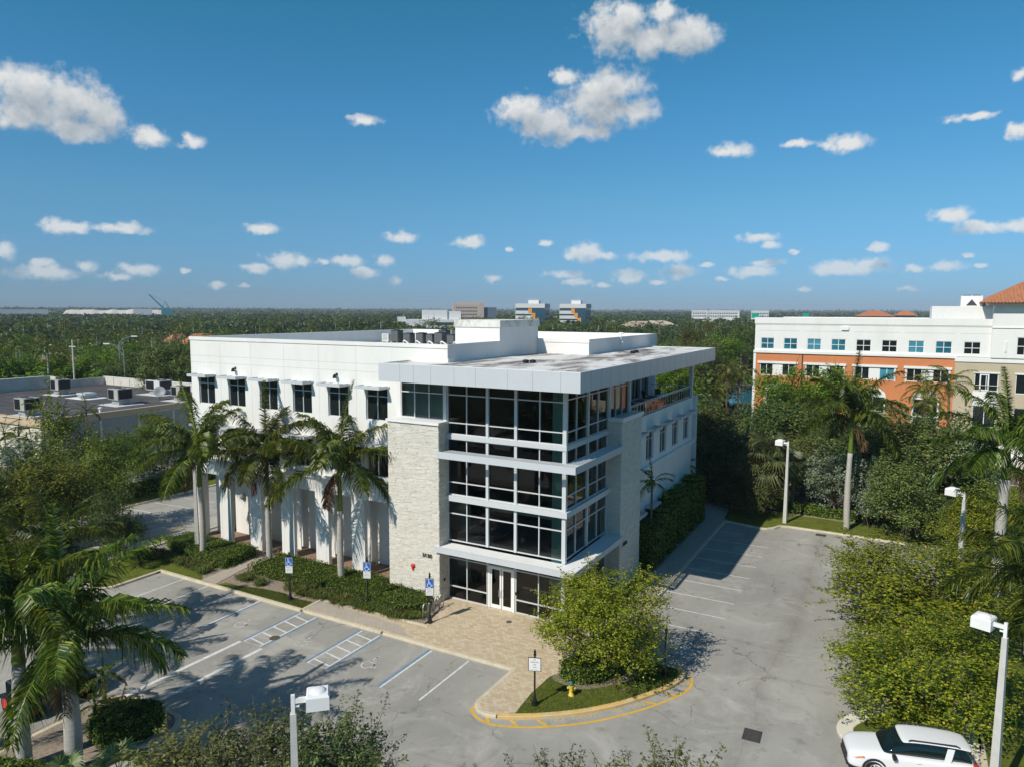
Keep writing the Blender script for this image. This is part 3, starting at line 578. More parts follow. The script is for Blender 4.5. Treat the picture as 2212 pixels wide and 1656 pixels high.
# front wall
ops = []
wx = [-35.4+3.757*i for i in range(6)]
for x in wx: ops += [(x-WX0, x+2.05-WX0, 12.2, 14.62), (x-WX0, x+2.05-WX0, 7.95, 10.25)]
gx = [(-35.55, -33.3), (-31.9, -29.55), (-28.15, -25.8), (-24.4, -22.0), (-20.65, -18.25), (-16.95, -14.55)]
for a, b in gx: ops.append((a-WX0, b-WX0, -.1, 6.05))
fw = MB(); wall_open(fw, (WX0, YW), (1, 0), (0, -1), 27.11, -.1, 17.97, .32, ops)
for z in (16.37, 15.79): fw.box(WX0+.01, YW-.004, z-.012, -12.6, YW, z+.012, 1, 'n')
for i in range(1, 6): fw.box(-36.32+3.757*i+.02-.011, YW-.005, 7.55, -36.32+3.757*i+.02+.011, YW, 17.6, 1, 'n')
fw.box(WX0-.05, YW-.06, 17.7, -9.2, YW, 17.99, 0)
fw.box(WX0-.1, YW-.24, 7.2, -13.3, YW, 7.5, 0); fw.box(WX0-.04, YW-.1, 7.05, -13.3, YW, 7.2, 0)
for a, b in gx[:-1]:
    c = b+.68
    for dx in (-.42, .42): fw.box(c+dx-.012, YW-.004, .1, c+dx+.012, YW, 7.0, 1, 'n')
part(fw, 'front_wall', [Mt['white'], Mt['joint']])
# remaining walls, floors
sw = MB()
wall_open(sw, (WX0, 32.5), (0, -1), (-1, 0), 32.5-YW-.32, -.1, 17.97, .32, [(28.6, 31.0, -.1, 6.05)] + [(2+4*k, 4+4*k, z, z+2.4) for k in range(6) for z in (8, 12.2)])
wall_open(sw, (-.01, 32.5), (-1, 0), (0, 1), 36.0, -.1, 11.8, .32, [])
part(sw, 'side_wall', Mt['white'])
bw = MB(); wall_open(bw, (-34.3, 2.96), (1, 0), (0, -1), 25.2, -.1, 7.1, .25, [])
bw.box(-34.3, 2.965, -.1, -34.05, 14, 7.09); bw.box(WX0+.33, YW+.33, 6.6, -13.3, 2.9, 7.1)
for a, b in gx[1:]: bw.box(b-.36, 2.28, .1, b+.3, 2.36, 6.6)
bw.box(-35.9, 2.2, -.1, -35.4, 2.75, 6.6)
part(bw, 'colonnade_wall', Mt['white'])
vb = MB(); vb.lathe([(0, 0), (.28, 0), (.28, .15), (.2, .3), (.05, .34)], 12, 0, (0, 0, 0)); vo = part(vb, 'wall_vent', Mt['grey'], OB); vo.location = OFF+Vector((-33.2, 2.94, 3.6)); vo.rotation_euler = (math.pi/2, 0, 0)
# right wall below the terrace
ry = [12.36+3.757*i for i in range(5)]
rw = MB(); o2 = []
for y in ry: o2 += [(y-11.45, y+1.95-11.45, 7.92, 10.25), (y-11.45, y+1.95-11.45, 1.0, 3.75)]
wall_open(rw, (0, 11.45), (0, 1), (1, 0), 19.05, -.1, 11.8, .32, o2)
rw.box(0, 11.5, 7.2, .24, 30.74, 7.5); rw.box(0, 11.5, 7.05, .1, 30.6, 7.2); rw.box(-8, 30.5, -.1, -.33, 30.82, 11.8)
part(rw, 'right_wall', Mt['white'])
# windows with frames
def window(o, u, n, a, b, z0, z1, tz, gm='dglass', nv=1):
    g = MB(); pane(g, o, u, n, a, b, z0, z1, .2); g = part(g, 'window', Mt[gm])
    f = MB(); vs_ = [a+(b-a)*(k+1)/(nv+1) for k in range(nv)]
    frame_grid(f, o, u, n, a, b, z0, z1, vs_, [tz], .065, .10, .16); f.build('frame', Mt['alud'], g)
    return g
for x in wx:
    window((0, YW), (1, 0), (0, -1), x, x+2.05, 12.2, 14.62, 14.0)
    window((0, YW), (1, 0), (0, -1), x, x+2.05, 7.95, 10.25, 9.65)
for y in ry:
    window((0, 0), (0, 1), (1, 0), y, y+1.95, 7.92, 10.25, 9.65, nv=1); window((0, 0), (0, 1), (1, 0), y, y+1.95, 1.0, 3.75, 3.1, nv=2)
# louvred awnings over each window
def awning(x0, x1, z, right=False):
    b = MB(); q = .8 if right else 1.0; fx = (lambda a, c, z0, d, e, z1, mi=0: b.box(a, YW-e, z0, d, YW-c, z1, mi)) if not right else (lambda a, c, z0, d, e, z1, mi=0: b.box(c*q, a, z0, e*q, d, z1, mi))
    fx(x0, .96, z-.02, x1, 1.02, z+.2); fx(x0, .0, z-.02, x0+.05, .958, z+.198); fx(x1-.05, .0, z-.02, x1, .958, z+.198)
    for k in range(9): fx(x0+.052, .04+.1*k, z+.08, x1-.052, .11+.1*k, z+.12)
    for t in (.3, .72): fx(x0+(x1-x0)*t-.03, .0, z+.122, x0+(x1-x0)*t+.03, .955, z+.16)
    fx(x1, .0, z+.06, x1+.14, .1, z+.19)
    return part(b, 'awning', Mt['alu'])
for x in wx: awning(x-.22, x+2.12, 14.64); awning(x-.22, x+2.12, 10.36)
for y in ry: awning(y-.1, y+2.0, 10.5, True); awning(y-.1, y+2.0, 3.95, True)
for x in (-30.68, -19.42):
    b = MB(); b.tube([(0, 0, 0), (0, -.12, .02), (0, -.22, -.06)], .04, 6); b.lathe([(.03, .0), (.13, -.1), (.17, -.3), (.15, -.32)], 10, 0, (0, -.25, .05)); b.box(-.09, -.03, -.1, .09, 0, .1)
    l = part(b, 'wall_light', Mt['black'], OB); l.location = OFF+Vector((x, YW, 15.45))
# upper roof, parapets, penthouse
rp = MB(); rp.box(WX0+.3, YW+.3, 16.3, -4.8, 32.2, 16.6); part(rp, 'upper_roof', Mt['roofmain'])
pp = MB(); T = .3
def pw(x0, y0, x1, y1, z0=16.2):
    pp.box(x0, y0, z0, x1, y1, 17.97); 
pw(-9.54, YW+.32, -9.24, 7.7); pw(-9.54, 14.3, -9.24, 14.35); pw(-9.24, 14.2, -4.47, 14.5); pw(-4.77, 14.5, -4.47, 32.2); pw(WX0, 32.2, -4.47, 32.5, 11.8)
for a in ((-9.24, YW-.04, -9.19, 7.7), (-9.2, 14.15, -4.42, 14.2), (-4.47, 14.2, -4.42, 32.3), ): pp.box(a[0], a[1], 17.68, a[2], a[3], 17.985)
for a in ((-9.24, YW+.02, -9.21, 14.2), (-9.22, 14.17, -4.45, 14.2), (-4.47, 14.2, -4.44, 31.3)): pp.box(a[0], a[1], 16.72, a[2], a[3], 17.05)
part(pp, 'parapet', Mt['white'])
ph = MB(); ph.box(-13.38, 7.7, 16.55, -9.24, 14.3, 19.02); po = part(ph, 'penthouse', Mt['white'])
MB().box(-13.46, 7.62, 19.02, -9.16, 14.38, 19.57).build('cornice', mat('stained_stucco', (.74, .73, .68), .85, .2, .05, .5, stain=(.25, .25, .20), stain_scale=.7, stain_amt=.8, stretch=(1, 1, .8)), po)
# big overhanging roof
XF, YF0, YF1, ZB, ZT = 2.255, -2.944, 29.83, 15.6, 16.8
rc = MB()
rc.prism([(-12.54, YF0+.04), (XF-.04, YF0+.04), (XF-.04, YF1-.04), (-4.47, YF1-.04), (-4.47, 14.2), (-9.24, 14.2), (-9.24, .44), (-12.5, .44)], ZB+.03, ZT-.08, 1, 0)
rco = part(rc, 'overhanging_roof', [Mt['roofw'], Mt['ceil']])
fa = MB(); fa.box(-12.54, YF0, ZB, XF, YF0+.06, ZT); fa.box(XF-.06, YF0+.06, ZB, XF, YF1, ZT); fa.box(-12.54, YF0+.06, ZB, -12.48, .46, ZT); fa.box(-4.47, YF1-.06, ZB, XF-.06, YF1, ZT)
fa.box(-12.54, YF0+.02, ZT, XF-.02, YF0+.12, ZT+.025, 2); fa.box(XF-.12, YF0+.12, ZT, XF-.02, YF1, ZT+.025, 2)
for k, x in enumerate((-10.75, -9.62, -8.25, -6.45, -4.85, -2.55, -.85, 1.0)): fa.box(x-.012, YF0-.004, ZB+.01, x+.012, YF0, ZT-.01, 1, 'n')
for k in range(20): y = -1.35+1.6*k; fa.box(XF, y-.012, ZB+.01, XF+.004, y+.012, ZT-.01, 1, 'w') if y < YF1-.2 else None
fa.build('fascia', [Mt['alu'], Mt['grey'], Mt['wpaint']], rco)
for x, y in ((-4.6, 3.3), (-4.15, 3.5), (-2.0, 18.0), (-2.1, 19.2)):
    b = MB().lathe([(.2, 0), (.2, .08), (.24, .1), (.22, .2), (.05, .24)], 12); v = part(b, 'roof_vent', Mt['black'], OB); v.location = OFF+Vector((x, y, ZT-.08))
b = MB().tube([(-4.38, 21.5, 16.9), (-4.38, 21.5, 18.3)], .05, 8).tube([(-4.6, 21.5, 18.32), (-4.15, 21.5, 18.32)], .06, 8).tube([(-4.38, 21.5, 17.5), (-4.16, 21.5, 17.5)], .04, 8); part(b, 'roof_pipe', Mt['wpaint'])
# stone piers: coursed ledge stone with real relief
def pier(x0, y0, x1, y1, z0, z1, faces, seed):
    R = random.Random(seed); b = MB(); b.box(x0+.02, y0+.02, z0, x1-.02, y1-.02, z1)
    for axis, sgn, p, a0, a1 in faces:      # axis 'x': run along x on plane y=p; 'y': run along y on plane x=p
        z = z0
        while z < z1-.02:
            h = R.choice((.055, .07, .08, .095)); h = min(h, z1-z); a = a0
            while a < a1:
                l = R.uniform(.16, .72); e = min(a1, a+l); 
                if a1-e < .12: e = a1
                d = R.uniform(.0, .042); tl = R.uniform(-.008, .008)
                if axis == 'x': b.box(a+.003, p+sgn*d, z+.004, e-.003, p-sgn*.03, z+h-.003+tl*0, R.randrange(3), '')
                else: b.box(p+sgn*d, a+.003, z+.004, p-sgn*.03, e-.003, z+h-.003, R.randrange(3), '')
                a = e
            z += h
    return b
st = [Mt['stone'], mat('ledge_stone_light', (.72, .69, .615), .9, .2, .08, 3.0, .5, 24), mat('ledge_stone_warm', (.67, .63, .54), .9, .2, .10, 3.0, .5, 24)]
P1 = part(pier(-13.29, -1.1, -8.96, .46, -.05, 12.6, [('x', -1, -1.1, -13.29, -8.96), ('y', 1, -8.96, -1.1, -.02), ('y', -1, -13.29, -1.1, .46)], 3), 'stone_pier', st)
MB().box(-13.38, -1.24, 12.6, -8.86, -.02, 12.78).build('coping', Mt['coping'], P1)
P2 = part(pier(-.46, 7.2, 1.1, 11.5, -.05, 12.5, [('y', 1, 1.1, 7.2, 11.5), ('x', -1, 7.2, .02, 1.1), ('x', 1, 11.5, .0, 1.1)], 4), 'stone_pier', st)
c = MB(); c.box(-.0+.08, 7.08, 12.5, 1.24, 7.3, 12.78); c.box(1.02, 7.3, 12.5, 1.24, 11.6, 12.78); c.box(.08, 11.38, 12.5, 1.02, 11.6, 12.78); c.box(.08, 7.3, 12.5, 1.02, 11.38, 12.55); c.build('coping', Mt['coping'], P2)
text('house_number', '3130', .36, Mt['black'], P1, (-9.95, -1.20, 3.38), (math.pi/2, 0, 0), .03, 1.15)
text('house_number', '3130', .36, Mt['black'], P2, (1.20, 8.05, 3.40), (math.pi/2, 0, math.pi/2), .03, 1.15)
bb = MB().lathe([(.05, 0), (.17, .0), (.17, .06), (.1, .12), (.03, .14)], 14); bb.box(-.07, -.3, 0, .07, -.16, .08); b2 = part(bb, 'alarm_bell', Mt['red'], OB); b2.location = OFF+Vector((-11.18, -1.13, 2.42)); b2.rotation_euler = (math.pi/2, 0, 0)
b = MB().box(-8.96, -.62, 1.55, -8.88, -.48, 1.75); part(b, 'key_switch', Mt['black'])
b = MB().tube([(-12.0, -1.25, 0), (-12.0, -1.25, .5)], .06, 8); part(b, 'standpipe', Mt['dark'])
# curtain walls
FO, FU, FN = (0, 0), (1, 0), (0, -1); SO, SU, SN = (0, 0), (0, 1), (1, 0)
VF = [-7.39, -5.72, -3.55, -1.82]; VS = [1.75, 3.56, 5.42]
def curtain(o, u, n, a, b, z0, z1, vert, hz, big=()):
    g = MB(); pane(g, o, u, n, a, b, z0, z1, .06); g = part(g, 'curtain_glass', Mt['glass'])
    f = MB(); frame_grid(f, o, u, n, a, b, z0, z1, vert, hz, .07, .14, .05)
    for x in big: f.obox((*(np.array(o, float)+np.array(u, float)*x), (z0+z1)/2), (*(np.array(u)*.10), 0), (*(np.array(n)*.09), 0), (0, 0, (z1-z0)/2-.002))
    f.build('mullion_frame', Mt['alud'], g); return g
R1 = [(4.35, 7.24, [6.3]), (7.62, 10.4, [8.52])]
for z0, z1, hz in R1:
    curtain(FO, FU, FN, -8.96, -.12, z0, z1, [-7.39, -1.82], hz, (-5.72, -3.55)); curtain(SO, SU, SN, .12, 7.2, z0, z1, [1.75, 5.42], hz, (3.56,))
curtain(FO, FU, FN, -8.96, -.12, 10.4, 11.56, [-7.39, -1.82], [], (-5.72, -3.55)); curtain(SO, SU, SN, .12, 7.2, 10.4, 11.56, [1.75, 5.42], [], (3.56,))
curtain(FO, FU, FN, -8.96, -.12, 11.88, 15.62, [-7.39, -1.82], [12.68, 14.6], (-5.72, -3.55)); curtain(SO, SU, SN, .12, 7.3, 11.88, 15.62, [1.75, 5.42], [12.68, 14.75], (3.56,))
curtain(FO, FU, FN, -12.95, -9.25, 12.78, 15.62, [-11.75, -10.5], [14.6]); curtain(SO, SU, SN, 7.6, 11.5, 12.56, 15.62, [8.85, 10.15], [14.75])
curtain(FO, FU, FN, -8.96, -5.72, .16, 3.86, [-7.39], [1.07, 3.1]); curtain(FO, FU, FN, -3.55, -.12, .16, 3.86, [-1.82], [1.07, 3.1]); curtain(SO, SU, SN, .12, 7.2, .16, 3.86, [1.75, 3.56, 5.42], [1.07, 3.1])
curtain(FO, FU, FN, -5.72, -3.55, 3.1, 3.86, [], [])
for x in (-5.68, -3.62):
    pass
# spandrel bands and corner post
bd = MB()
for z0, z1, d in ((7.24, 7.62, .28), (11.56, 11.88, .16)):
    bd.box(-8.94, -d, z0, d, -.0+.08, z1); bd.box(-.08, .08, z0, d, 7.18, z1)
part(bd, 'spandrel_band', Mt['alud'])
cp = MB(); cp.box(-.12, -.12, .16, .12, .12, 3.8); cp.box(-.12, -.12, 4.2, .12, .12, 15.6); part(cp, 'corner_post', Mt['alud'])
jb = MB(); jb.box(-9.25, -.1, 12.78, -8.98, .12, 15.6); jb.box(-13.3, -.06, 12.78, -12.95, .46, 15.6, 1); jb.box(-.1, 7.32, 12.5, .1, 7.6, 15.6); jb.box(-.12, 11.5, 11.8, .12, 11.75, 15.6); part(jb, 'jamb', [Mt['alud'], Mt['white']])
# entrance canopy
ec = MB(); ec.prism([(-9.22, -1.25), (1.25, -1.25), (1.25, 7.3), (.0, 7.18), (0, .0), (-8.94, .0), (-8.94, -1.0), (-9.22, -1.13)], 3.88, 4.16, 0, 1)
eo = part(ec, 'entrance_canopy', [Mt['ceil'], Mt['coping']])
e2 = MB(); e2.box(-9.22, -1.33, 3.80, 1.33, -1.252, 4.2); e2.box(1.252, -1.25, 3.80, 1.33, 7.18, 4.2); e2.build('fascia', Mt['alu'], eo)
# sunshade
ss = MB(); ss.box(-9.0, -1.32, 10.40, 1.30, -1.26, 10.86); ss.box(1.24, -1.258, 10.40, 1.30, 7.18, 10.86); ss.box(-9.0, -1.258, 10.42, -8.94, -.1, 10.85)
so = part(ss, 'sunshade', Mt['alu']); sl = MB()
for k in range(8):
    y = -1.14+.15*k; sl.obox((-3.9, y, 10.72), (5.0, 0, 0), (0, .055, -.045), (0, .004, .006)); x = 1.12-.15*k
    if x > .18: sl.obox((x, 3.1, 10.72), (0, 4.05, 0), (.055, 0, -.045), (.004, 0, .006))
for x in (-6.6, -4.5, -2.7, -.9): sl.box(x-.03, -1.25, 10.52, x+.03, -.1, 10.66)
for y in (1.4, 2.9, 4.4, 5.9): sl.box(.1, y-.03, 10.52, 1.23, y+.03, 10.66)
sl.build('louvres', Mt['alu'], so)
# doors
for x0, x1, hx in ((-5.5, -4.66, -4.76), (-4.61, -3.78, -4.52)):
    d = MB(); frame_grid(d, FO, FU, FN, x0, x1, .17, 3.0, [], [], .11, .07, .03, wf=.11); d.box(x0+.11, -.002, .28, x1-.11, .06, .42); do = part(d, 'door', Mt['wpaint'])
    g = MB(); pane(g, FO, FU, FN, x0+.11, x1-.11, .42, 2.89, .03); g.build('pane', Mt['glass'], do)
    h = MB().tube([(hx, -.07, 1.05), (hx, -.15, 1.08), (hx, -.15, 1.52), (hx, -.07, 1.55)], .022, 8); h.build('handle', Mt['steel'], do)
df = MB(); df.box(-5.66, -.06, .16, -5.52, .08, 3.1); df.box(-3.76, -.06, .16, -3.6, .08, 3.1); df.box(-5.52, -.055, 3.01, -3.76, .08, 3.1); part(df, 'door_frame', Mt['wpaint'])
b = MB().box(-3.5, -.13, 1.45, -3.4, -.09, 1.65); part(b, 'card_reader', Mt['black'])
# interior seen through the tinted glass
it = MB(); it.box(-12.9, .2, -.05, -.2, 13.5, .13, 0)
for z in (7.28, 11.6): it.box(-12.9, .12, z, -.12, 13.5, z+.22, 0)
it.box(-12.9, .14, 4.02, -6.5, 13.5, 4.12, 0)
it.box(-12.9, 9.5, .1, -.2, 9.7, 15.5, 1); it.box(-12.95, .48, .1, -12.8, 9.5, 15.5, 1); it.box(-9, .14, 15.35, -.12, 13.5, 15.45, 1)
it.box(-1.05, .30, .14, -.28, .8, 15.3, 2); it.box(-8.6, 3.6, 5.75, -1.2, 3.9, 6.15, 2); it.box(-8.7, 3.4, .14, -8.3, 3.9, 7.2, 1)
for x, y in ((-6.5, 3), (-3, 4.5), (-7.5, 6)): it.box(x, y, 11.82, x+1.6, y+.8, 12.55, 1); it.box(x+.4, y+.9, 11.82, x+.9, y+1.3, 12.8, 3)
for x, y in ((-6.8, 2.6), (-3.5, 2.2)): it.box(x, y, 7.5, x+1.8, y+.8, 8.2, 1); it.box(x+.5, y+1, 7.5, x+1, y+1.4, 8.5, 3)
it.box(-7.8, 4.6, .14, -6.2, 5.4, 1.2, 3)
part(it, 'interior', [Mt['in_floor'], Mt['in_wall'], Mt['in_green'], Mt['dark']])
# terrace
tf = MB(); tf.box(-4.4, 11.75, 11.5, -.32, 30.18, 11.68, 0); part(tf, 'terrace_floor', mat('terrace_tiles', (.20, .17, .15), .8, .2, .2, 1))
tw = MB(); wall_open(tw, (-4.47, 11.75), (0, 1), (1, 0), 20.4, 11.5, 15.6, .25, [(5.2, 8.0, 11.7, 14.9), (10.0, 12.6, 11.7, 14.9), (13.4, 15.6, 11.7, 14.9), (16.3, 18.2, 11.7, 14.9)]); tw.box(-4.4, 11.5, 11.6, -.12, 11.74, 15.6)
part(tw, 'terrace_wall', mat('grey_stucco', (.42, .44, .45), .85, .2, .05, 1))
for a, b in ((16.95, 19.75), (21.75, 24.35), (25.15, 27.35), (28.05, 29.95)): window((-4.47, 0), (0, 1), (1, 0), a, b, 11.7, 14.9, 14.2, nv=1)
co = MB(); co.box(-.32, 30.1, 11.82, .02, 30.46, 15.6); part(co, 'terrace_column', Mt['alud'])
ra = MB(); ra.box(-.20, 11.76, 12.90, -.12, 30.1, 12.96); ra.box(-.19, 11.76, 12.78, -.13, 30.1, 12.82); ra.box(-.19, 11.76, 11.90, -.13, 30.1, 11.94)
for k in range(25): y = 11.9+.752*k; ra.box(-.185, y-.02, 11.8, -.135, y+.02, 12.90)
ra.box(-4.4, 30.2, 12.90, -.33, 30.28, 12.96); ra.box(-4.4, 30.21, 11.9, -.33, 30.27, 11.94)
for k in range(6): ra.box(-4.2+.75*k-.02, 30.215, 11.8, -4.2+.75*k+.02, 30.265, 12.9)
ro = part(ra, 'railing', Mt['alu'])
g = MB()
g.box(-.165, 11.8, 11.95, -.155, 30.08, 12.78); g.build('glass_panel', glass_mat('clear_dark_glass', (.45, .48, .5)), ro)
# things on the terrace
def chair(x, y, rz, label):
    o = empty('patio_chair', (x, y, 11.68), rz, label, 'chair', 'patio chairs on the roof terrace')
    b = MB().box(-.28, -.27, .40, .28, .27, .46); b.build('seat', Mt['black'], o)
    MB().obox((0, .30, .80), (.28, 0, 0), (0, .03, 0), (0, .08, .38)).build('backrest', Mt['black'], o)
    for sx in (-1, 1):
        for sy in (-1, 1): MB().tube([(sx*.25, sy*.23, .41), (sx*.29, sy*.28, 0)], .018, 6).build('leg', Mt['dark'], o)
chair(-2.9, 24.6, 2.4, 'black patio chair nearest the end windows of the terrace'); chair(-2.3, 26.3, .3, 'black patio chair with its back to the far terrace end'); chair(-1.2, 27.9, -1.2, 'black patio chair beside the terrace corner column')
def table(x, y, r, h, label):
    o = empty('bar_table', (x, y, 11.68), 0, label, 'table', 'round tables on the roof terrace')
    MB().lathe([(0, h-.03), (r, h-.03), (r, h), (0, h)], 18).build('table_top', Mt['alu'], o); MB().tube([(0, 0, .02), (0, 0, h-.03)], .04, 8).build('pedestal', Mt['alu'], o); MB().lathe([(r*.7, 0), (r*.65, .03), (.05, .05)], 16).build('base', Mt['alu'], o)
table(-1.0, 19.0, .42, 1.05, 'tall pale round table halfway along the terrace railing'); table(-1.1, 16.6, .36, 1.05, 'tall round table at the near end of the terrace railing'); table(-1.5, 25.2, .8, .74, 'wide low glass table between the black patio chairs')
# condensers on the upper roof
def condenser(x, y, w_, h, white=False, label=''):
    o = empty('condenser_unit', (x, y, 16.6), rnd.uniform(-.06, .06), label, 'air conditioner', 'condenser units on the white roof')
    m = Mt['wpaint'] if white else Mt['dark']; b = MB().box(-w_/2, -w_/2 if not white else -.2, .12, w_/2, w_/2 if not white else .2, h); b.build('casing', m, o)
    f = MB(); d = w_/2 if not white else .2
    if white:
        for k in range(5): f.box(-w_/2+.12+k*.16, -d-.012, .2, -w_/2+.15+k*.16, -d-.002, h-.08); f.box(-w_/2+.08, -d-.016, .25+k*.16, w_/2-.1, -d-.008, .28+k*.16)
    else:
        for k in range(9):
            a = -w_/2+.06+k*(w_-.12)/8; f.box(a-.012, -d-.02, .16, a+.012, -d-.002, h-.1); f.box(d+.002, a-.012, .16, d+.02, a+.012, h-.1)
    f.build('grille', Mt['dark'] if white else Mt['grey'], o)
    if not white: MB().lathe([(w_*.42, h), (w_*.42, h+.03), (w_*.3, h+.05), (.06, h+.02)], 14).build('fan_guard', Mt['black'], o)
    for sx in (-1, 1): MB().box(sx*w_*.35-.04, -d, 0, sx*w_*.35+.04, d, .12).build('foot', Mt['grey'], o)
condenser(-34.35, 24.9, .95, 1.0, True, 'white flat condenser unit at the left end of the roof row')
for i, (x, y, w_, h, l) in enumerate(((-33.0, 25.2, 1.0, 1.45, 'tall dark condenser beside the white one'), (-31.9, 25.9, .8, .95, 'low dark condenser in the gap behind the tall one'), (-30.9, 24.7, .95, 1.15, 'ribbed dark condenser, second tall one from the white unit'), (-29.3, 24.9, .95, 1.2, 'dark condenser in the middle of the roof row'), (-27.9, 24.8, .85, 1.1, 'small dark condenser right of the middle one'), (-28.0, 27.6, 1.0, 1.5, 'dark condenser standing in the back row'), (-26.5, 24.6, 1.0, 1.3, 'wide dark condenser near the white penthouse'), (-26.2, 27.5, 1.0, 1.55, 'tallest back row condenser next to the penthouse'), (-25.0, 24.7, .9, 1.1, 'last but one dark condenser before the penthouse'), (-23.6, 25.0, .9, 1.15, 'dark condenser half hidden by the penthouse corner'))): condenser(x, y, w_, h, False, l)
for k in range(5):
    x = -31.2+1.7*k; tag(MB().tube([(x, 24.1, 16.65), (x+.1, 23.9, 16.9), (x+.4, 23.7, 16.95), (x+.9, 23.7, 16.68)], .07, 8).build('pipe_run', Mt['wpaint']), 'white pipe bend in front of the dark roof condensers', 'pipe', 'white pipes before the condensers')
# ------------------------------------------------------------------ lamps, signs, hydrant, vehicles
def lamp(x, y, rz, label, h=7.45, half=.36):
    o = empty('parking_lot_lamp', (x, y, .0), rz, label, 'street lamp', 'square concrete lamp posts around the lots')
    b = MB(); n0, n1 = .17, .095
    b.v += [(-n0,-n0,0),(n0,-n0,0),(n0,n0,0),(-n0,n0,0),(-n1,-n1,h),(n1,-n1,h),(n1,n1,h),(-n1,n1,h)]; b.f += [(0,1,5,4),(1,2,6,5),(2,3,7,6),(3,0,4,7),(4,5,6,7)]; b.m += [0]*5
    b.build('post', Mt['concrete'], o)
    a = MB(); a.box(-.06, -.06, h, .06, .06, h+.62); a.box(.06, -.05, h+.34, .42, .05, h+.5); a.box(.06, -.03, h+.2, .2, .03, h+.26); a.build('arm', Mt['wpaint'], o)
    k = MB(); z0, z1 = h+.16, h+.66; c = .42
    s0, s1 = half-.02, half
    k.v += [(c,-s1,z0),(c+2*s1,-s1,z0),(c+2*s1,s1,z0),(c,s1,z0),(c,-s1,z1-.07),(c+2*s1,-s1,z1-.07),(c+2*s1,s1,z1-.07),(c,s1,z1-.07),(c+.05,-s0+.03,z1),(c+2*s0,-s0+.03,z1),(c+2*s0,s0-.03,z1),(c+.05,s0-.03,z1)]
    for q in ((0,1,5,4),(1,2,6,5),(2,3,7,6),(3,0,4,7),(4,5,9,8),(5,6,10,9),(6,7,11,10),(7,4,8,11),(8,9,10,11),(3,2,1,0)): k.f.append(q); k.m.append(0)
    hd = k.build('lamp_head', Mt['wpaint'], o); MB().lathe([(s0*.8, 0), (s0*.7, .05), (s0*.4, .085), (.02, .09)], 20, 0, (c+half, 0, z1-.005)).build('dome', Mt['wpaint'], hd, smooth=True)
    MB().box(c+.06, -s1+.06, z0-.012, c+2*s1-.06, s1-.06, z0-.001).build('lens', Mt['grey'], hd)
    return o
lamp(9.15, 30.95, 2.9, 'pale square lamp post on the grass at the head of the right lot')
lamp(-32.9, -2.21, 2.2, 'pale square lamp post in front of the leftmost building palm')
lamp(1.9, -24.9, .75, 'white box headed lamp post rising from the shrubs near the bottom edge')
lamp(22.6, -7.1, 2.75, 'white box headed lamp post behind the white car')
lamp(22.6, 17.0, 2.7, 'white box headed lamp post standing out of the crape myrtles')
S2 = gp(*crop(800, 1700)(1325, 895), 3.5)
sblue = mat('sign_blue', (.01, .13, .52), .5, .4); sink = mat('sign_print', (.10, .10, .12), .7)
def signpost(x, y, rz, label, kind, h=2.75):
    o = empty('sign_post', (x, y, .12), rz, label, 'sign', 'black ornamental sign posts by the kerbs')
    p = MB().lathe([(.17, 0), (.17, .1), (.13, .16), (.15, .22), (.10, .34), (.08, .5), (.06, .55), (.05, .62), (.045, h+.32), (.08, h+.34), (.08, h+.4), (.05, h+.44), (.07, h+.52), (.045, h+.6), (.01, h+.68)], 14); p.build('post', Mt['black'], o, smooth=True)
    a, z0, z1 = (.25, h-.85, h+.25) if kind == 'access' else (.30, h-.45, h+.22)
    b = MB().box(-a-.03, -.075, z0-.03, a+.03, -.045, z1+.03); b.build('sign_frame', Mt['black'], o)
    f = MB(); f.box(-a, -.085, z0, a, -.0755, z1); pl_ = f.build('sign_plate', Mt['wpaint'], o)
    if kind == 'access':
        zb = z0+.5; MB().box(-a+.015, -.089, zb, a-.015, -.0855, z1-.015).build('blue_panel', sblue, pl_)
        s = MB()
        def add(p, wd):
            q = [(-.2+u*.42, zb+.03+v*.5) for u, v in p]
            for k in range(len(q)-1):
                t = np.array(q[k+1])-np.array(q[k]); l = np.linalg.norm(t)+1e-9; nn = np.array((-t[1], t[0]))/l*wd*.22; t = t/l*wd*.1
                A, B = np.array(q[k])-t, np.array(q[k+1])+t
                s.quad((A[0]-nn[0], -.0925, A[1]-nn[1]), (B[0]-nn[0], -.0925, B[1]-nn[1]), (B[0]+nn[0], -.0925, B[1]+nn[1]), (A[0]+nn[0], -.0925, A[1]+nn[1]))
        wheelchair(add); s.build('access_symbol', Mt['wpaint'], pl_)
        for k, (t, sz) in enumerate((('PARKING BY', .07), ('DISABLED', .07), ('PERMIT ONLY', .065), ('TOW AWAY ZONE', .05))): text('lettering', t, sz, sink, pl_, (0, -.089, z0+.40-.105*k), (math.pi/2, 0, 0))
    elif kind == 'notice':
        for k, (t, sz) in enumerate((('NO', .085), ('PARKING', .10), ('FIRE', .085), ('LANE', .085), ('TOW AWAY ZONE', .045))): text('lettering', t, sz, sink, pl_, (0, -.089, z1-.08-.135*k), (math.pi/2, 0, 0))
    return o
signpost(-18.34, -5.85, .45, 'blue and white access parking sign on black post, on the grass strip corner', 'access', 2.85)
signpost(S2[0], S2[1], .45, 'blue and white access parking sign on black post in the hedge border', 'access', 2.8)
signpost(-7.66, -4.06, .45, 'blue and white access parking sign on black post beside the bike hoops', 'access', 2.75)
signpost(2.71, -9.37, .35, 'white notice sign on black post at the edge of the island lawn', 'notice', 2.35)
signpost(7.69, -3.12, 1.75, 'black sign post seen edge on at the tip of the island', 'notice', 2.3)
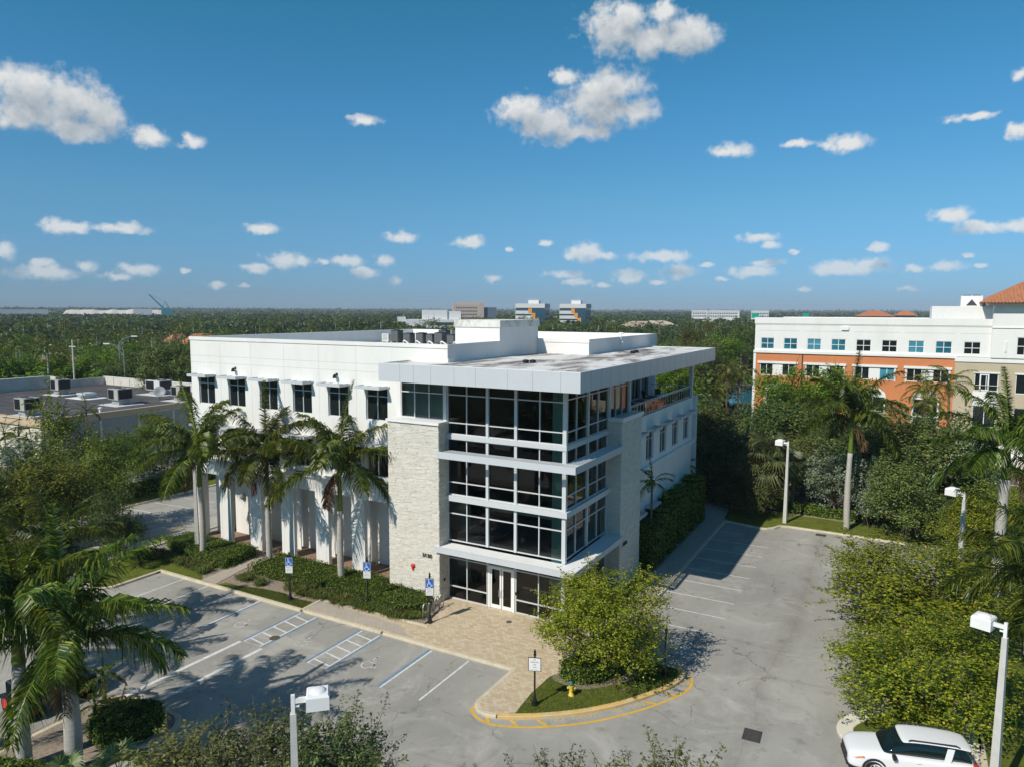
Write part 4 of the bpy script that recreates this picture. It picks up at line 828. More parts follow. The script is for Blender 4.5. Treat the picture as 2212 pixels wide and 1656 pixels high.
# bike hoops
for i, y in enumerate((-3.62, -2.95, -2.28, -1.72)):
    o = empty('bike_hoop', (-8.37, y, .14), 0, ('first steel bike hoop beside the sign post', 'second steel bike hoop from the sign post', 'third steel bike hoop from the sign post', 'steel bike hoop nearest the stone pier')[i], 'bike rack', 'steel bike hoops by the stone pier')
    pts = [(0, -.24, 0), (0, -.24, .75)] + [(0, -.24*math.cos(t), .75+.24*math.sin(t)) for t in [math.pi*k/8 for k in range(1, 8)]] + [(0, .24, .75), (0, .24, 0)]
    MB().tube(pts, .03, 8).build('hoop', Mt['steel'], o, smooth=True)
    for s in (-1, 1): MB().lathe([(.07, 0), (.07, .012), (.03, .014)], 10, 0, (0, s*.24, 0)).build('foot_plate', Mt['steel'], o)
# hydrant
hy = empty('fire_hydrant', (3.98, -7.6, .12), .4, 'yellow fire hydrant with green bonnet on the island lawn', 'fire hydrant')
yp = mat('hydrant_yellow', (.72, .52, .06), .45, .4, .1, 6)
MB().lathe([(.17, 0), (.17, .05), (.12, .07), (.11, .35), (.12, .5), (.15, .52), (.15, .57), (.11, .58)], 14).build('barrel', yp, hy, smooth=True)
MB().lathe([(.14, .57), (.13, .64), (.08, .72), (.035, .75), (.035, .8), (.01, .8)], 14).build('bonnet', mat('hydrant_green', (.02, .14, .09), .45, .4), hy, smooth=True)
for a in (0, math.pi, -math.pi/2):
    c, s = math.cos(a), math.sin(a); MB().tube([(.09*c, .09*s, .42), (.17*c, .17*s, .42), (.17*c, .17*s, .42), (.22*c, .22*s, .42)], [.055, .055, .075, .07], 10).build('nozzle', yp, hy)
# no-entry sign
o = empty('no_entry_sign', (29.97, 51.2, .1), .25, 'red and white DO NOT ENTER sign on the verge at the right edge', 'sign'); MB().box(-.035, -.02, 0, .035, .02, 2.6).build('post', Mt['dark'], o)
pl_ = MB().box(-.48, -.05, 1.75, .48, -.025, 2.7).build('sign_plate', Mt['wpaint'], o); d = MB().lathe([(.44, 0), (.44, .004)], 28).build('red_disc', Mt['red'], pl_, (0, -.052, 2.225)); d.rotation_euler = (math.pi/2, 0, 0)
MB().box(-.34, -.062, 2.16, .34, -.0575, 2.29).build('white_bar', Mt['wpaint'], pl_)
for t, z in (('DO NOT', 2.43), ('ENTER', 2.02)): text('lettering', t, .17, Mt['wpaint'], pl_, (0, -.058, z), (math.pi/2, 0, 0))
# cars -------------------------------------------------------
carw = mat('car_white', (.80, .81, .81), .18, .5); carw.node_tree.nodes['Principled BSDF'].inputs['Coat Weight'].default_value = .6
carb = mat('car_black', (.012, .013, .016), .2, .5); carb.node_tree.nodes['Principled BSDF'].inputs['Coat Weight'].default_value = .5
plast = mat('black_plastic', (.02, .02, .021), .6, .3); tyre = mat('tyre', (.015, .015, .015), .85, .2, .2, 20); rim = mat('alloy', (.55, .55, .56), .3, .5, metal=.8)
amber = mat('amber_lens', (.75, .22, .02), .2, .5); clear = mat('headlamp_lens', (.55, .58, .6), .08, .6)
cglass = mat('car_glass', (.006, .014, .014), .03, .6)
def loft(secs, mi_fn=lambda i, j: 0, cap=True):
    b = MB(); n = len(secs[0])
    for s in secs: b.v += [tuple(p) for p in s]
    for i in range(len(secs)-1):
        for j in range(n):
            j2 = (j+1) % n; b.f.append((i*n+j, i*n+j2, (i+1)*n+j2, (i+1)*n+j)); b.m.append(mi_fn(i, j))
    if cap:
        b.f.append(tuple(range(n))[::-1]); b.m.append(0); b.f.append(tuple((len(secs)-1)*n+j for j in range(n))); b.m.append(0)
    return b
def subsurf(o, lv=2):
    m = o.modifiers.new('smooth', 'SUBSURF'); m.levels = lv; m.render_levels = lv; o.data.polygons.foreach_set('use_smooth', [True]*len(o.data.polygons)); return o
def wheel(parent, x, y, r, wd, side, rimm=rim, name='wheel'):
    w_ = MB(); w_.lathe([(r*.62, -wd/2), (r*.93, -wd/2), (r, -wd/2+.04), (r, wd/2-.04), (r*.93, wd/2), (r*.62, wd/2-.02)], 28); o = w_.build(name, tyre, parent, (x, y, r), smooth=True); o.rotation_euler = (math.pi/2 if side < 0 else -math.pi/2, 0, 0)
    q = MB(); q.lathe([(r*.64, wd/2-.03), (r*.6, wd/2-.01), (r*.57, wd/2-.05), (.02, wd/2-.05)], 28)
    for k in range(5):
        a = 2*math.pi*k/5
        for s in (-.16, .16): q.obox((r*.33*math.cos(a+s), r*.33*math.sin(a+s), wd/2-.025), (r*.28*math.cos(a+s*.6), r*.28*math.sin(a+s*.6), 0), (-.025*math.sin(a), .025*math.cos(a), 0), (0, 0, .02))
    q.lathe([(.07, wd/2-.03), (.06, wd/2), (.01, wd/2)], 12); q.build('rim', rimm, o)
    return o
def suv(loc, rz, label):
    o = empty('parked_car', loc, rz, label, 'car')      # front at -x
    def sec(x, hw, zb, zs, zt, top):                    # lower body section, zs = shoulder
        return [(x, -hw*.93, zb), (x, -hw, zb+.16), (x, -hw, (zb+zs)/2), (x, -hw*.99, zs-.06), (x, -hw*.955, zs), (x, -hw*top, zt), (x, -hw*top*.5, zt+.03), (x, 0, zt+.035), (x, hw*top*.5, zt+.03), (x, hw*top, zt), (x, hw*.955, zs), (x, hw*.99, zs-.06), (x, hw, (zb+zs)/2), (x, hw, zb+.16), (x, hw*.93, zb), (x, 0, zb)]
    S = [sec(-2.50, .66, .34, .70, .78, .8), sec(-2.47, .74, .28, .76, .86, .82), sec(-2.32, .86, .25, .86, .97, .84), sec(-2.05, .95, .25, .94, 1.05, .83), sec(-1.5, .99, .27, 1.0, 1.12, .80), sec(-1.12, 1.0, .28, 1.03, 1.16, .80), sec(-.95, 1.0, .28, 1.04, 1.17, .8), sec(.0, 1.0, .28, 1.07, 1.12, .85), sec(1.3, 1.0, .28, 1.10, 1.14, .85), sec(2.1, .985, .30, 1.12, 1.15, .85), sec(2.38, .95, .36, 1.10, 1.14, .85), sec(2.5, .88, .42, 1.04, 1.08, .85), sec(2.53, .80, .5, .98, 1.0, .85)]
    subsurf(loft(S).build('body', carw, o), 2)
    def gs(x, wb, wt, zb, zt):
        return [(x, -wb, zb), (x, -(wb*.6+wt*.4), zb+(zt-zb)*.5), (x, -wt, zt-.06), (x, -wt*.9, zt), (x, 0, zt+.02), (x, wt*.9, zt), (x, wt, zt-.06), (x, wb*.6+wt*.4, zb+(zt-zb)*.5), (x, wb, zb)]
    Gs = [gs(-1.22, .86, .80, 1.10, 1.14), gs(-.75, .90, .80, 1.08, 1.40), gs(-.22, .92, .76, 1.05, 1.70), gs(.6, .92, .76, 1.05, 1.755), gs(1.4, .92, .75, 1.08, 1.74), gs(2.0, .90, .74, 1.10, 1.70), gs(2.3, .86, .70, 1.1, 1.48), gs(2.44, .82, .68, 1.1, 1.2)]
    subsurf(loft(Gs).build('window_band', cglass, o), 2)
    Rf = [[(x, -w_, z-.05), (x, -w_*.93, z), (x, -w_*.5, z+.02), (x, 0, z+.028), (x, w_*.5, z+.02), (x, w_*.93, z), (x, w_, z-.05), (x, 0, z-.06)] for x, w_, z in ((-.36, .74, 1.655), (-.25, .775, 1.71), (.1, .785, 1.755), (.7, .785, 1.775), (1.4, .775, 1.765), (2.0, .765, 1.73), (2.36, .74, 1.67), (2.42, .68, 1.64))]
    r_ = subsurf(loft(Rf).build('roof', carw, o), 1)
    for k in range(4): MB().box(-.05, -.5+.33*k-.012, 1.79, 2.1, -.5+.33*k+.012, 1.797).build('roof_rib', carw, r_) if False else None
    for s in (-1, 1):
        MB().tube([(-.1, s*.70, 1.76), (.0, s*.70, 1.82), (1.75, s*.69, 1.83), (1.9, s*.69, 1.755)], .028, 8).build('roof_rail', plast, o, smooth=True)
        pil = MB()
        for x0, x1 in ((1.22, 1.50),):
            pil.quad((x0, s*.93, 1.07), (x1, s*.93, 1.07), (x1+.18*(x0 > 0)+.5*(x0 < 0), s*.795, 1.70 if x0 > -.5 else 1.62), (x0+.18*(x0 > 0)+.5*(x0 < 0), s*.795, 1.70 if x0 > -.5 else 1.62))
        pil.build('pillar', carw if s else carw, o)
        m_ = MB(); m_.obox((-.72, s*1.08, 1.14), (.07, 0, 0), (0, .12, 0), (0, 0, .08)); m_.build('wing_mirror', plast, o)
        for x in (.25, 1.25): MB().tube([(x-.1, s*1.0, .98), (x, s*1.03, .99), (x+.12, s*1.0, .98)], .02, 6).build('door_handle', carw, o)
        h = MB(); h.poly([(-2.47, s*.55, .80), (-2.47, s*.72, .72), (-2.27, s*.89, .78), (-2.0, s*.965, .86), (-1.95, s*.94, .93), (-2.2, s*.84, .93)][::s]); h.build('headlight', clear, o)
        h = MB(); h.poly([(-2.24, s*.915, .77), (-1.86, s*.985, .87), (-1.88, s*.965, .94), (-2.12, s*.93, .86)][::s]); h.build('turn_signal', amber, o)
        MB().box(2.4, s*.80, .9, 2.53, s*.93, 1.2).build('tail_light', Mt['red'], o)
        cl = MB(); cl.tube([(-1.45+.47*math.cos(t), s*.985, .38+.47*math.sin(t)) for t in [math.pi*k/10 for k in range(11)]], .05, 6); cl.tube([(1.42+.47*math.cos(t), s*.985, .38+.47*math.sin(t)) for t in [math.pi*k/10 for k in range(11)]], .05, 6); cl.box(-1.0, s*.95, .27, .95, s*1.005, .40); cl.build('wheel_arch_trim', plast, o)
        for x in (-1.45, 1.42): wheel(o, x, s*.88, .38, .25, s)
    b = MB(); b.box(-2.515, -.55, .5, -2.44, .55, .74); b.build('grille', plast, o); b = MB(); b.box(-2.53, -.7, .27, -2.3, .7, .42); b.build('bumper', plast, o)
    MB().tube([(-.98, -.7, 1.21), (-.90, .1, 1.27)], .012, 6).build('wiper', plast, o)
    return o
suv((19.45, -5.75, 0), .25, 'white five door sport utility car at the bottom right')
def offroader(loc, rz, label):
    o = empty('parked_car', loc, rz, label, 'car')      # front at +y
    b = MB(); b.prism([(-.78, -1.85), (.78, -1.85), (.82, -1.2), (.82, .6), (.76, 1.85), (-.76, 1.85), (-.82, .6), (-.82, -1.2)], .55, 1.12); bo = b.build('body', carb, o); bv = bo.modifiers.new('b', 'BEVEL'); bv.width = .06; bv.segments = 3
    r = loft([[(-.70, y, 1.12), (-.66, y+dy, zt), (.66, y+dy, zt), (.70, y, 1.12)] for y, dy, zt in ((-1.85, .06, 1.80), (-.9, 0, 1.84), (.35, -.12, 1.84), (.62, -.1, 1.2))]); r.build('cabin', cglass, o)
    t = MB().box(-.70, -1.82, 1.81, .70, .32, 1.90); to = t.build('hard_top', mat('slate_top', (.035, .042, .055), .5, .3), o); bv = to.modifiers.new('b', 'BEVEL'); bv.width = .06; bv.segments = 3
    for x in (-.55, -.2, .2, .55): MB().box(x-.03, -1.7, 1.90, x+.03, .2, 1.915).build('roof_rib', plast, to)
    for s in (-1, 1):
        for x0 in (-1.82, -.75, .25): MB().box(s*.69, x0, 1.12, s*.74, x0+.09, 1.82).build('pillar', carb, o)
        for y in (-1.25, 1.25):
            w_ = wheel(o, 0, 0, .42, .30, 1, mat('red_rim', (.45, .02, .02), .4)); w_.location = (s*.80, y, .42); w_.rotation_euler = (math.pi/2, 0, -s*math.pi/2)
            MB().box(s*.62, y-.55, .84, s*.98, y+.55, .92).build('fender', plast, o)
        MB().lathe([(.13, 0), (.12, .04), (.02, .05)], 14).build('headlight', clear, o, (s*.52, 1.86, .92)).rotation_euler = (-math.pi/2, 0, 0)
        MB().box(s*.72, -1.9, .85, s*.82, -1.84, 1.1).build('tail_light', Mt['red'], o)
        MB().box(s*.82, .35, 1.15, s*1.0, .45, 1.35).build('wing_mirror', plast, o)
    MB().box(-.82, 1.86, .45, .82, 2.05, .65).build('bumper', plast, o); MB().box(-.8, -2.0, .45, .8, -1.86, .65).build('rear_bumper', plast, o)
    sp_ = MB().lathe([(.22, -.13), (.38, -.13), (.42, -.08), (.42, .08), (.38, .13), (.22, .11)], 28).build('spare_wheel', tyre, o, (.02, -2.08, 1.08), smooth=True); sp_.rotation_euler = (math.pi/2, 0, 0)
    MB().lathe([(.27, .115), (.27, .135), (.20, .135), (.20, .115)], 28).build('red_ring', mat('red_ring', (.62, .06, .05), .4), sp_)
    return o
offroader((-19.15, -21.3, 0), -.05, 'black boxy off-road car with red ringed spare wheel behind the palms')
# ------------------------------------------------------------------ vegetation
def nrm(a): return a/(np.linalg.norm(a, axis=-1, keepdims=True)+1e-9)
def leaves(rng, P, Nv, ln, wd, bend=.25, spread=.9):
    """rhombic leaves centred at P (n,3), facing about Nv; returns verts (4n,3) and faces (n,4)"""
    n = len(P); nn = nrm(Nv+rng.normal(0, spread, (n, 3))*.6); t = nrm(np.cross(nn, rng.normal(0, 1, (n, 3)))); s = np.cross(nn, t)
    l = (ln*rng.uniform(.65, 1.3, n))[:, None]; w_ = (wd*rng.uniform(.7, 1.25, n))[:, None]
    V = np.stack([P-t*l, P+s*w_-nn*l*bend*.5, P+t*l-nn*l*bend, P-s*w_-nn*l*bend*.5], 1).reshape(-1, 3)
    return V, np.arange(4*n).reshape(n, 4)
def crown_mesh(name, seed, m, lobes=9, clumps=16, per=40, ln=.05, wd=.025, flat=1.0, low=-.6, irregular=.25, flowers=0, fl=.02, sprays=0, cl=.16, core=.55, reach=(.55, .82)):
    rng = np.random.default_rng(seed); pts = []; nor = []
    L_ = []
    for i in range(lobes):
        a = 2*math.pi*(i*.618+rng.uniform(-.08, .08)); z = rng.uniform(low, .78) if i else .8; r = math.sqrt(max(.05, 1-z*z))*rng.uniform(*reach)
        L_.append((np.array([r*math.cos(a), r*math.sin(a), z*rng.uniform(.6, .8)]), rng.uniform(.28, .28+irregular)))
    L_.append((np.array([0, 0, .1]), core)); 
    for c, r in L_:
        k = int(clumps*(r/.4)**2)
        d = nrm(rng.normal(0, 1, (k, 3))); d[:, 2] = np.where(d[:, 2] < -.35, -d[:, 2]*.5, d[:, 2]); cc = c+d*r*rng.uniform(.72, 1.08, (k, 1))
        for q, dd in zip(cc, nrm(d+.0)):
            n = int(per*rng.uniform(.5, 1.4)); off = rng.normal(0, 1, (n, 3)); off = off/np.maximum(1, np.linalg.norm(off, axis=1, keepdims=True)*.6)*cl*rng.uniform(.6, 1.25); off[:, 2] *= .62
            pts.append(q+off); nor.append(np.tile(dd*.7+np.array([0, 0, .75]), (n, 1))+off/cl*.35)
    for i in range(sprays):
        c, r = L_[rng.integers(len(L_))]; d = nrm(rng.normal(0, 1, 3)+np.array([0, 0, .9])); st = c+d*r; n = int(per*.7); t = rng.uniform(0, 1, n)
        q = st+d*t[:, None]*rng.uniform(.12, .3)+rng.normal(0, .018, (n, 3)); pts.append(q); nor.append(np.tile(d, (n, 1)))
    P = np.concatenate(pts); Nv = np.concatenate(nor); P[:, 2] *= flat
    hr = np.percentile(np.hypot(P[:, 0], P[:, 1]), 97); zl, zh = np.percentile(P[:, 2], (1.5, 98.5)); sc3 = np.array([1/hr, 1/hr, 2/(zh-zl)]); zo = (zl+zh)/2; P = (P-[0, 0, zo])*sc3; L_ = [((c-[0, 0, zo])*sc3, r) for c, r in L_]
    V, F = leaves(rng, P, Nv, ln, wd); mi = np.zeros(len(F), int); mats = [m]
    if flowers:
        nf = flowers; idx = rng.choice(len(P), nf, replace=False); out = P[idx]; keep = np.linalg.norm(out, axis=1) > .6; out = out[keep]*1.06
        Q = (out[:, None, :]+rng.normal(0, fl*1.0, (len(out), 7, 3))).reshape(-1, 3); V2, F2 = leaves(rng, Q, np.tile([0, 0, 1.], (len(Q), 1)), fl*.55, fl*.5)
        F = np.concatenate([F, F2+len(V)]); V = np.concatenate([V, V2]); mi = np.concatenate([mi, np.ones(len(F2), int)]); mats = [m, Lf['flower']]
    return np_mesh(name, V, F, mats, mi), [c for c, r in L_]
def trunk_mesh(name, tips, seed, base=-1.0, r0=.06, multi=1):
    """limbs from the ground (z=base) to the lobe centres, in crown units"""
    R = random.Random(seed); b = MB(); fork = base+(0-base)*.45
    for k in range(multi):
        ox = (R.uniform(-.08, .08), R.uniform(-.08, .08)) if multi > 1 else (0, 0)
        b.tube([(ox[0], ox[1], base), (ox[0]*1.3, ox[1]*1.3, (base+fork)/2), (ox[0]*1.8+R.uniform(-.03, .03), ox[1]*1.8, fork)], [r0, r0*.8, r0*.62], 8)
        for t in tips[k::multi]:
            t = np.array(t); m_ = np.array([ox[0]*1.8, ox[1]*1.8, fork])*.55+t*.45+np.array([0, 0, -.06]); b.tube([(ox[0]*1.8, ox[1]*1.8, fork-.02), m_, t, t*1.25], [r0*.55, r0*.34, r0*.18, r0*.06], 6)
    me = bpy.data.meshes.new(name); me.from_pydata(b.v, [], b.f); me.materials.append(Mt['bark']); me.polygons.foreach_set('use_smooth', [True]*len(b.f)); me.update(); return me
TREE = {}
def template(key, n, kw, trunk_kw):
    TREE[key] = []
    for i in range(n):
        me, tips = crown_mesh(key+'_crown', hash_(key)+i*17, **kw); TREE[key].append((me, trunk_mesh(key+'_trunk', tips, i+5, **trunk_kw)))
def hash_(s): return sum(ord(c)*(i+3) for i, c in enumerate(s))
template('crape', 3, dict(m=Lf['crape'], lobes=17, clumps=34, per=62, ln=.024, wd=.014, low=-.7, flowers=70, fl=.017, sprays=130, cl=.12, irregular=.14, core=.72, reach=(.5, .66)), dict(r0=.03, multi=4, base=-1.25))
template('dome', 3, dict(m=Lf['crape'], lobes=26, clumps=20, per=66, ln=.021, wd=.0125, low=-.8, flowers=90, fl=.015, sprays=150, cl=.11, irregular=.10, core=.74, reach=(.52, .62)), dict(r0=.03, multi=4, base=-1.25))
template('dcrape', 2, dict(m=Lf['dcrape'], lobes=14, clumps=26, per=52, ln=.026, wd=.014, low=-.6, flowers=34, fl=.014, sprays=90, cl=.12, irregular=.22), dict(r0=.03, multi=4, base=-1.2))
template('oak', 4, dict(m=Lf['oak'], lobes=13, clumps=20, per=48, ln=.030, wd=.017, low=-.55, sprays=50, cl=.14, irregular=.27), dict(r0=.055))
template('bright', 2, dict(m=Lf['bright'], lobes=13, clumps=18, per=42, ln=.038, wd=.021, low=-.55, sprays=30, cl=.14, irregular=.22), dict(r0=.05))
template('silver', 2, dict(m=Lf['silver'], lobes=10, clumps=13, per=30, ln=.045, wd=.022, low=-.7, sprays=30, cl=.14, irregular=.3), dict(r0=.05))
template('far', 4, dict(m=Lf['oak'], lobes=9, clumps=7, per=13, ln=.085, wd=.055, low=-.3, sprays=8, cl=.17, irregular=.3), dict(r0=.05))
template('farb', 3, dict(m=Lf['bright'], lobes=9, clumps=7, per=13, ln=.085, wd=.055, low=-.3, sprays=8, cl=.17, irregular=.3), dict(r0=.05))
template('faro', 2, dict(m=Lf['dcrape'], lobes=9, clumps=7, per=13, ln=.085, wd=.055, low=-.3, sprays=8, cl=.17, irregular=.3), dict(r0=.05))
KIND = dict(dome='crape_myrtle', crape='crape_myrtle', dcrape='flowering_tree', oak='oak_tree', bright='leafy_tree', silver='silver_shrub', far='oak_tree', farb='leafy_tree', faro='olive_tree')
tree_n = [0]
def tree(key, loc, r, cz, rz_, label, group=None, var=None, lean=0):
    """crown radius r, centre height cz, half height rz_"""
    v = TREE[key][(tree_n[0] if var is None else var) % len(TREE[key])]; tree_n[0] += 1; a = (tree_n[0]*2.4) % 6.28
    o = empty(KIND[key], (loc[0], loc[1], 0), a, label, 'tree' if key != 'silver' else 'shrub', group)
    mobj('crown', v[0], o, (0, 0, cz), (r, r, rz_))
    tb = cz/(1.25 if key in ('crape', 'dome', 'dcrape') else 1.0); mobj('trunk', v[1], o, (0, 0, cz), (r, r, tb if key not in ('crape', 'dome', 'dcrape') else cz/1.22))
    return o
def treep(key, px, py, D, r, rz_, label, group=None, var=None):
    P = dp(px, py, D); return tree(key, P, r, max(P[2], rz_*.55), rz_, label, group, var)
# palms ------------------------------------------------------
def fan_frond(V, F, rng, base, az, el, L_, ll, nl, droop, plumose, wd=.045, hang=.5, taper=True):
    """one feather frond; appends leaflet quads"""
    K = 14; pts = [np.array(base, float)]; e = el; step = L_/K; side_az = rng.uniform(-.15, .15)
    dirs = []
    for k in range(K):
        t = k/K; e2 = el-droop*(t**1.25); d = np.array([math.cos(az+side_az*t)*math.cos(e2), math.sin(az+side_az*t)*math.cos(e2), math.sin(e2)]); dirs.append(d); pts.append(pts[-1]+d*step)
    dirs.append(dirs[-1]); pts = np.array(pts); dirs = np.array(dirs)
    # rachis strip
    for k in range(K):
        s = np.cross(dirs[k], (0, 0, 1.)); s = s/(np.linalg.norm(s)+1e-6); w0, w1 = .05*(1-k/K)+.008, .05*(1-(k+1)/K)+.008; i = len(V)
        V += [pts[k]-s*w0, pts[k]+s*w0, pts[k+1]+s*w1, pts[k+1]-s*w1]; F.append((i, i+1, i+2, i+3))
    for j in range(nl):
        t = .12+.87*(j+rng.uniform(0, .8))/nl; f = t*K; k = min(int(f), K-1); p = pts[k]*(1-(f-k))+pts[k+1]*(f-k); d = dirs[k]
        s = np.cross(d, (0, 0, 1.)); n_ = np.linalg.norm(s); s = s/n_ if n_ > 1e-3 else np.array((1., 0, 0)); u = np.cross(s, d)
        ln = ll*(math.sin(math.pi*min(1, .16+t*.80))**.55)*rng.uniform(.8, 1.12)
        for sg in (-1, 1):
            a = rng.uniform(-plumose, plumose); v = s*sg*math.cos(a)+u*math.sin(a); v = v*.80+d*rng.uniform(.35, .62); v /= np.linalg.norm(v)
            q0 = p; q1 = p+v*ln*.5+np.array([0, 0, -hang*ln*.13]); q2 = q1+v*ln*.36+np.array([0, 0, -hang*ln*.42])
            wv = np.cross(v, d+u*.3); wv = wv/(np.linalg.norm(wv)+1e-6); wv = nrm(wv+rng.normal(0, .25, 3)); wb = wd*rng.uniform(.8, 1.15); i = len(V)
            V += [q0-d*wb*.35, q0+d*wb*.35, q1+wv*wb*.55, q1-wv*wb*.55]; F.append((i, i+1, i+2, i+3)); i = len(V)
            V += [q1-wv*wb*.55, q1+wv*wb*.55, q2+wv*wb*.1, q2-wv*wb*.1]; F.append((i, i+1, i+2, i+3))
    return pts
def palm_crown(name, seed, n=15, L_=4.2, ll=.85, nl=46, m='palm', plumose=.7, spear=True, els=None, droops=(1.1, 1.7), hang=.5, wd=.05, dead=2, shaft_r=.12):
    rng = np.random.default_rng(seed); V = []; F = []; mi = []
    for i in range(n):
        t = (i+.5)/n; az = i*2.399+rng.uniform(-.25, .25); el = (1.30-1.75*t**.9)+rng.uniform(-.1, .1) if els is None else els(t, rng)
        f0 = len(F); fan_frond(V, F, rng, (math.cos(az)*shaft_r*.5, math.sin(az)*shaft_r*.5, .15*(1-t)), az, el, L_*rng.uniform(.85, 1.08)*(1-.1*t), ll, nl, rng.uniform(*droops)*(1-.15*t), plumose, wd, hang); mi += [0]*(len(F)-f0)
    if spear: f0 = len(F); fan_frond(V, F, rng, (0, 0, .1), rng.uniform(0, 6), 1.5, L_*1.02, ll*.55, nl, .35, .3, wd, .2); mi += [0]*(len(F)-f0)
    for i in range(dead): f0 = len(F); fan_frond(V, F, rng, (0, 0, -.4), rng.uniform(0, 6.28), -1.0, L_*.5, ll*.7, nl//2, .5, .8, wd*.8, .9); mi += [1]*(len(F)-f0)
    return np_mesh(name, np.array(V), np.array(F), [Lf[m], Lf['dead']], mi)
def droopy(t, rng):
    return (1.36, 1.16, 1.0, .86, .7, .55, .38, .18, -.08)[min(8, int(t*9))]+rng.uniform(-.12, .12)
ROYAL = [palm_crown('royal_crown', 11+i*7, n=16, L_=5.2, ll=1.12, nl=92, wd=.085, plumose=.55, hang=.95, els=droopy, droops=(1.15, 1.55), dead=(1, 1, 2)[i]) for i in range(3)]
ROYALBIG = palm_crown('royal_crown', 91, n=17, L_=5.7, ll=1.2, nl=120, wd=.075, plumose=.6, hang=.95, els=droopy, droops=(1.15, 1.6), dead=2)
ROYALBIG2 = palm_crown('royal_crown', 97, n=16, L_=5.4, ll=1.15, nl=115, wd=.075, plumose=.6, hang=.95, els=droopy, droops=(1.15, 1.6), dead=1)
COCO = [palm_crown('coconut_crown', 31+i, n=17, L_=3.6, ll=.75, nl=36, m='coco', plumose=.2, spear=False, droops=(1.2, 2.0), hang=.9, wd=.06, dead=1) for i in range(2)]
ARECA = [palm_crown('feather_crown', 51+i, n=9, L_=2.1, ll=.55, nl=22, m='palm', plumose=.25, spear=True, droops=(1.0, 1.6), hang=.5, wd=.055, dead=0) for i in range(2)]
ROYALFAR = [palm_crown('royal_crown', 71+i, n=11, L_=4.0, ll=.95, nl=13, wd=.16, dead=0) for i in range(3)]
def palm_trunk(h, r0, r1, seed, bulge=.0):
    R = random.Random(seed); K = 14; b = MB(); dx, dy = R.uniform(-.12, .12), R.uniform(-.12, .12); pts = []; rad = []
    for k in range(K+1):
        t = k/K; pts.append((dx*math.sin(t*3.0), dy*math.sin(t*3.0), h*t)); rad.append((r0*(1-t)+r1*t)*(1+bulge*math.sin(math.pi*min(1, t*1.15)))*(1.18 if k == 0 else 1))
    return b.tube(pts, rad, 12)
def royal(loc, grey, shaft, label, crown=None, sc_=1.0, group='royal palms around the office building', r=(.23, .20), rz=0):
    o = empty('royal_palm', (loc[0], loc[1], 0), rz, label, 'palm tree', group)
    palm_trunk(grey, r[0], r[1], int(grey*31)+int(loc[0]), .12).build('trunk', Mt['palmtrunk'], o, smooth=True)
    MB().tube([(0, 0, grey-.05), (0, 0, grey+.15), (0, 0, grey+(shaft-grey)*.5), (0, 0, shaft+.2)], [r[1]*.9, r[1]*1.05, r[1]*.8, r[1]*.5], 12).build('crownshaft', Mt['shaft'], o, smooth=True)
    mobj('crown', crown if not isinstance(crown, int) else ROYAL[crown], o, (0, 0, shaft), (sc_, sc_, sc_)); return o
def palm(kind, loc, h, label, crown, sc_=1.0, group=None, r=.13, lean=(0, 0)):
    o = empty(kind, (loc[0], loc[1], 0), 0, label, 'palm tree', group)
    b = MB().tube([(0, 0, 0), (lean[0]*.3, lean[1]*.3, h*.5), (lean[0], lean[1], h)], [r*1.3, r, r*.85], 9); b.build('trunk', Mt['bark'] if kind != 'royal_palm' else Mt['palmtrunk'], o, smooth=True)
    mobj('crown', crown, o, (lean[0], lean[1], h), (sc_, sc_, sc_), rnd.uniform(0, 6)); return o
# the three in front of the building, and the others around the lots
royal((-31.0, -3.2), 6.1, 9.0, 'royal palm with drooping crown, furthest left of the three before the white wall', 0, 1.12, rz=.3)
royal((-25.2, -1.45), 5.7, 9.0, 'royal palm in the middle of the three before the white wall', 1, 1.1, rz=1.4)
royal((-17.3, -1.8), 5.7, 9.3, 'royal palm with brown dead frond, closest to the stone pier', 2, 1.16, rz=2.2)
P = gp(*crop(2880, 1600)(680, 880), .15); royal((14.5, 31.5), 7.4, 10.9, 'tall royal palm on the lawn beyond the right hand lot', 1, 1.15, rz=4.0, r=(.27, .22))
P = dp(2166, 1120, 52); royal((P[0], P[1]), 10.3, 12.0, 'tall royal palm cut by the right edge before the beige building', ROYALBIG2, .95, rz=.7, r=(.30, .27))
P = dp(2300, 1130, 38); royal((P[0], P[1]), 6.2, 9.0, 'palm outside the right edge with one long frond reaching in', ROYALBIG, .92, rz=2.2, r=(.3, .25))
royal((-12.6, -24.0), 4.1, 6.2, 'nearest thick trunked royal palm by the bottom left corner', ROYALBIG, 1.0, rz=.55, r=(.35, .30), group='royal palms in the foreground island')
P = dp(50, 1570, 36.8); royal((P[0], P[1]), 4.9, 7.1, 'second thick royal palm, left of the nearest one', ROYALBIG2, 1.0, rz=1.9, r=(.29, .26), group='royal palms in the foreground island')
royal((-22.6, -22.8), 4.0, 6.4, 'royal palm at the left edge behind the two thick trunks', ROYALBIG, .85, rz=3.6, r=(.27, .24), group='royal palms in the foreground island')
P = dp(115, 1190, 50); palm('royal_palm', (P[0], P[1]), max(3.2, P[2]), 'lower palm with spreading fronds behind the foreground palms', ROYALBIG2, .85, 'royal palms in the foreground island', .2)
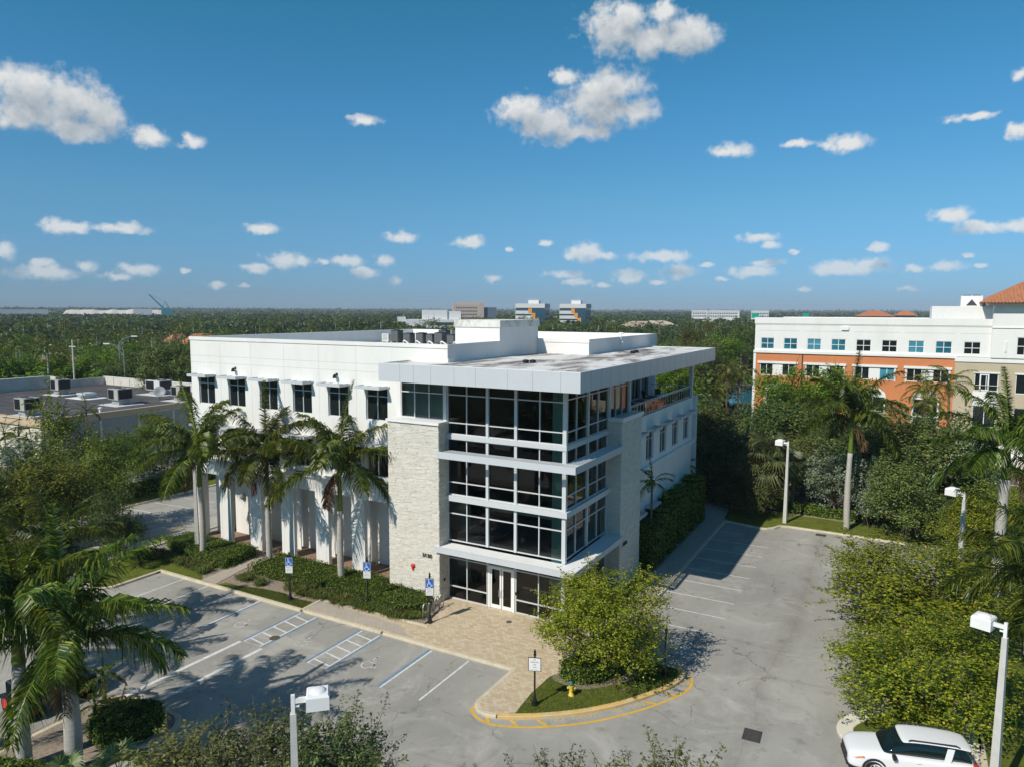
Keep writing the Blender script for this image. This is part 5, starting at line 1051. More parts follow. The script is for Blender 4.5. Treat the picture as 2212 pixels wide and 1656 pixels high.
# coconut and other feather palms
for i, (px, py, D, s, l) in enumerate(((1572, 800, 138, 1.15, 'coconut palm with hanging fronds right of the terrace, nearer the pond'), (1597, 812, 141, 1.1, 'coconut palm behind the first one beside the pond'), (1545, 845, 132, .9, 'shorter coconut palm at the pond edge'), (2008, 838, 95, .95, 'coconut palm in front of the orange facade'), (2058, 828, 93, 1.0, 'coconut palm between the orange and the beige facades'), (1998, 868, 90, .8, 'low coconut palm under the orange arches'))):
    P = dp(px, py, D); palm('coconut_palm', P, P[2], l, COCO[i % 2], s, 'coconut palms near the orange building', .14, (rnd.uniform(-.5, .5), rnd.uniform(-.4, .4)))
b1 = crop(2200, 1600)
for i, (base, top, s, l) in enumerate((((548, 1150), (560, 480), 1.05, 'slim feather palm in the shade of the right wall, nearer the stone pier'), ((812, 700), (830, 345), 1.05, 'slim feather palm in the shade of the right wall, further back'), ((1000, 560), (1000, 180), .9, 'slim feather palm at the shaded rear corner of the white building'))):
    B = gp(*b1(*base), .15); d = ray(*b1(*top)); h = CP[2]+d[2]*math.hypot(B[0]-CP[0], B[1]-CP[1])/math.hypot(d[0], d[1]); palm('feather_palm', B, h, l, ARECA[i % 2], s, 'feather palms along the right wall', .09)
for i, (px, py, D, s, l) in enumerate(((12, 935, 92, 1.15, 'feather palm at the left edge before the cream wall'), (42, 945, 90, 1.2, 'feather palm second from the left edge before the cream wall'), (92, 885, 93, 1.1, 'feather palm rising above the near roof corner'), (186, 888, 92, 1.05, 'feather palm rising above the middle of the near roof edge'), (70, 960, 88, .9, 'low feather palm below the near roof corner'))):
    P = dp(px, py, D); palm('feather_palm', P, P[2], l, ARECA[i % 2], s, 'feather palms along the flat roofed building', .08, (rnd.uniform(-.3, .3), 0))
# fan palm and low palms
def sabal_crown(name, seed, n=20, L_=1.5):
    rng = np.random.default_rng(seed); V = []; F = []; mi = []
    for i in range(n):
        t = i/n; az = i*2.4; el = 1.2-2.3*t; d = np.array([math.cos(az)*math.cos(el), math.sin(az)*math.cos(el), math.sin(el)]); c = d*L_*.55; s = nrm(np.cross(d, (0, 0, 1.))); u = np.cross(s, d)
        for k in range(22):
            a = (k/21-.5)*3.6; v = d*math.cos(a)+s*math.sin(a); ln = L_*.62*rng.uniform(.85, 1.1); q1 = c+v*ln*.55; q2 = c+v*ln+np.array([0, 0, -.22*L_]); w0 = np.cross(v, u)*.045; j = len(V); V += [c, q1-w0, q2, q1+w0]; F.append((j, j+1, j+2, j+3)); mi.append(1 if t > .86 else 0)
        j = len(V); V += [s*.02, c+s*.02, c-s*.02, -s*.02]; F.append((j, j+1, j+2, j+3)); mi.append(0)
    return np_mesh(name, np.array(V), np.array(F), [Lf['sabal'], Lf['dead']], mi)
SAB = sabal_crown('fan_crown', 5)
P = dp(1655, 985, 75); palm('fan_palm', P, P[2], 'grey green fan palm with brown skirt left of the tall lamp post', SAB, 2.1, None, .2)
P = dp(1715, 1005, 77); palm('fan_palm', P, P[2], 'smaller fan palm directly behind the tall lamp post', SAB, 1.15, None, .18)
for i, (px, py, D, s, l) in enumerate(((255, 1640, 33, .9, 'low fan palm between the two thick trunks at the bottom'), (135, 1640, 33.5, .8, 'low fan palm at the foot of the second thick trunk'))): P = dp(px, py, D); palm('fan_palm', P, .8, l, SAB, s, 'low fan palms in the foreground island', .12)
for i, (px, py, D, h, s, l) in enumerate(((225, 1470, 36.5, 1.5, .75, 'small date palm beside the off-road car, by the hedge mound'), (262, 1530, 35.2, 1.0, .7, 'small date palm in front of the off-road car'), (205, 1520, 35.5, 1.2, .6, 'small date palm left of the nearest thick trunk'))): P = gp(px, py+20, .8); palm('date_palm', P, h, l, ARECA[i % 2], s, 'small date palms in the foreground island', .1)
# broad trees placed one by one
EP = dp(1302, 1322, 38.6); tree('dome', EP, 3.75, 3.35, 2.35, 'yellow green crape myrtle with pink blossom beside the entrance', var=0)
EP = dp(2000, 1215, 51.5); tree('dome', EP, 5.9, 3.05, 2.5, 'large crape myrtle on the right hand island nearer the building', None, 1)
EP = dp(1992, 1430, 39.8); tree('dome', EP, 4.25, 2.75, 2.2, 'large crape myrtle spreading over the white car', None, 2)
tree('crape', (25.6, 26.5), 4.0, 3.3, 2.7, 'crape myrtle behind the short lamp head on the right', None, 1)
NEAR = [('oak', 1705, 935, 100, 6.2, 4.4, 'broad grey green oak between the terrace and the bright trees'), ('oak', 1645, 945, 96, 4.6, 4.2, 'dark oak just right of the coconut palms'), ('oak', 1560, 985, 84, 5.2, 4.6, 'darkest oak in the shade behind the white building'), ('oak', 1528, 960, 80, 4.2, 4.0, 'shaded tree at the rear corner of the white building'), ('oak', 1590, 1000, 78, 4.2, 3.6, 'shaded tree by the end of the footpath'), ('oak', 1625, 1040, 74, 3.0, 2.6, 'low dark tree left of the fan palm'),
 ('oak', 1765, 980, 90, 4.6, 3.6, 'oak behind the tall right hand palm trunk, left side'), ('oak', 1735, 1000, 84, 3.4, 2.8, 'small oak above the trimmed hedge right of the lamp'), ('oak', 1900, 985, 82, 5.5, 4.0, 'oak below the orange pillar'), ('oak', 1985, 990, 80, 5.8, 4.0, 'broad dark oak in front of the beige building'), ('oak', 2065, 985, 82, 5.0, 3.8, 'dark oak left of the palm at the right edge'), ('oak', 1965, 1060, 71, 3.8, 3.0, 'dark low oak behind the crape myrtles'), ('oak', 1850, 985, 90, 4.6, 3.4, 'oak in front of the orange arch'),
 ('bright', 1690, 855, 109, 5.0, 3.8, 'bright green tree at the left end of the orange facade'), ('bright', 1815, 858, 107, 5.2, 3.8, 'bright green tree under the second window bay of the orange facade'), ('bright', 1748, 872, 108, 3.2, 2.8, 'bright green tree in the middle of the orange facade'),
 ('silver', 1805, 1035, 76, 2.8, 2.6, 'silvery shrub behind the trimmed hedge'), ('silver', 1872, 1045, 74.5, 2.4, 2.4, 'smaller silvery shrub by the tall palm trunk'), ('silver', 18, 1015, 86, 3.8, 3.0, 'silvery shrub at the left edge below the feather palms'), ('silver', 352, 985, 93, 3.5, 2.2, 'blue grey shrub behind the leftmost royal palm'),
 ('dcrape', 158, 985, 87, 5.0, 5.0, 'tall olive tree covering the near roof corner'), ('dcrape', 92, 1062, 71, 4.6, 3.0, 'olive crape myrtle with pink blossom below the tall olive tree'), ('dcrape', 195, 1040, 74, 4.0, 2.8, 'olive tree beside the left road, above its kerb'), ('dcrape', 20, 1075, 68, 4.0, 2.6, 'olive crape myrtle at the left edge'), ('dcrape', 300, 955, 96, 3.8, 2.6, 'loose olive tree before the grey side wall'), ('dcrape', 352, 950, 97, 3.6, 2.6, 'loose olive tree left of the first royal palm'), ('dcrape', 260, 985, 86, 3.6, 2.4, 'low olive tree over the parked row by the grey side wall'),
 ('oak', 250, 1118, 62.5, 2.2, 1.9, 'small dark tree with thin trunk at the left road kerb'), ('oak', 372, 795, 136, 5.5, 4.0, 'yellowish oak touching the left corner of the white building'), ('oak', 330, 800, 144, 5.5, 4.2, 'grey oak behind the far corner of the flat roof'), ('oak', 268, 806, 152, 5.0, 3.8, 'oak overhanging the far parapet of the flat roof'), ('bright', 300, 785, 160, 4.5, 3.5, 'green tree under the twin street lights'), ('bright', 215, 796, 163, 4.5, 3.4, 'green tree right of the grey utility pole'), ('bright', 160, 800, 167, 4.8, 3.2, 'green tree left of the grey utility pole'), ('bright', 105, 804, 167, 5, 3.2, 'green bushy tree above the long far parapet'), ('bright', 50, 808, 168, 5, 3.2, 'green bushy tree near the left edge above the far parapet'), ('bright', 5, 812, 168, 5, 3.2, 'green bushy tree at the left edge above the far parapet'),
 ('oak', 1525, 790, 150, 6.0, 4.5, 'round tree right of the overhanging roof tip'), ('oak', 1475, 800, 140, 5.5, 4.2, 'tree seen under the overhanging roof, beside the terrace column'), ('bright', 1450, 830, 112, 4.2, 3.2, 'light green tree beyond the terrace railing'), ('oak', 1513, 925, 100, 3.8, 3.6, 'green tree at the lower end of the terrace column'), ('oak', 1610, 745, 210, 7, 5, 'tree left of the white corner of the orange building'), ('oak', 1505, 735, 220, 7, 4.5, 'tree behind the right end of the overhanging roof'), ('bright', 1560, 760, 190, 6, 4.5, 'tree over the road beyond the pond'), ('oak', 1425, 790, 150, 5, 4, 'dark tree between the terrace wall and the railing')]
for k, px, py, D, r, rz_, l in NEAR: treep(k, px, py, D, r, rz_, l)
# olive shrubby tree tops nearest the camera, loose twigs with separate leaves
def twiggy(name, seed, n=130, per=60, ln=.055, wd=.024, hgt=1.0, w_=1.0):
    rng = np.random.default_rng(seed); b = MB(); P = []; Nv = []
    for i in range(n):
        a = rng.uniform(0, 6.28); rr = math.sqrt(rng.uniform(0, 1))*w_; st = np.array([rr*math.cos(a), rr*math.sin(a), rng.uniform(-.9, .1)*hgt-rr*.35]); d = nrm(np.array([math.cos(a)*rr*.5/w_, math.sin(a)*rr*.5/w_, 1.0])+rng.normal(0, .28, 3)); l = rng.uniform(.7, 1.6)
        b.tube([st, st+d*l*.5+rng.normal(0, .04, 3), st+d*l], [.014, .009, .004], 4, 1, False); t = rng.uniform(.1, 1, per); q = st+d*l*t[:, None]+rng.normal(0, .085*(1.15-t)[:, None]+.03, (per, 3)); P.append(q); Nv.append(np.tile(d*.5+np.array([0, 0, .5]), (per, 1)))
    P = np.concatenate(P); V, F = leaves(rng, P, np.concatenate(Nv), ln, wd); V2 = np.array(b.v); F2 = np.array(b.f)
    return np_mesh(name, np.concatenate([V, V2]), np.concatenate([F, F2+len(V)]), [Lf['fgbush'], Mt['bark']], [0]*len(F)+[1]*len(F2))
TW = [twiggy('twiggy_crown', 3), twiggy('twiggy_crown', 8, 120, 50)]
def shrubtree(px, py, D, s, l, v=0, sz=None):
    P = dp(px, py, D); o = empty('twiggy_tree', (P[0], P[1], 0), rnd.uniform(0, 6), l, 'tree', 'loose leaved trees along the bottom edge'); mobj('crown', TW[v], o, (0, 0, P[2]), (s, s, sz or s))
    b = MB()
    for k in range(4): a = k*1.6; b.tube([(.12*math.cos(a), .12*math.sin(a), 0), (.5*math.cos(a), .5*math.sin(a), P[2]*.55), (1.1*math.cos(a)*s, 1.1*math.sin(a)*s, P[2]-.2)], [.08, .06, .025], 6)
    b.build('trunk', Mt['bark'], o, smooth=True)
shrubtree(725, 1625, 24.5, 1.4, 'loose leaved tree right of the foreground lamp post', 0, 1.3)
shrubtree(545, 1640, 25.5, 1.7, 'loose leaved tree left of the foreground lamp post', 1, 1.2)
shrubtree(400, 1665, 26.5, 1.7, 'grey green loose tree at the bottom, before the hedge mound', 0, 1.0)
shrubtree(650, 1720, 23, 1.5, 'loose leaved tree right under the foreground lamp post', 1, 1.0)
shrubtree(1215, 1745, 17, 1.0, 'twig tips of a tree poking in at the bottom centre', 1, 1.0)
shrubtree(1445, 1735, 17, 1.15, 'twig tips of a tree poking in right of the bottom centre', 0, 1.0)
# hedges: trimmed bodies with a skin of leaves
def hedge(name, pts, h, label, cat='hedge', m='hedge', dens=150, ln=.065, wd=.04, z0=.08, round_=.12, group=None, seed=1):
    rng = np.random.default_rng(seed+len(pts)*7+int(abs(pts[0][0])*10)); P = np.array([p[:2] for p in pts], float); n = len(P); area = .5*sum(P[i][0]*P[(i+1) % n][1]-P[(i+1) % n][0]*P[i][1] for i in range(n))
    if area < 0: P = P[::-1]; area = -area
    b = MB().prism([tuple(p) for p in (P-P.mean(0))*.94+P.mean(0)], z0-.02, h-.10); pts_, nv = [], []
    lo, hi = P.min(0), P.max(0); k = int(area*dens*1.0)
    def inside(q):
        x, y = q[:, 0], q[:, 1]; c = np.zeros(len(q), bool); j = n-1
        for i in range(n):
            xi, yi, xj, yj = *P[i], *P[j]; c ^= ((yi > y) != (yj > y)) & (x < (xj-xi)*(y-yi)/((yj-yi)+1e-12)+xi); j = i
        return c
    q = rng.uniform(lo, hi, (int(k*np.prod(hi-lo)/max(area, .1)), 2)); q = q[inside(q)]
    bump = .05*np.sin(q[:, 0]*2.3+q[:, 1]*1.1)+.04*np.sin(q[:, 1]*3.7-q[:, 0]); pts_.append(np.c_[q, h-.04+bump+rng.normal(0, .045, len(q))]); nv.append(np.tile([0, 0, 1.0], (len(q), 1)))
    for i in range(n):
        a, c = P[i], P[(i+1) % n]; l = np.linalg.norm(c-a); k = int(l*(h-z0)*dens*.9); t = rng.uniform(0, 1, k)[:, None]; nn = np.array([(c-a)[1], -(c-a)[0]])/(l+1e-9); z = rng.uniform(z0, h, k); e = a+(c-a)*t+nn*(rng.normal(0, .05, (k, 1))-round_*np.clip((z-h+.25)/.25, 0, 1)[:, None]); pts_.append(np.c_[e, z]); nv.append(np.tile([nn[0], nn[1], .5], (k, 1)))
    Q = np.concatenate(pts_); V, F = leaves(rng, Q, np.concatenate(nv), ln, wd); o = mobj(name, np_mesh(name, V, F, Lf[m])); tag(o, label, cat, group)
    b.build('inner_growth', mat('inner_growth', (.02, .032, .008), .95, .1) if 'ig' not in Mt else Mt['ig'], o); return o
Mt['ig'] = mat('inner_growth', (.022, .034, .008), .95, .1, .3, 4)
hedge('trimmed_hedge', [(-36.4, -.35), (-27.6, -.35), (-27.2, -4.0), (-30.0, -4.3), (-33.8, -3.6), (-36.6, -2.6)], .85, 'trimmed green hedge bed around the leftmost building palm')
hedge('trimmed_hedge', [(-25.5, -.25), (-13.2, -.2), (-9.2, -1.45), (-8.75, -3.2), (-10.4, -4.1), (-13.5, -3.6), (-18.5, -3.4), (-22.5, -3.7), (-25.3, -3.6)], .80, 'long trimmed hedge bed between the footpath and the bike hoops')
hedge('trimmed_hedge', spline([(-14.9, -20.6), (-13.4, -19.6), (-12.4, -19.7), (-11.95, -20.5), (-12.2, -21.7), (-13.1, -22.5), (-14.6, -22.2)], 5, True), 1.15, 'rounded dark hedge mound at the head of the foreground island', round_=.3)
hedge('trimmed_hedge', spline([(2.5, -5.9), (3.3, -6.4), (4.3, -6.3), (5.2, -5.2), (5.6, -4.0), (4.8, -3.3), (3.6, -4.2)], 5, True), 1.0, 'dark round hedge under the crape myrtle by the entrance')
hedge('trimmed_hedge', [(-3, 35.0), (7.6, 34.8), (22.5, 34.2), (22.5, 36.0), (7.6, 36.4), (-3, 36.6)], 1.05, 'low clipped hedge between the right lot and the shaded road', dens=60, ln=.11, wd=.07)
hedge('trimmed_hedge', [(-56.6, -10), (-53.6, -10), (-53.6, 60), (-56.6, 60)], 1.1, 'long dark hedge behind the left road parking', dens=30, ln=.15, wd=.1)
for i, (y0, y1, hh, l) in enumerate(((13.2, 15.6, 3.4, 'tall clipped shrub by the right wall, first from the stone pier'), (16.1, 18.8, 3.9, 'tall clipped shrub by the right wall, second from the stone pier'), (19.4, 22.6, 4.3, 'tall clipped shrub by the right wall, third from the stone pier'), (23.2, 25.6, 4.2, 'tall clipped shrub by the right wall, fourth from the stone pier'), (26.2, 28.8, 4.4, 'tall clipped shrub by the right wall, fifth from the stone pier'))): hedge('clipped_shrub', spline([(.35, y0), (1.9, y0+.1), (2.1, (y0+y1)/2), (1.9, y1-.1), (.35, y1)], 3, True), hh, l, 'shrub', dens=75, ln=.11, wd=.06, group='tall shrubs along the right wall', round_=.45)
hedge('low_shrub', [(.4, 11.8), (2.1, 11.8), (2.1, 13.0), (.4, 13.0)], .7, 'low dark shrub at the foot of the right stone pier', 'shrub', dens=100, ln=.09, wd=.05)
hedge('trimmed_hedge', [(-31.6, -25.6), (-17.2, -25.0), (-17.2, -27.0), (-31.6, -27.6)], .95, 'foreground hedge at the left edge under the off-road car', dens=90, ln=.09, wd=.05)
hedge('trimmed_hedge', [(-12.4, -24.2), (-11.0, -26.0), (-10.6, -29.5), (-17, -29.5), (-16, -25.5)], .7, 'low green shrubs around the nearest palm trunk', 'shrub', dens=90, ln=.1, wd=.05)
hedge('trimmed_hedge', [(-36.9, -5.2), (-34.2, -4.2), (-33.9, -5.4), (-36.0, -7.0), (-37.0, -7.0)], .8, 'dark shrub clump at the left end of the building bed', 'shrub')
# clumps of border grass
def tuft(seed):
    rng = np.random.default_rng(seed); V = []; F = []
    for k in range(90):
        a = rng.uniform(0, 6.28); r = rng.uniform(.05, .5); l = rng.uniform(.35, .6); b = np.array([rng.normal(0, .16), rng.normal(0, .16), 0]); m_ = b+np.array([math.cos(a)*r*.5, math.sin(a)*r*.5, l*.75]); e = b+np.array([math.cos(a)*r*1.25, math.sin(a)*r*1.25, l*.55]); s = np.array([-math.sin(a), math.cos(a), 0])*.016; i = len(V)
        V += [b-s, b+s, m_+s, m_-s]; F.append((i, i+1, i+2, i+3)); i = len(V); V += [m_-s, m_+s, e+s*.2, e-s*.2]; F.append((i, i+1, i+2, i+3))
    return np_mesh('border_grass', np.array(V), np.array(F), Lf['liriope'])
TU = [tuft(i) for i in range(3)]; rr = random.Random(4); k = 0
for (x0, y0), (x1, y1), n, ww, where in (((-34.5, -4.3), (-27.9, -4.9), 26, .5, 'in front of the left hedge bed'), ((-24.6, -4.4), (-23.9, -4.6), 5, .4, 'beside the footpath mouth'), ((-22.6, -4.7), (-22.0, -4.9), 2, .2, 'alone in the mulch behind the sign lawn'), ((-20.4, -4.1), (-13.4, -4.35), 34, .45, 'along the front of the long hedge'), ((-13.0, -4.2), (-9.6, -4.3), 17, .22, 'along the front of the long hedge'), ((-9.0, -3.9), (-8.8, -3.6), 2, .2, 'at the corner by the bike hoops')):
    for i in range(n):
        t = (i+.5)/n; o = mobj('border_grass_clump', TU[k % 3], None, (x0+(x1-x0)*t+rr.uniform(-.2, .2), y0+(y1-y0)*t+rr.uniform(-ww, ww*.7), .08), (rr.uniform(.9, 1.35),)*3, rr.uniform(0, 6)); k += 1; tag(o, 'tufted border grass clump '+where, 'plant', 'border grass clumps '+where)
# lawn blades near the camera
def blades(name, poly, n, seed, label):
    rng = np.random.default_rng(seed); P = np.array(poly, float); lo, hi = P.min(0), P.max(0); q = rng.uniform(lo, hi, (n, 2)); m_ = len(P); c = np.zeros(n, bool); j = m_-1
    for i in range(m_):
        xi, yi, xj, yj = *P[i], *P[j]; c ^= ((yi > q[:, 1]) != (yj > q[:, 1])) & (q[:, 0] < (xj-xi)*(q[:, 1]-yi)/((yj-yi)+1e-12)+xi); j = i
    q = q[c]; Q = np.c_[q, np.full(len(q), .13)]; a = rng.uniform(0, 6.28, len(q)); h = rng.uniform(.03, .08, len(q)); s = np.c_[np.cos(a), np.sin(a), 0*a]*.012; u = np.c_[rng.normal(0, .025, len(q)), rng.normal(0, .025, len(q)), h]
    V = np.stack([Q-s, Q+s, Q+u+s*.3, Q+u-s*.3], 1).reshape(-1, 3); o = mobj(name, np_mesh(name, V, np.arange(len(V)).reshape(-1, 4), Lf['grass'])); tag(o, label, 'grass', None, 'stuff')
Lf['grass'] = leaf_mat('grass_blades', (.075, .10, .014), (.125, .155, .022), (.24, .22, .06), .2)
blades('grass', isl+[(5.0, -1.95), (4.5, -2.2), (2.5, -5.6), (2.15, -6.45), (2.05, -8.5)], 26000, 1, 'short lawn grass on the entrance island')
blades('grass', [(-25, -6.4), (-16.7, -6.4), (-16.8, -5.35), (-18.2, -5.5), (-19.6, -5.2), (-21.4, -5.35), (-23.3, -5.75)], 16000, 2, 'short lawn grass on the strip before the hedge')
# ------------------------------------------------------------------ flat roofed building on the left
LB = empty('flat_roofed_building', (-95, 25, 0), 0, 'cream flat roofed building with dark felt roof and rooftop units', 'building'); LO = Vector((95, -25, 0))
def lpart(mb, n, m, parent=None):
    o = mb.build(n, m, parent or LB)
    if parent is None: o.location = LO
    return o
b = MB(); b.box(-108.5, 6.2, -.05, -71.9, 35.4, 6.6); lpart(b, 'wall', [Mt['cream']])
b = MB(); b.box(-71.9, 6.5, .0, -71.82, 35.3, 6.2)
for k in range(6): b.box(-71.82, 8+5.2*k, 0, -71.72, 8.3+5.2*k, 6.4, 1)
lpart(b, 'side_panel', [mat('grey_render', (.36, .35, .33), .9, .2, .06, 1), Mt['cream']])
b = MB(); b.box(-108.3, 6.5, 6.6, -72.2, 35.1, 7.0); lpart(b, 'roof', Mt['roofdark'])
b = MB(); b.box(-108.5, 6.05, 6.45, -71.7, 6.5, 7.12); b.box(-72.2, 6.5, 6.45, -71.7, 35.4, 7.12); b.box(-108.5, 5.95, 6.2, -71.6, 6.05, 6.55); lpart(b, 'eaves_band', mat('sand_band', (.55, .42, .28), .8, .2, .06, 1))
b = MB(); b.box(-108.5, 6.5, 6.61, -108.1, 27.0, 9.0); b.box(-108.1, 26.7, 6.61, -106.3, 27.0, 8.99); b.box(-106.6, 27.0, 6.61, -106.3, 35.1, 8.3); b.box(-106.6, 35.1, 6.61, -72.2, 35.41, 8.35)
b.box(-108.55, 6.45, 9.0, -108.0, 27.05, 9.1, 1); b.box(-106.6, 35.05, 8.35, -72.2, 35.46, 8.43, 1)
for k in range(7): b.box(-104+4.6*k, 35.03, 6.8, -103.7+4.6*k, 35.1, 8.3)
lpart(b, 'parapet', [mat('pale_parapet', (.66, .62, .54), .85, .2, .08, .6, stain=(.35, .32, .27), stain_scale=.8, stain_amt=.5), Mt['coping']])
for x in (-88, -84, -80, -76): b = MB(); b.box(x, 6.12, .3, x+1.6, 6.2, 3.2); lpart(b, 'window', Mt['dglass'])
def rtu(x, y, w_, l_, h, label, col='grey', open_=False):
    o = empty('rooftop_unit', (x, y, 7.0), rnd.uniform(-.03, .03), label, 'air conditioner', 'rooftop units on the dark felt roof')
    MB().box(-w_/2-1.2, -l_/2-1.0, .004, w_/2+1.2, l_/2+1.0, .02).build('roof_pad', mat('white_roof_patch', (.62, .62, .61), .85, .2, .1, .8), o); MB().box(-w_*.36, -l_*.36, .02, w_*.36, l_*.36, .75).build('roof_curb', Mt['grey'], o)
    c = MB().box(-w_/2, -l_/2, .75, w_/2, l_/2, .75+h).build('casing', mat('unit_paint', (.42, .41, .38), .55, .3, .06, 2) if col == 'grey' else mat('unit_white', (.66, .66, .65), .5, .3, .05, 2), o)
    MB().box(-w_/2+.1, -l_/2-.02, .85, w_*.1, -l_/2-.002, .65+h).build('coil', Mt['black'], c); MB().box(w_/2+.002, -l_/2+.15, .85, w_/2+.02, l_/2-.15, .65+h).build('coil', Mt['black'], c)
    for s in (-.24, .24): MB().lathe([(w_*.2, .0), (w_*.2, .05), (.03, .05)], 12, 0, (s*w_, 0, .75+h)).build('fan', Mt['dark'], c)
    MB().box(-w_/2-.45, -l_*.3, .85, -w_/2-.005, l_*.3, .6+h*.6).build('intake_hood', Mt['grey'], c)
rtu(-78.2, 20.2, 2.4, 2.2, 1.5, 'grey rooftop unit in the middle of the dark roof'); rtu(-97.5, 22.7, 2.1, 2.0, 1.6, 'dark sided rooftop unit at the far left of the roof'); rtu(-78.0, 7.9, 2.2, 2.0, 1.5, 'dark sided rooftop unit at the near front edge of the roof'); rtu(-84.5, 30.5, 3.4, 2.2, 1.5, 'white rooftop unit before the far parapet', 'white'); rtu(-74.8, 27.3, 1.9, 1.9, 1.4, 'grey rooftop unit beside the white building wall')
o = empty('roof_hatch', (-89.5, 22, 7.0), 0, 'low pale skylight box on the dark roof', 'skylight'); MB().box(-2.6, -1.8, .004, 2.6, 1.8, .02).build('roof_pad', Mt['coping'], o); MB().box(-1.0, -.8, .02, 1.0, .8, .55).build('curb', Mt['grey'], o); MB().box(-1.1, -.9, .55, 1.1, .9, .8).build('lid', Mt['alu'], o)
o = empty('satellite_dish', (-78.3, 26.3, 7.0), .4, 'grey satellite dish on the dark roof', 'satellite dish'); MB().tube([(0, 0, 0), (0, 0, .9)], .06, 8).build('mast', Mt['dark'], o); d = MB().lathe([(.05, 0), (.4, .06), (.7, .18), (.85, .30), (.83, .31), (.4, .09), (.02, .03)], 18).build('dish', Mt['grey'], o, (0, 0, 1.1), smooth=True); d.rotation_euler = (math.radians(60), 0, .5)
for x, y in ((-73.2, 9.2), (-72.8, 14.0)): tag(MB().lathe([(.18, 0), (.18, .5), (.28, .52), (.26, .66), (.05, .72)], 10).build('roof_vent_pipe', Mt['wpaint'], None, (x, y, 7.0)), 'white vent pipe near the '+('corner' if y < 10 else 'middle')+' of the roof edge', 'vent')
# ------------------------------------------------------------------ orange and white office building
GB = empty('orange_office_building', (14, 88, 0), 0, 'white office building with orange lower storeys and tiled corner tower', 'building'); GO = Vector((-14, -88, 0))
def gpart(mb, n, m, parent=None):
    o = mb.build(n, m, parent or GB)
    if parent is None: o.location = GO
    return o
YG = 76.5; X0 = -2.45
tw_ = [-1.53+3.374*i for i in range(9)]; ow = []
for x in tw_: ow.append((x-X0, x+1.98-X0, 14.53, 16.25))
b = MB(); wall_open(b, (X0, YG), (1, 0), (0, -1), 31.3, 14.2, 18.55, .3, ow)
b.box(X0-.1, YG-.12, 18.45, 28.7, YG+.3, 19.4); b.box(X0-.14, YG-.2, 13.9, 24.7, YG+.3, 14.28); b.box(X0-.05, YG-.05, 18.3, 28.7, YG, 18.45)
for i in range(5):
    a = -1.9+6.75*i; b.box(a-.06, YG-.004, 17.35, a+5.9, YG, 17.4, 1, 'n')
b.box(X0, YG+.3, 13.0, X0+.3, 106, 19.2); b.box(X0, YG+.3, 18.4, 34, 106, 18.6, 2); b.box(X0-.1, 105.7, 18.4, 45, 106, 19.3)
gpart(b, 'upper_wall', [Mt['white'], Mt['joint'], Mt['roofmain']])
ow = []; pairs = [(-1.55+6.74*i, i) for i in range(4)]
for x, i in pairs: ow += [(x-X0, x+5.25-X0, 10.45, 12.28)]
for x, i in pairs: ow += [(x+.9-X0, x+4.3-X0, 3.2, 8.1), ]
b = MB(); wall_open(b, (X0+.25, YG), (1, 0), (0, -1), 27.0-.1, -.1, 13.9, .3, [(a-.25, c-.25, d, e) for a, c, d, e in ow]); b.box(4.57, YG-.08, 4, 4.73, YG, 13.85, 1); gpart(b, 'orange_wall', [Mt['orange'], Mt['dark']])
b = MB(); b.box(X0-.12, YG-.08, -.1, X0+.25, YG+.3, 13.9)
b.box(X0, YG+.3, -.1, X0+.3, 106, 13.0)
for x, i in pairs:
    b.box(x-.35, YG-.16, 12.28, x+5.6, YG-.001, 12.62); b.box(x+1.97, YG+.03, 10.45, x+3.28, YG+.28, 12.28); 
    if i: b.box(x-.14, YG-.05, 10.3, x+.0, YG+.28, 12.28); b.box(x+5.25, YG-.05, 10.3, x+5.4, YG+.28, 12.28)
    # round-headed blind panel over the tall opening
    seg = [(x+2.6+1.7*math.cos(math.pi*k/12), 8.1+1.25*math.sin(math.pi*k/12)) for k in range(13)]
    j = len(b.v); b.v += [(p[0], YG-.05, p[1]) for p in seg]; b.f.append(tuple(range(j+12, j-1, -1))); b.m.append(0); b.box(x+.9, YG-.06, 7.95, x+4.3, YG-.0, 8.1)
    b.box(x+.9, YG-.03, 5.4, x+4.3, YG+.2, 5.5); b.box(x+.9, YG-.02, 3.2, x+1.05, YG+.25, 7.95); b.box(x+4.15, YG-.02, 3.2, x+4.3, YG+.25, 7.95)
gpart(b, 'white_trim', Mt['white'])
blue = {0, 1, 2, 3, 6, 7}
def gwin(x0, x1, z0, z1, m, cross, yo=YG):
    g = MB(); pane(g, (0, yo), (1, 0), (0, -1), x0, x1, z0, z1, .14); g = gpart(g, 'window', m); f = MB(); frame_grid(f, (0, yo), (1, 0), (0, -1), x0, x1, z0, z1, [(x0+x1)/2], [(z0+z1)/2] if cross else [], .08, .08, .10); f.build('frame', Mt['wpaint'], g)
bl2 = mat('pale_blue_blind_glass', (.06, .25, .33), .08, .5, .25, .4)
for i, x in enumerate(tw_): gwin(x, x+1.98, 14.53, 16.25, (Mt['bglass'] if i not in (2, 6) else bl2) if i in blue else Mt['dglass'], True)
for x, i in pairs: gwin(x+.02, x+1.96, 10.45, 12.28, Mt['dglass'], False); gwin(x+3.29, x+5.23, 10.45, 12.28, bl2 if i == 2 else Mt['dglass'], False); gwin(x+1.06, x+4.14, 3.2, 7.94, Mt['dglass'], True)
b = MB(); wall_open(b, (24.55, YG-.2), (1, 0), (0, -1), 26, -.1, 13.9, .3, [(2.4, 5.15, 9.6, 12.0), (2.4, 5.15, 4.6, 7.5), (7.1, 10.0, 9.4, 12.0), (7.1, 10, 4.6, 7.5), (12, 15, 9.4, 12)]); gpart(b, 'tan_wall', Mt['tan'])
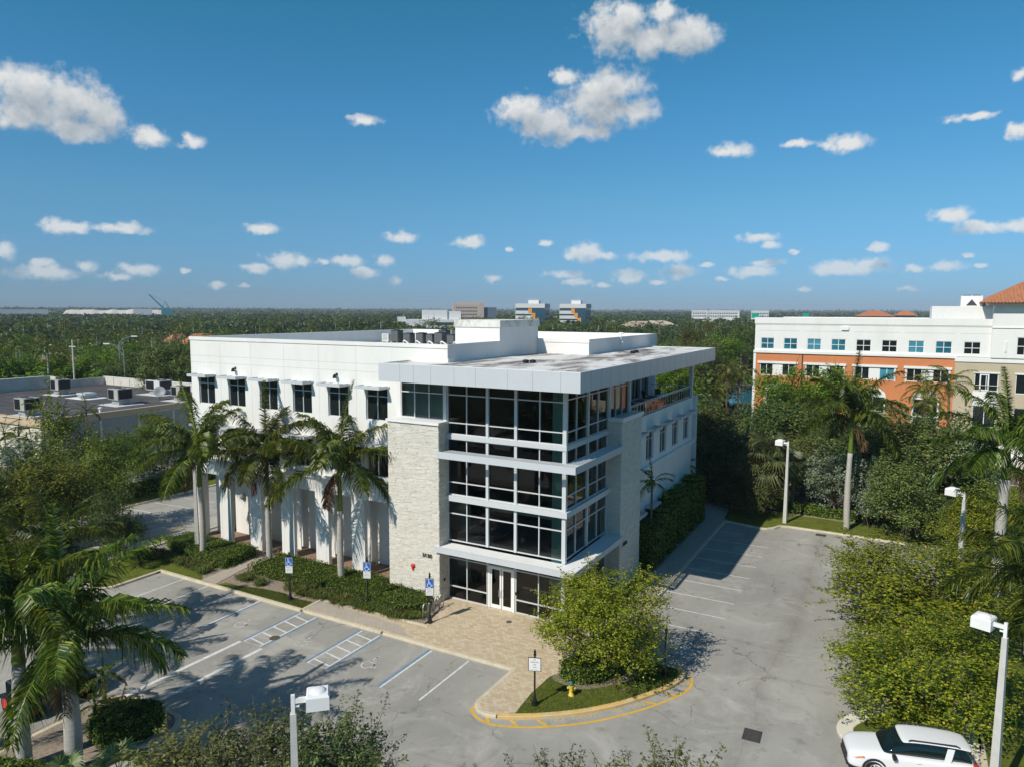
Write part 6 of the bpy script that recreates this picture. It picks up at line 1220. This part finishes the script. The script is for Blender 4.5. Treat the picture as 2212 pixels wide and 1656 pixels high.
b = MB(); b.box(24.5, YG-.34, 13.5, 51, YG+.1, 14.15); b.box(26.8, YG-.3, 12.0, 29.85, YG-.2, 12.2); b.box(31.5, YG-.3, 12.0, 34.7, YG-.2, 12.2); b.box(26.85, YG-.28, 7.52, 29.8, YG+.05, 9.58); b.box(24.5, YG-.4, .0, 51, YG-.2, 3.0)
for k in range(5): b.box(25.5+5*k, YG-.46, 0, 26+5*k, YG-.4, 3.0)
gpart(b, 'white_trim', Mt['white'])
for a, c, d, e in ((2.4, 5.15, 9.6, 12.0), (2.4, 5.15, 4.6, 7.5), (7.1, 10.0, 9.4, 12.0), (7.1, 10, 4.6, 7.5)): gwin(24.55+a, 24.55+c, d, e, Mt['dglass'], False, YG-.2)
b = MB(); frame_grid(b, (0, YG-.2), (1, 0), (0, -1), 27.55, 28.65, 9.62, 11.9, [], [], .16, .08, .02); b.box(26.9, YG-.34, 9.62, 29.8, YG-.3, 9.7); b.box(26.9, YG-.34, 10.35, 29.8, YG-.3, 10.4)
for k in range(12): b.box(26.95+.26*k, YG-.33, 9.7, 26.97+.26*k, YG-.31, 10.35, 1)
gpart(b, 'balcony_door', [Mt['wpaint'], Mt['dark']])
b = MB(); wall_open(b, (28.6, YG-.5), (1, 0), (0, -1), 14, 14.15, 21.45, .4, [(2.85, 4.6, 14.6, 17.0), (6.5, 8.2, 14.6, 17.0)]); b.box(28.6, YG-.1, 14.15, 29.0, YG+14, 21.45); b.box(28.5, YG-.62, 18.2, 43, YG-.5, 18.3); b.box(27.9, YG-1.4, 21.2, 43.5, YG+15, 21.6); b.box(30.1, YG-.6, 15.0, 30.35, YG-.5, 16.4)
gpart(b, 'tower_wall', Mt['white'])
gwin(31.45, 33.2, 14.6, 17.0, Mt['dglass'], True, YG-.5)
b = MB(); ax, ay, bx, by = 27.2, YG-2.0, 44, YG+15.5; cx, cy, h = 35.6, YG+6.8, 26.2; E_ = [(ax, ay), (bx, ay), (bx, by), (ax, by)]
for i in range(4): b.tri((*E_[i], 21.6), (*E_[(i+1) % 4], 21.6), (cx, cy, h))
for i in range(4):      # courses of barrel tiles on the two slopes that show
    if i in (0, 3):
        p, q = np.array((*E_[i], 21.62)), np.array((*E_[(i+1) % 4], 21.62)); top = np.array((cx, cy, h))
        for k in range(44): t = (k+.5)/44; s = p+(q-p)*t; f = 1-abs(2*t-1); e = s+(top-s)*f*.98 if f > .02 else s; mid_ = (p+q)/2; e = s+(top-mid_)*f; b.tube([s, e], .11, 5, 0, False)
gpart(b, 'tiled_roof', Mt['tile'])
b = MB(); b.box(21.4, YG+1.2, 18.6, 28.6, YG+12, 21.15); gpart(b, 'plant_room', Mt['white'])
o = empty('cooling_unit', (26.3, YG+5, 21.15), 0, 'grey cooling unit on the white plant room by the tiled tower', 'air conditioner'); MB().box(-1.3, -1, 0, 1.3, 1, 1.5).build('casing', Mt['coping'], o); b = MB(); b.poly([(-.7, -1.02, .1), (.7, -1.02, .1), (0, -1.02, 1.0)]); b.build('louvre', Mt['dark'], o)
for s in (-.6, .6): MB().lathe([(.5, 1.5), (.5, 1.62), (.05, 1.6)], 12, 0, (s, 0, 0)).build('fan', Mt['dark'], o)
tag(MB().box(9.9, YG-.22, 17.6, 10.9, YG-.005, 18.1).build('wall_light', Mt['wpaint'], GB), None); bpy.data.objects['wall_light.002'].location = GO if 'wall_light.002' in bpy.data.objects else GO
# buildings further away --------------------------------------
fwhite = mat('far_white', (.70, .70, .70), .8, .2); fglass = mat('far_blue_glass', (.02, .07, .12), .06, .6); fdark = mat('far_window', (.06, .07, .08), .2, .4); fpink = mat('far_pinkish', (.52, .42, .36), .85, .2); forange = mat('far_orange', (.70, .30, .03), .7, .2); fgrey = mat('far_grey', (.40, .42, .44), .8, .2); fband = mat('far_pale_band', (.62, .61, .59), .8, .2)
def farb(px, D, rz, label, name='office_block'):
    P = dp(px, 700, D); return empty(name, (P[0], P[1], 0), rz, label, 'building')
face = lambda px: math.atan2(*(dp(px, 700, 100)-CP)[:2])*-1      # turns local -y towards the camera
for px, D, l in ((1145, 640, 'glass office block with stepped orange squares, nearer the beige block'), (1237, 660, 'glass office block with stepped orange squares, further right of the pair')):
    o = farb(px, D, face(px)-.22, l); W_ = 26 if px < 1200 else 24; Dp = 24
    MB().box(-W_/2, 0, 0, W_/2, Dp, 26).build('glass_body', fglass, o)
    b = MB(); b.box(-W_/2-.4, -.4, 22.6, W_/2+.4, Dp+.3, 26.4); 
    for z in (4.0, 8.4, 12.8, 17.2): b.box(-W_/2-.4, -.4, z, W_*.06+ (17.2-z)*.65, -.01, z+2.9); b.box(-W_/2-.4, 0, z, -W_/2-.01, Dp, z+2.9); b.box(W_/2+.01, 2, z+1, W_/2+.2, Dp, z+3.4, 1)
    b.build('pale_band', [fband, fgrey], o)
    for k, z in enumerate((18.2, 14.2, 9.8)): MB().box(-W_*.06+k*3.0, -.6, z, -W_*.06+k*3.0+3.4, -.41, z+3.9).build('orange_panel', forange, o)
    b = MB(); b.box(-W_*.12, 6, 26.4, W_*.25, 14, 29.6)
    for k in range(6): b.tube([(-4+k*2.2, 7, 29.6), (-4+k*2.2, 7, 31+.8*(k % 2))], .15, 5)
    b.build('rooftop_plant', fwhite, o)
o = farb(1012, 900, face(1012)+.1, 'pinkish beige block with small square windows on the horizon'); b = MB(); b.box(-19, 0, 0, 19, 16, 27.5); b.box(-12, 2, 27.5, 17, 12, 30.5); b.box(-19, 1, 27.5, -16, 10, 29.5); b.box(13, -.6, 0, 19.5, 4, 29.5); b.build('wall', fpink, o)
for r_ in range(4):
    for k in range(13): MB().box(-15.5+2.1*k, -.12, 10+4.2*r_, -14.3+2.1*k, -.02, 11.6+4.2*r_).build('window', fdark, o)
b = MB(); b.box(19.6, 3, 0, 36, 14, 24); b.build('dark_annex', mat('far_slate', (.12, .16, .20), .5, .4), o)
o = farb(955, 520, face(955)+.05, 'long low white building with a dark window band behind the palms', 'low_building'); b = MB(); b.box(-26, 0, 0, 30, 20, 13.6); b.box(-32, 2, 12, -26, 14, 15.4); b.box(-14, 4, 13.6, 4, 16, 20.5); b.box(4, 5, 13.6, 14, 15, 19.6); b.build('wall', fwhite, o); b = MB(); b.box(-8, -.2, 9.6, 30, -.02, 11.6); b.build('window_band', fdark, o)
for px, w_, l in ((1511, 19, 'white office row on the horizon, left of three'), (1563, 37, 'white office row on the horizon, widest of three'), (1641, 20, 'white office row on the horizon, right of three')):
    o = farb(px, 930, face(px)+.05, l); b = MB(); b.box(-w_/2, 0, 0, w_/2, 14, 20.4); b.box(-w_/2-.3, -.3, 19.6, w_/2+.3, 14, 21.0); b.build('wall', fwhite, o); n = int(w_/2.2)
    for r_ in range(2):
        b = MB(); 
        for k in range(n): b.box(-w_/2+1+k*2.15, -.12, 13.2+3.4*r_, -w_/2+2.3+k*2.15, -.02, 15+3.4*r_)
        b.build('window_row', fdark, o)
def house(px, py, D, w_, d_, h, rh, label, roofm, rz=.3):
    P = dp(px, py, D); o = empty('house', (P[0], P[1], 0), face(px)+rz, label, 'house'); b = MB().box(-w_/2, -d_/2, 0, w_/2, d_/2, h); b.build('wall', mat('house_wall', (.55, .45, .36), .85, .2), o)
    b = MB(); e = .7; r = w_*.18; A, B, C2, D2 = (-w_/2-e, -d_/2-e, h), (w_/2+e, -d_/2-e, h), (w_/2+e, d_/2+e, h), (-w_/2-e, d_/2+e, h); R1_, R2_ = (-r, 0, h+rh), (r, 0, h+rh); b.quad(A, B, R2_, R1_); b.tri(B, C2, R2_); b.quad(C2, D2, R1_, R2_); b.tri(D2, A, R1_); b.build('roof', roofm, o)
    for x in (-w_*.28, 0, w_*.28): MB().box(x-.6, -d_/2-.05, 1.0, x+.6, -d_/2-.005, 2.3).build('window', fdark, o)
    return o
pinkroof = mat('faded_red_tiles', (.36, .15, .13), .85, .2, .2, 2, .3, 6)
house(436, 706, 290, 15, 12, 7.2, 4.2, 'house with bright orange tiled roof among the trees beside the white building', Mt['tile']); house(385, 703, 320, 10, 9, 7, 3.5, 'small house with orange roof mostly behind trees', Mt['tile']); house(130, 752, 175, 13, 11, 6.2, 4.6, 'house with faded red roof behind the utility pole', pinkroof, -.3); house(110, 722, 235, 12, 10, 7, 1.2, 'house with pale flat roof among the left trees', fgrey); house(1380, 690, 560, 30, 14, 8, 4.5, 'beige house with low tan roof right of the office blocks', mat('tan_tiles', (.45, .36, .28), .85, .2)); house(1420, 692, 600, 34, 14, 8, 4.5, 'wide beige house with tan roof near the horizon', mat('tan_tiles_pale', (.5, .42, .34), .85, .2)); house(1490, 772, 170, 5, 4, 2.4, 1.6, 'little kiosk with red tiled roof behind the trees', Mt['tile'])
for px, py, D, w_, l in ((1888, 688, 190, 6.5, 'tan building with hipped tile roof behind the orange building'), (1955, 684, 230, 4.5, 'second hipped tile roof behind the orange building')): house(px, py, D, w_, w_, 19.3, 1.3, l, Mt['tile'], .1)
o = farb(1935, 175, face(1935), 'grey roofed white building behind the orange building', 'office_block'); b = MB(); b.box(-13, 0, 0, 13, 20, 17.6); b.box(-13.4, -.3, 17.6, 13.4, 20, 19.0, 1); b.build('wall', [fwhite, fgrey], o)
o = farb(1800, 150, face(1800), 'long cream flat building just behind the orange building', 'office_block'); b = MB(); b.box(-9, 0, 0, 26, 12, 18.9); b.build('wall', Mt['coping'], o)
o = farb(262, 1500, face(262), 'white sand mound and sheds on the left horizon', 'sand_mound'); b = MB(); rr_ = random.Random(3); 
pr = [(-100, 0)]+[(-90+11*k, 15.5+rr_.uniform(-1.2, 1.6)) for k in range(17)]+[(100, 0)]
for k in range(len(pr)-1): b.quad((pr[k][0], 0, 0), (pr[k+1][0], 0, 0), (pr[k+1][0]*.96, 24, pr[k+1][1]+3), (pr[k][0]*.96, 24, pr[k][1]+3)); b.quad((pr[k][0]*.96, 24, pr[k][1]+3), (pr[k+1][0]*.96, 24, pr[k+1][1]+3), (pr[k+1][0], 60, 0), (pr[k][0], 60, 0))
b.build('sand', mat('white_sand', (.62, .58, .52), .9, .1, .1, .05), o); o['category'] = 'sand heap'
for px, w_ in ((60, 60), (20, 40), (310, 30)): o = farb(px, 1450, face(px), {60: 'long white shed on the left horizon', 20: 'white shed at the left end of the horizon', 310: 'white shed beside the sand mound and crane'}[px], 'storage_shed'); MB().box(-w_/2, 0, 0, w_/2, 30, 19 if px != 310 else 20.5).build('wall', fwhite, o)
turq = mat('turquoise_paint', (.03, .25, .29), .5, .3)
P = dp(361, 662, 1300); o = empty('dragline_crane', (P[0], P[1], 0), face(361), 'turquoise dragline crane on the left horizon', 'crane'); b = MB(); b.box(-9, -6, 8, 8, 6, 20); b.box(-4, -4, 0, 4, 4, 8); b.build('cab', turq, o)
b = MB(); b.tube([(-4, 0, 20), (-26, 0, 44)], [1.3, .8], 6); b.build('boom', turq, o); b = MB(); b.tube([(4, 0, 20), (-3, 0, 33), (-8, 0, 20)], .8, 5); b.tube([(-3, 0, 33), (-26, 0, 44)], .25, 4); b.build('gantry', turq, o)
# street lights, poles, road signs
def streetlight(px, py, D, side, label, two=False):
    P = dp(px, py, D); h = P[2]; o = empty('street_light', (P[0], P[1], 0), 0, label, 'street light'); MB().tube([(0, 0, 0), (0, 0, h)], [.14, .09], 7).build('pole', Mt['steel'], o)
    r = RX[:2]*side; MB().tube([(0, 0, h), (r[0]*1.4, r[1]*1.4, h+.9), (r[0]*2.4, r[1]*2.4, h+1.15)], .06, 6).tube([(0, 0, h-.9), (r[0]*1.4, r[1]*1.4, h+.6)], .045, 6).build('arm', Mt['steel'], o); MB().obox((r[0]*2.9, r[1]*2.9, h+1.15), (r[0]*.55, r[1]*.55, 0), (-r[1]*.16, r[0]*.16, 0), (0, 0, .09)).build('lamp_head', Mt['wpaint'], o)
streetlight(257, 740, 150, 1, 'grey street light with its arm to the right, taller of the twin lights'); streetlight(267, 757, 143, -1, 'grey street light with its arm to the left, shorter of the twin lights'); streetlight(1141+5, 707, 300, 1, 'street light over the trees behind the white penthouse'); streetlight(1310, 700, 300, 1, 'street light beside the far crossroads'); streetlight(1503, 700, 260, 1, 'street light above the right end of the overhanging roof')
for px, s, k in ((1735, 1, 'first'), (1706, -1, 'second'), (1665, 1, 'third')): streetlight(px-60 if px > 1700 else px-30, 683, 520, s, 'far street light on the expressway, '+k+' from the green sign')
P = dp(157, 752, 150); o = empty('utility_pole', (P[0], P[1], 0), 0, 'grey concrete utility pole with crossarm behind the flat roof', 'utility pole'); MB().tube([(0, 0, 0), (0, 0, P[2]+1.5)], [.22, .13], 7).build('pole', Mt['concrete'], o); MB().box(-1, -.08, P[2]+.2, 1, .08, P[2]+.35).build('crossarm', Mt['concrete'], o)
sg = mat('road_sign_green', (.0, .34, .22), .5, .3)
for px, py, D, w_, l in ((1632, 682, 480, 2.2, 'green expressway sign above the left end of the orange building'), (1741, 682, 520, 2.0, 'green expressway sign further right on a gantry')):
    P = dp(px, py, D); o = empty('road_sign', (P[0], P[1], 0), face(px), l, 'road sign'); MB().box(-w_, -.2, P[2]-1.5, w_*.9, .0, P[2]+1.5).build('sign_panel', sg, o)
    b = MB(); b.tube([(-w_*2, .3, 0), (-w_*2, .3, P[2]+1.2)], .25, 6); b.tube([(w_*2, .3, 0), (w_*2, .3, P[2]+1.2)], .25, 6); b.tube([(-w_*2, .3, P[2]+1.0), (w_*2, .3, P[2]+1.0)], .2, 6); b.tube([(-w_*2, .3, P[2]-.6), (w_*2, .3, P[2]-.6)], .2, 6); b.build('gantry', Mt['steel'], o)
P = gp(*crop(2200, 1000)(825, 985)); P = dp(1563+80-186, 820, 168); o = empty('stop_sign', (-38.5, 168, 0), 0, 'small red stop sign by the road seen past the terrace', 'sign'); MB().tube([(0, 0, 0), (0, 0, 2.4)], .05, 6).build('post', Mt['steel'], o); d = MB().lathe([(.42, 0), (.42, .02)], 8).build('octagon', Mt['red'], o, (0, -.05, 2.1)); d.rotation_euler = (math.pi/2, 0, .4)
# parked cars glimpsed far off
def farcar(x, y, rz, m, label):
    o = empty('parked_car', (x, y, 0), rz, label, 'car', 'cars glimpsed beyond the trees'); b = MB(); b.prism([(-2.2, -.85), (2.1, -.9), (2.3, -.6), (2.3, .6), (2.1, .9), (-2.2, .85)], .3, .95); b.build('body', m, o); b = MB(); b.v += [(-1.9, -.8, .95), (1.1, -.8, .95), (1.1, .8, .95), (-1.9, .8, .95), (-1.4, -.62, 1.5), (.4, -.62, 1.5), (.4, .62, 1.5), (-1.4, .62, 1.5)]; b.f += [(0, 1, 5, 4), (1, 2, 6, 5), (2, 3, 7, 6), (3, 0, 4, 7)]; b.m += [0]*4; b.build('cabin', cglass, o); MB().box(-1.38, -.6, 1.49, .38, .6, 1.53).build('roof', m, o)
    for sx in (-1.4, 1.4):
        for sy in (-.82, .82): w_ = MB().lathe([(.32, -.1), (.33, .1), (.05, .1)], 14).build('wheel', tyre, o, (sx, sy, .33)); w_.rotation_euler = (math.pi/2, 0, 0)
farcar(-30, 262, .2, carw, 'white car in the far parking lot past the terrace'); farcar(-36, 270, .1, carw, 'pale car at the back of the far parking lot'); farcar(-24, 258, 1.2, mat('car_red', (.4, .02, .02), .25, .5), 'red car in the far parking lot'); farcar(-14, 112, .1, carb, 'dark car on the road before the pond'); farcar(20, 66, .1, carw, 'white car in front of the beige building'); farcar(11.5, 64, .05, carw, 'white car behind the tall palm trunk')
# ------------------------------------------------------------------ woods
R = random.Random(12)
def inproj(x, y, z=6):
    d = np.array((x, y, z))-CP; w_ = d@FX
    return (1106+_q['f']*(d@RX)/w_, 828-_q['f']*(d@UX)/w_) if w_ > 1 else (-9999, 0)
taken = []
def free(x, y, r):
    if -112 < x < -68 and 2 < y < 40: return False
    if -40 < x < 6 and -5 < y < 38: return False
    if -6 < x < 60 and 50 < y < 110: return False
    if -53 < x < -34 and y < 90: return False
    if -71 < x < -50 and y < 60: return False
    if -24-r < x < 10+r and 105 < y < 170: return False
    if -50-r < x < -14+r and 253 < y < 300: return False
    if -48 < x < 42 and 158-r < y < 174+r: return False
    return all((x-a)**2+(y-b)**2 > (.62*(r+c))**2 for a, b, c in taken)
cand = []
for band, (D0, D1, n) in enumerate(((100, 150, 60), (150, 205, 85), (205, 275, 120), (275, 350, 150))):
    got = 0; tries = 0
    while got < n and tries < 6000:
        tries += 1; px = R.choice((R.uniform(-40, 420), R.uniform(-40, 420), R.uniform(1380, 1640), R.uniform(380, 1640))); D = R.uniform(D0, D1); P = dp(px, 700, D); x, y = P[0], P[1]; r = R.uniform(4.4, 7.8)
        if 410 < px < 1470 and D < 245 or px < 420 and D < 142: continue
        if 1528 < px < 1640 and D < 172 or not free(x, y, r): continue
        taken.append((x, y, r)); cand.append((band, px, D, x, y, r)); got += 1
cand.sort(key=lambda c: (c[0], c[1])); rows = ['first', 'second', 'third', 'fourth']; cnt = {}
for band, px, D, x, y, r in cand:
    zone = 'left of the white building' if px < 410 else ('behind the white building' if px < 1480 else 'beside the orange building')
    u = R.random(); cnt[(band, zone)] = cnt.get((band, zone), 0)+1; num = cnt[(band, zone)]; grpn = 'trees of the woods '+zone
    if u < .26:
        h = R.uniform(8.5, 12.5); lab = f'distant royal palm {zone}, {rows[band]} row, number {num} from left'; o = empty('royal_palm', (x, y, 0), R.uniform(0, 6), lab, 'palm tree', grpn); MB().tube([(0, 0, 0), (0, 0, h*.7), (0, 0, h)], [.22, .2, .16], 6).build('trunk', Mt['palmtrunk'], o); s = R.uniform(.95, 1.25); mobj('crown', ROYALFAR[num % 3], o, (0, 0, h), (s, s, s))
    else:
        k = 'far' if u < .62 else ('farb' if u < .86 else 'faro'); hz = R.uniform(3.0, 4.6); nm = {'far': 'dark round tree', 'farb': 'green leafy tree', 'faro': 'olive tree'}[k]
        tree(k, (x, y), r*1.08, R.uniform(4.0, 6.0), hz, f'{nm} {zone}, {rows[band]} row, number {num} from left', grpn)
# the far canopy: countless trees running to the horizon
def far_canopy():
    rng = np.random.default_rng(77); PP = []; NN = []; LL = []
    cards = []
    az_c = math.atan2(FX[0], FX[1])
    def add(D0, D1, n, rr_, hz, nl, sz, czr):
        a = az_c+rng.uniform(-.68, .68, n); D = np.sqrt(rng.uniform(D0**2, D1**2, n)); x = CP[0]+D*np.sin(a); y = CP[1]+D*np.cos(a)
        ok = ~(((x > -52) & (x < -12) & (y > 250) & (y < 303)) | ((x > -10) & (x < 75) & (y < 118)))
        for (bx, by, br) in BLK: ok &= ((x-bx)**2+(y-by)**2) > br**2
        x, y = x[ok], y[ok]; m_ = len(x); r = rng.uniform(*rr_, m_); cz = rng.uniform(*czr, m_); h = rng.uniform(*hz, m_)
        d = nrm(rng.normal(0, 1, (m_, nl, 3))); d[..., 2] = np.abs(d[..., 2])*1.0-.12; rad = rng.uniform(.7, 1.05, (m_, nl, 1))
        q = d*rad*np.stack([r, r, h], -1)[:, None, :]+np.stack([x, y, cz], -1)[:, None, :]; PP.append(q.reshape(-1, 3)); NN.append((d*.6+np.array([0, 0, .8])).reshape(-1, 3)); LL.append(np.repeat(rng.uniform(.8, 1.2, m_)*sz, nl))
    add(300, 520, 1500, (3.5, 7.5), (2.4, 5.2), 100, .85, (3.5, 8.0))
    add(500, 1000, 3200, (5, 11), (2.6, 5.6), 55, 1.7, (3.5, 8.5))
    add(950, 2200, 4200, (9, 20), (3.5, 6), 24, 4.2, (5, 8)); add(2100, 5000, 4200, (20, 50), (4, 9), 14, 10, (6, 9)); add(4800, 10000, 3000, (50, 110), (6, 12), 10, 26, (6, 9))
    P = np.concatenate(PP); Nv = np.concatenate(NN); S_ = np.concatenate(LL); n = len(P); nn = nrm(Nv+rng.normal(0, .5, (n, 3))); t = nrm(np.cross(nn, rng.normal(0, 1, (n, 3)))); s = np.cross(nn, t); l = S_[:, None]
    V = np.stack([P-t*l, P+s*l*.6-nn*l*.15, P+t*l-nn*l*.2, P-s*l*.6-nn*l*.15], 1).reshape(-1, 3); V[:, 2] = np.maximum(V[:, 2], .2)
    me = np_mesh('woods', V, np.arange(4*n).reshape(n, 4), Lf['wood']); o = mobj('woods', me); tag(o, 'wooded plain of trees running to the horizon', 'woods', None, 'stuff')
BLK = []
for e in bpy.data.objects:
    if e.type == 'EMPTY' and e.parent is None and e.get('category') in ('building', 'crane', 'sand heap', 'house') and math.hypot(e.location.x-CP[0], e.location.y-CP[1]) > 160: BLK.append((e.location.x, e.location.y, 26 if e['category'] == 'building' else 12))
Lf['wood'] = leaf_mat('woodland_leaves', (.026, .044, .009), (.056, .085, .014), (.115, .145, .03), .25, patch=.035)
far_canopy()
# far palms standing above the canopy
pf = []
for i in range(130):
    px = R.uniform(-10, 1640); D = R.uniform(300, 700); P = dp(px, 700, D)
    if any((P[0]-a)**2+(P[1]-b)**2 < (r_*.8)**2 for a, b, r_ in BLK): continue
    pf.append((px, D, P))
pf.sort(key=lambda q: q[0])
for i, (px, D, P) in enumerate(pf):
    h = R.uniform(10, 14); o = empty('royal_palm', (P[0], P[1], 0), R.uniform(0, 6), f'far palm above the wooded plain, number {i+1} from the left', 'palm tree', 'far palms above the wooded plain'); MB().tube([(0, 0, 0), (0, 0, h)], [.25, .2], 5).build('trunk', Mt['palmtrunk'], o); mobj('crown', ROYALFAR[i % 3], o, (0, 0, h), (1.3, 1.3, 1.3))
# trees behind the viewpoint, which the glass front reflects
for i in range(16): tree('far', (-34+6*i+R.uniform(-2, 2), -62-R.uniform(0, 14)), R.uniform(4.5, 6.5), R.uniform(4, 5.5), R.uniform(3.2, 4.5), 'dark tree across the lot, out of view opposite the glass front', 'trees opposite the glass front')
# haze
hz = MB().box(-2500, -200, -1.06, 2500, 7000, 60); ho = hz.build('haze', bpy.data.materials.new('haze_air')); tag(ho, 'thin blue summer haze over the plain', 'haze', None, 'stuff')
nt, N, L = nodes(ho.data.materials[0]); out = N('ShaderNodeOutputMaterial'); pv = N('ShaderNodeVolumePrincipled'); L(pv.outputs[0], out.inputs['Volume']); pv.inputs['Density'].default_value = HAZE; pv.inputs['Color'].default_value = (.78, .88, 1, 1); pv.inputs['Anisotropy'].default_value = .0
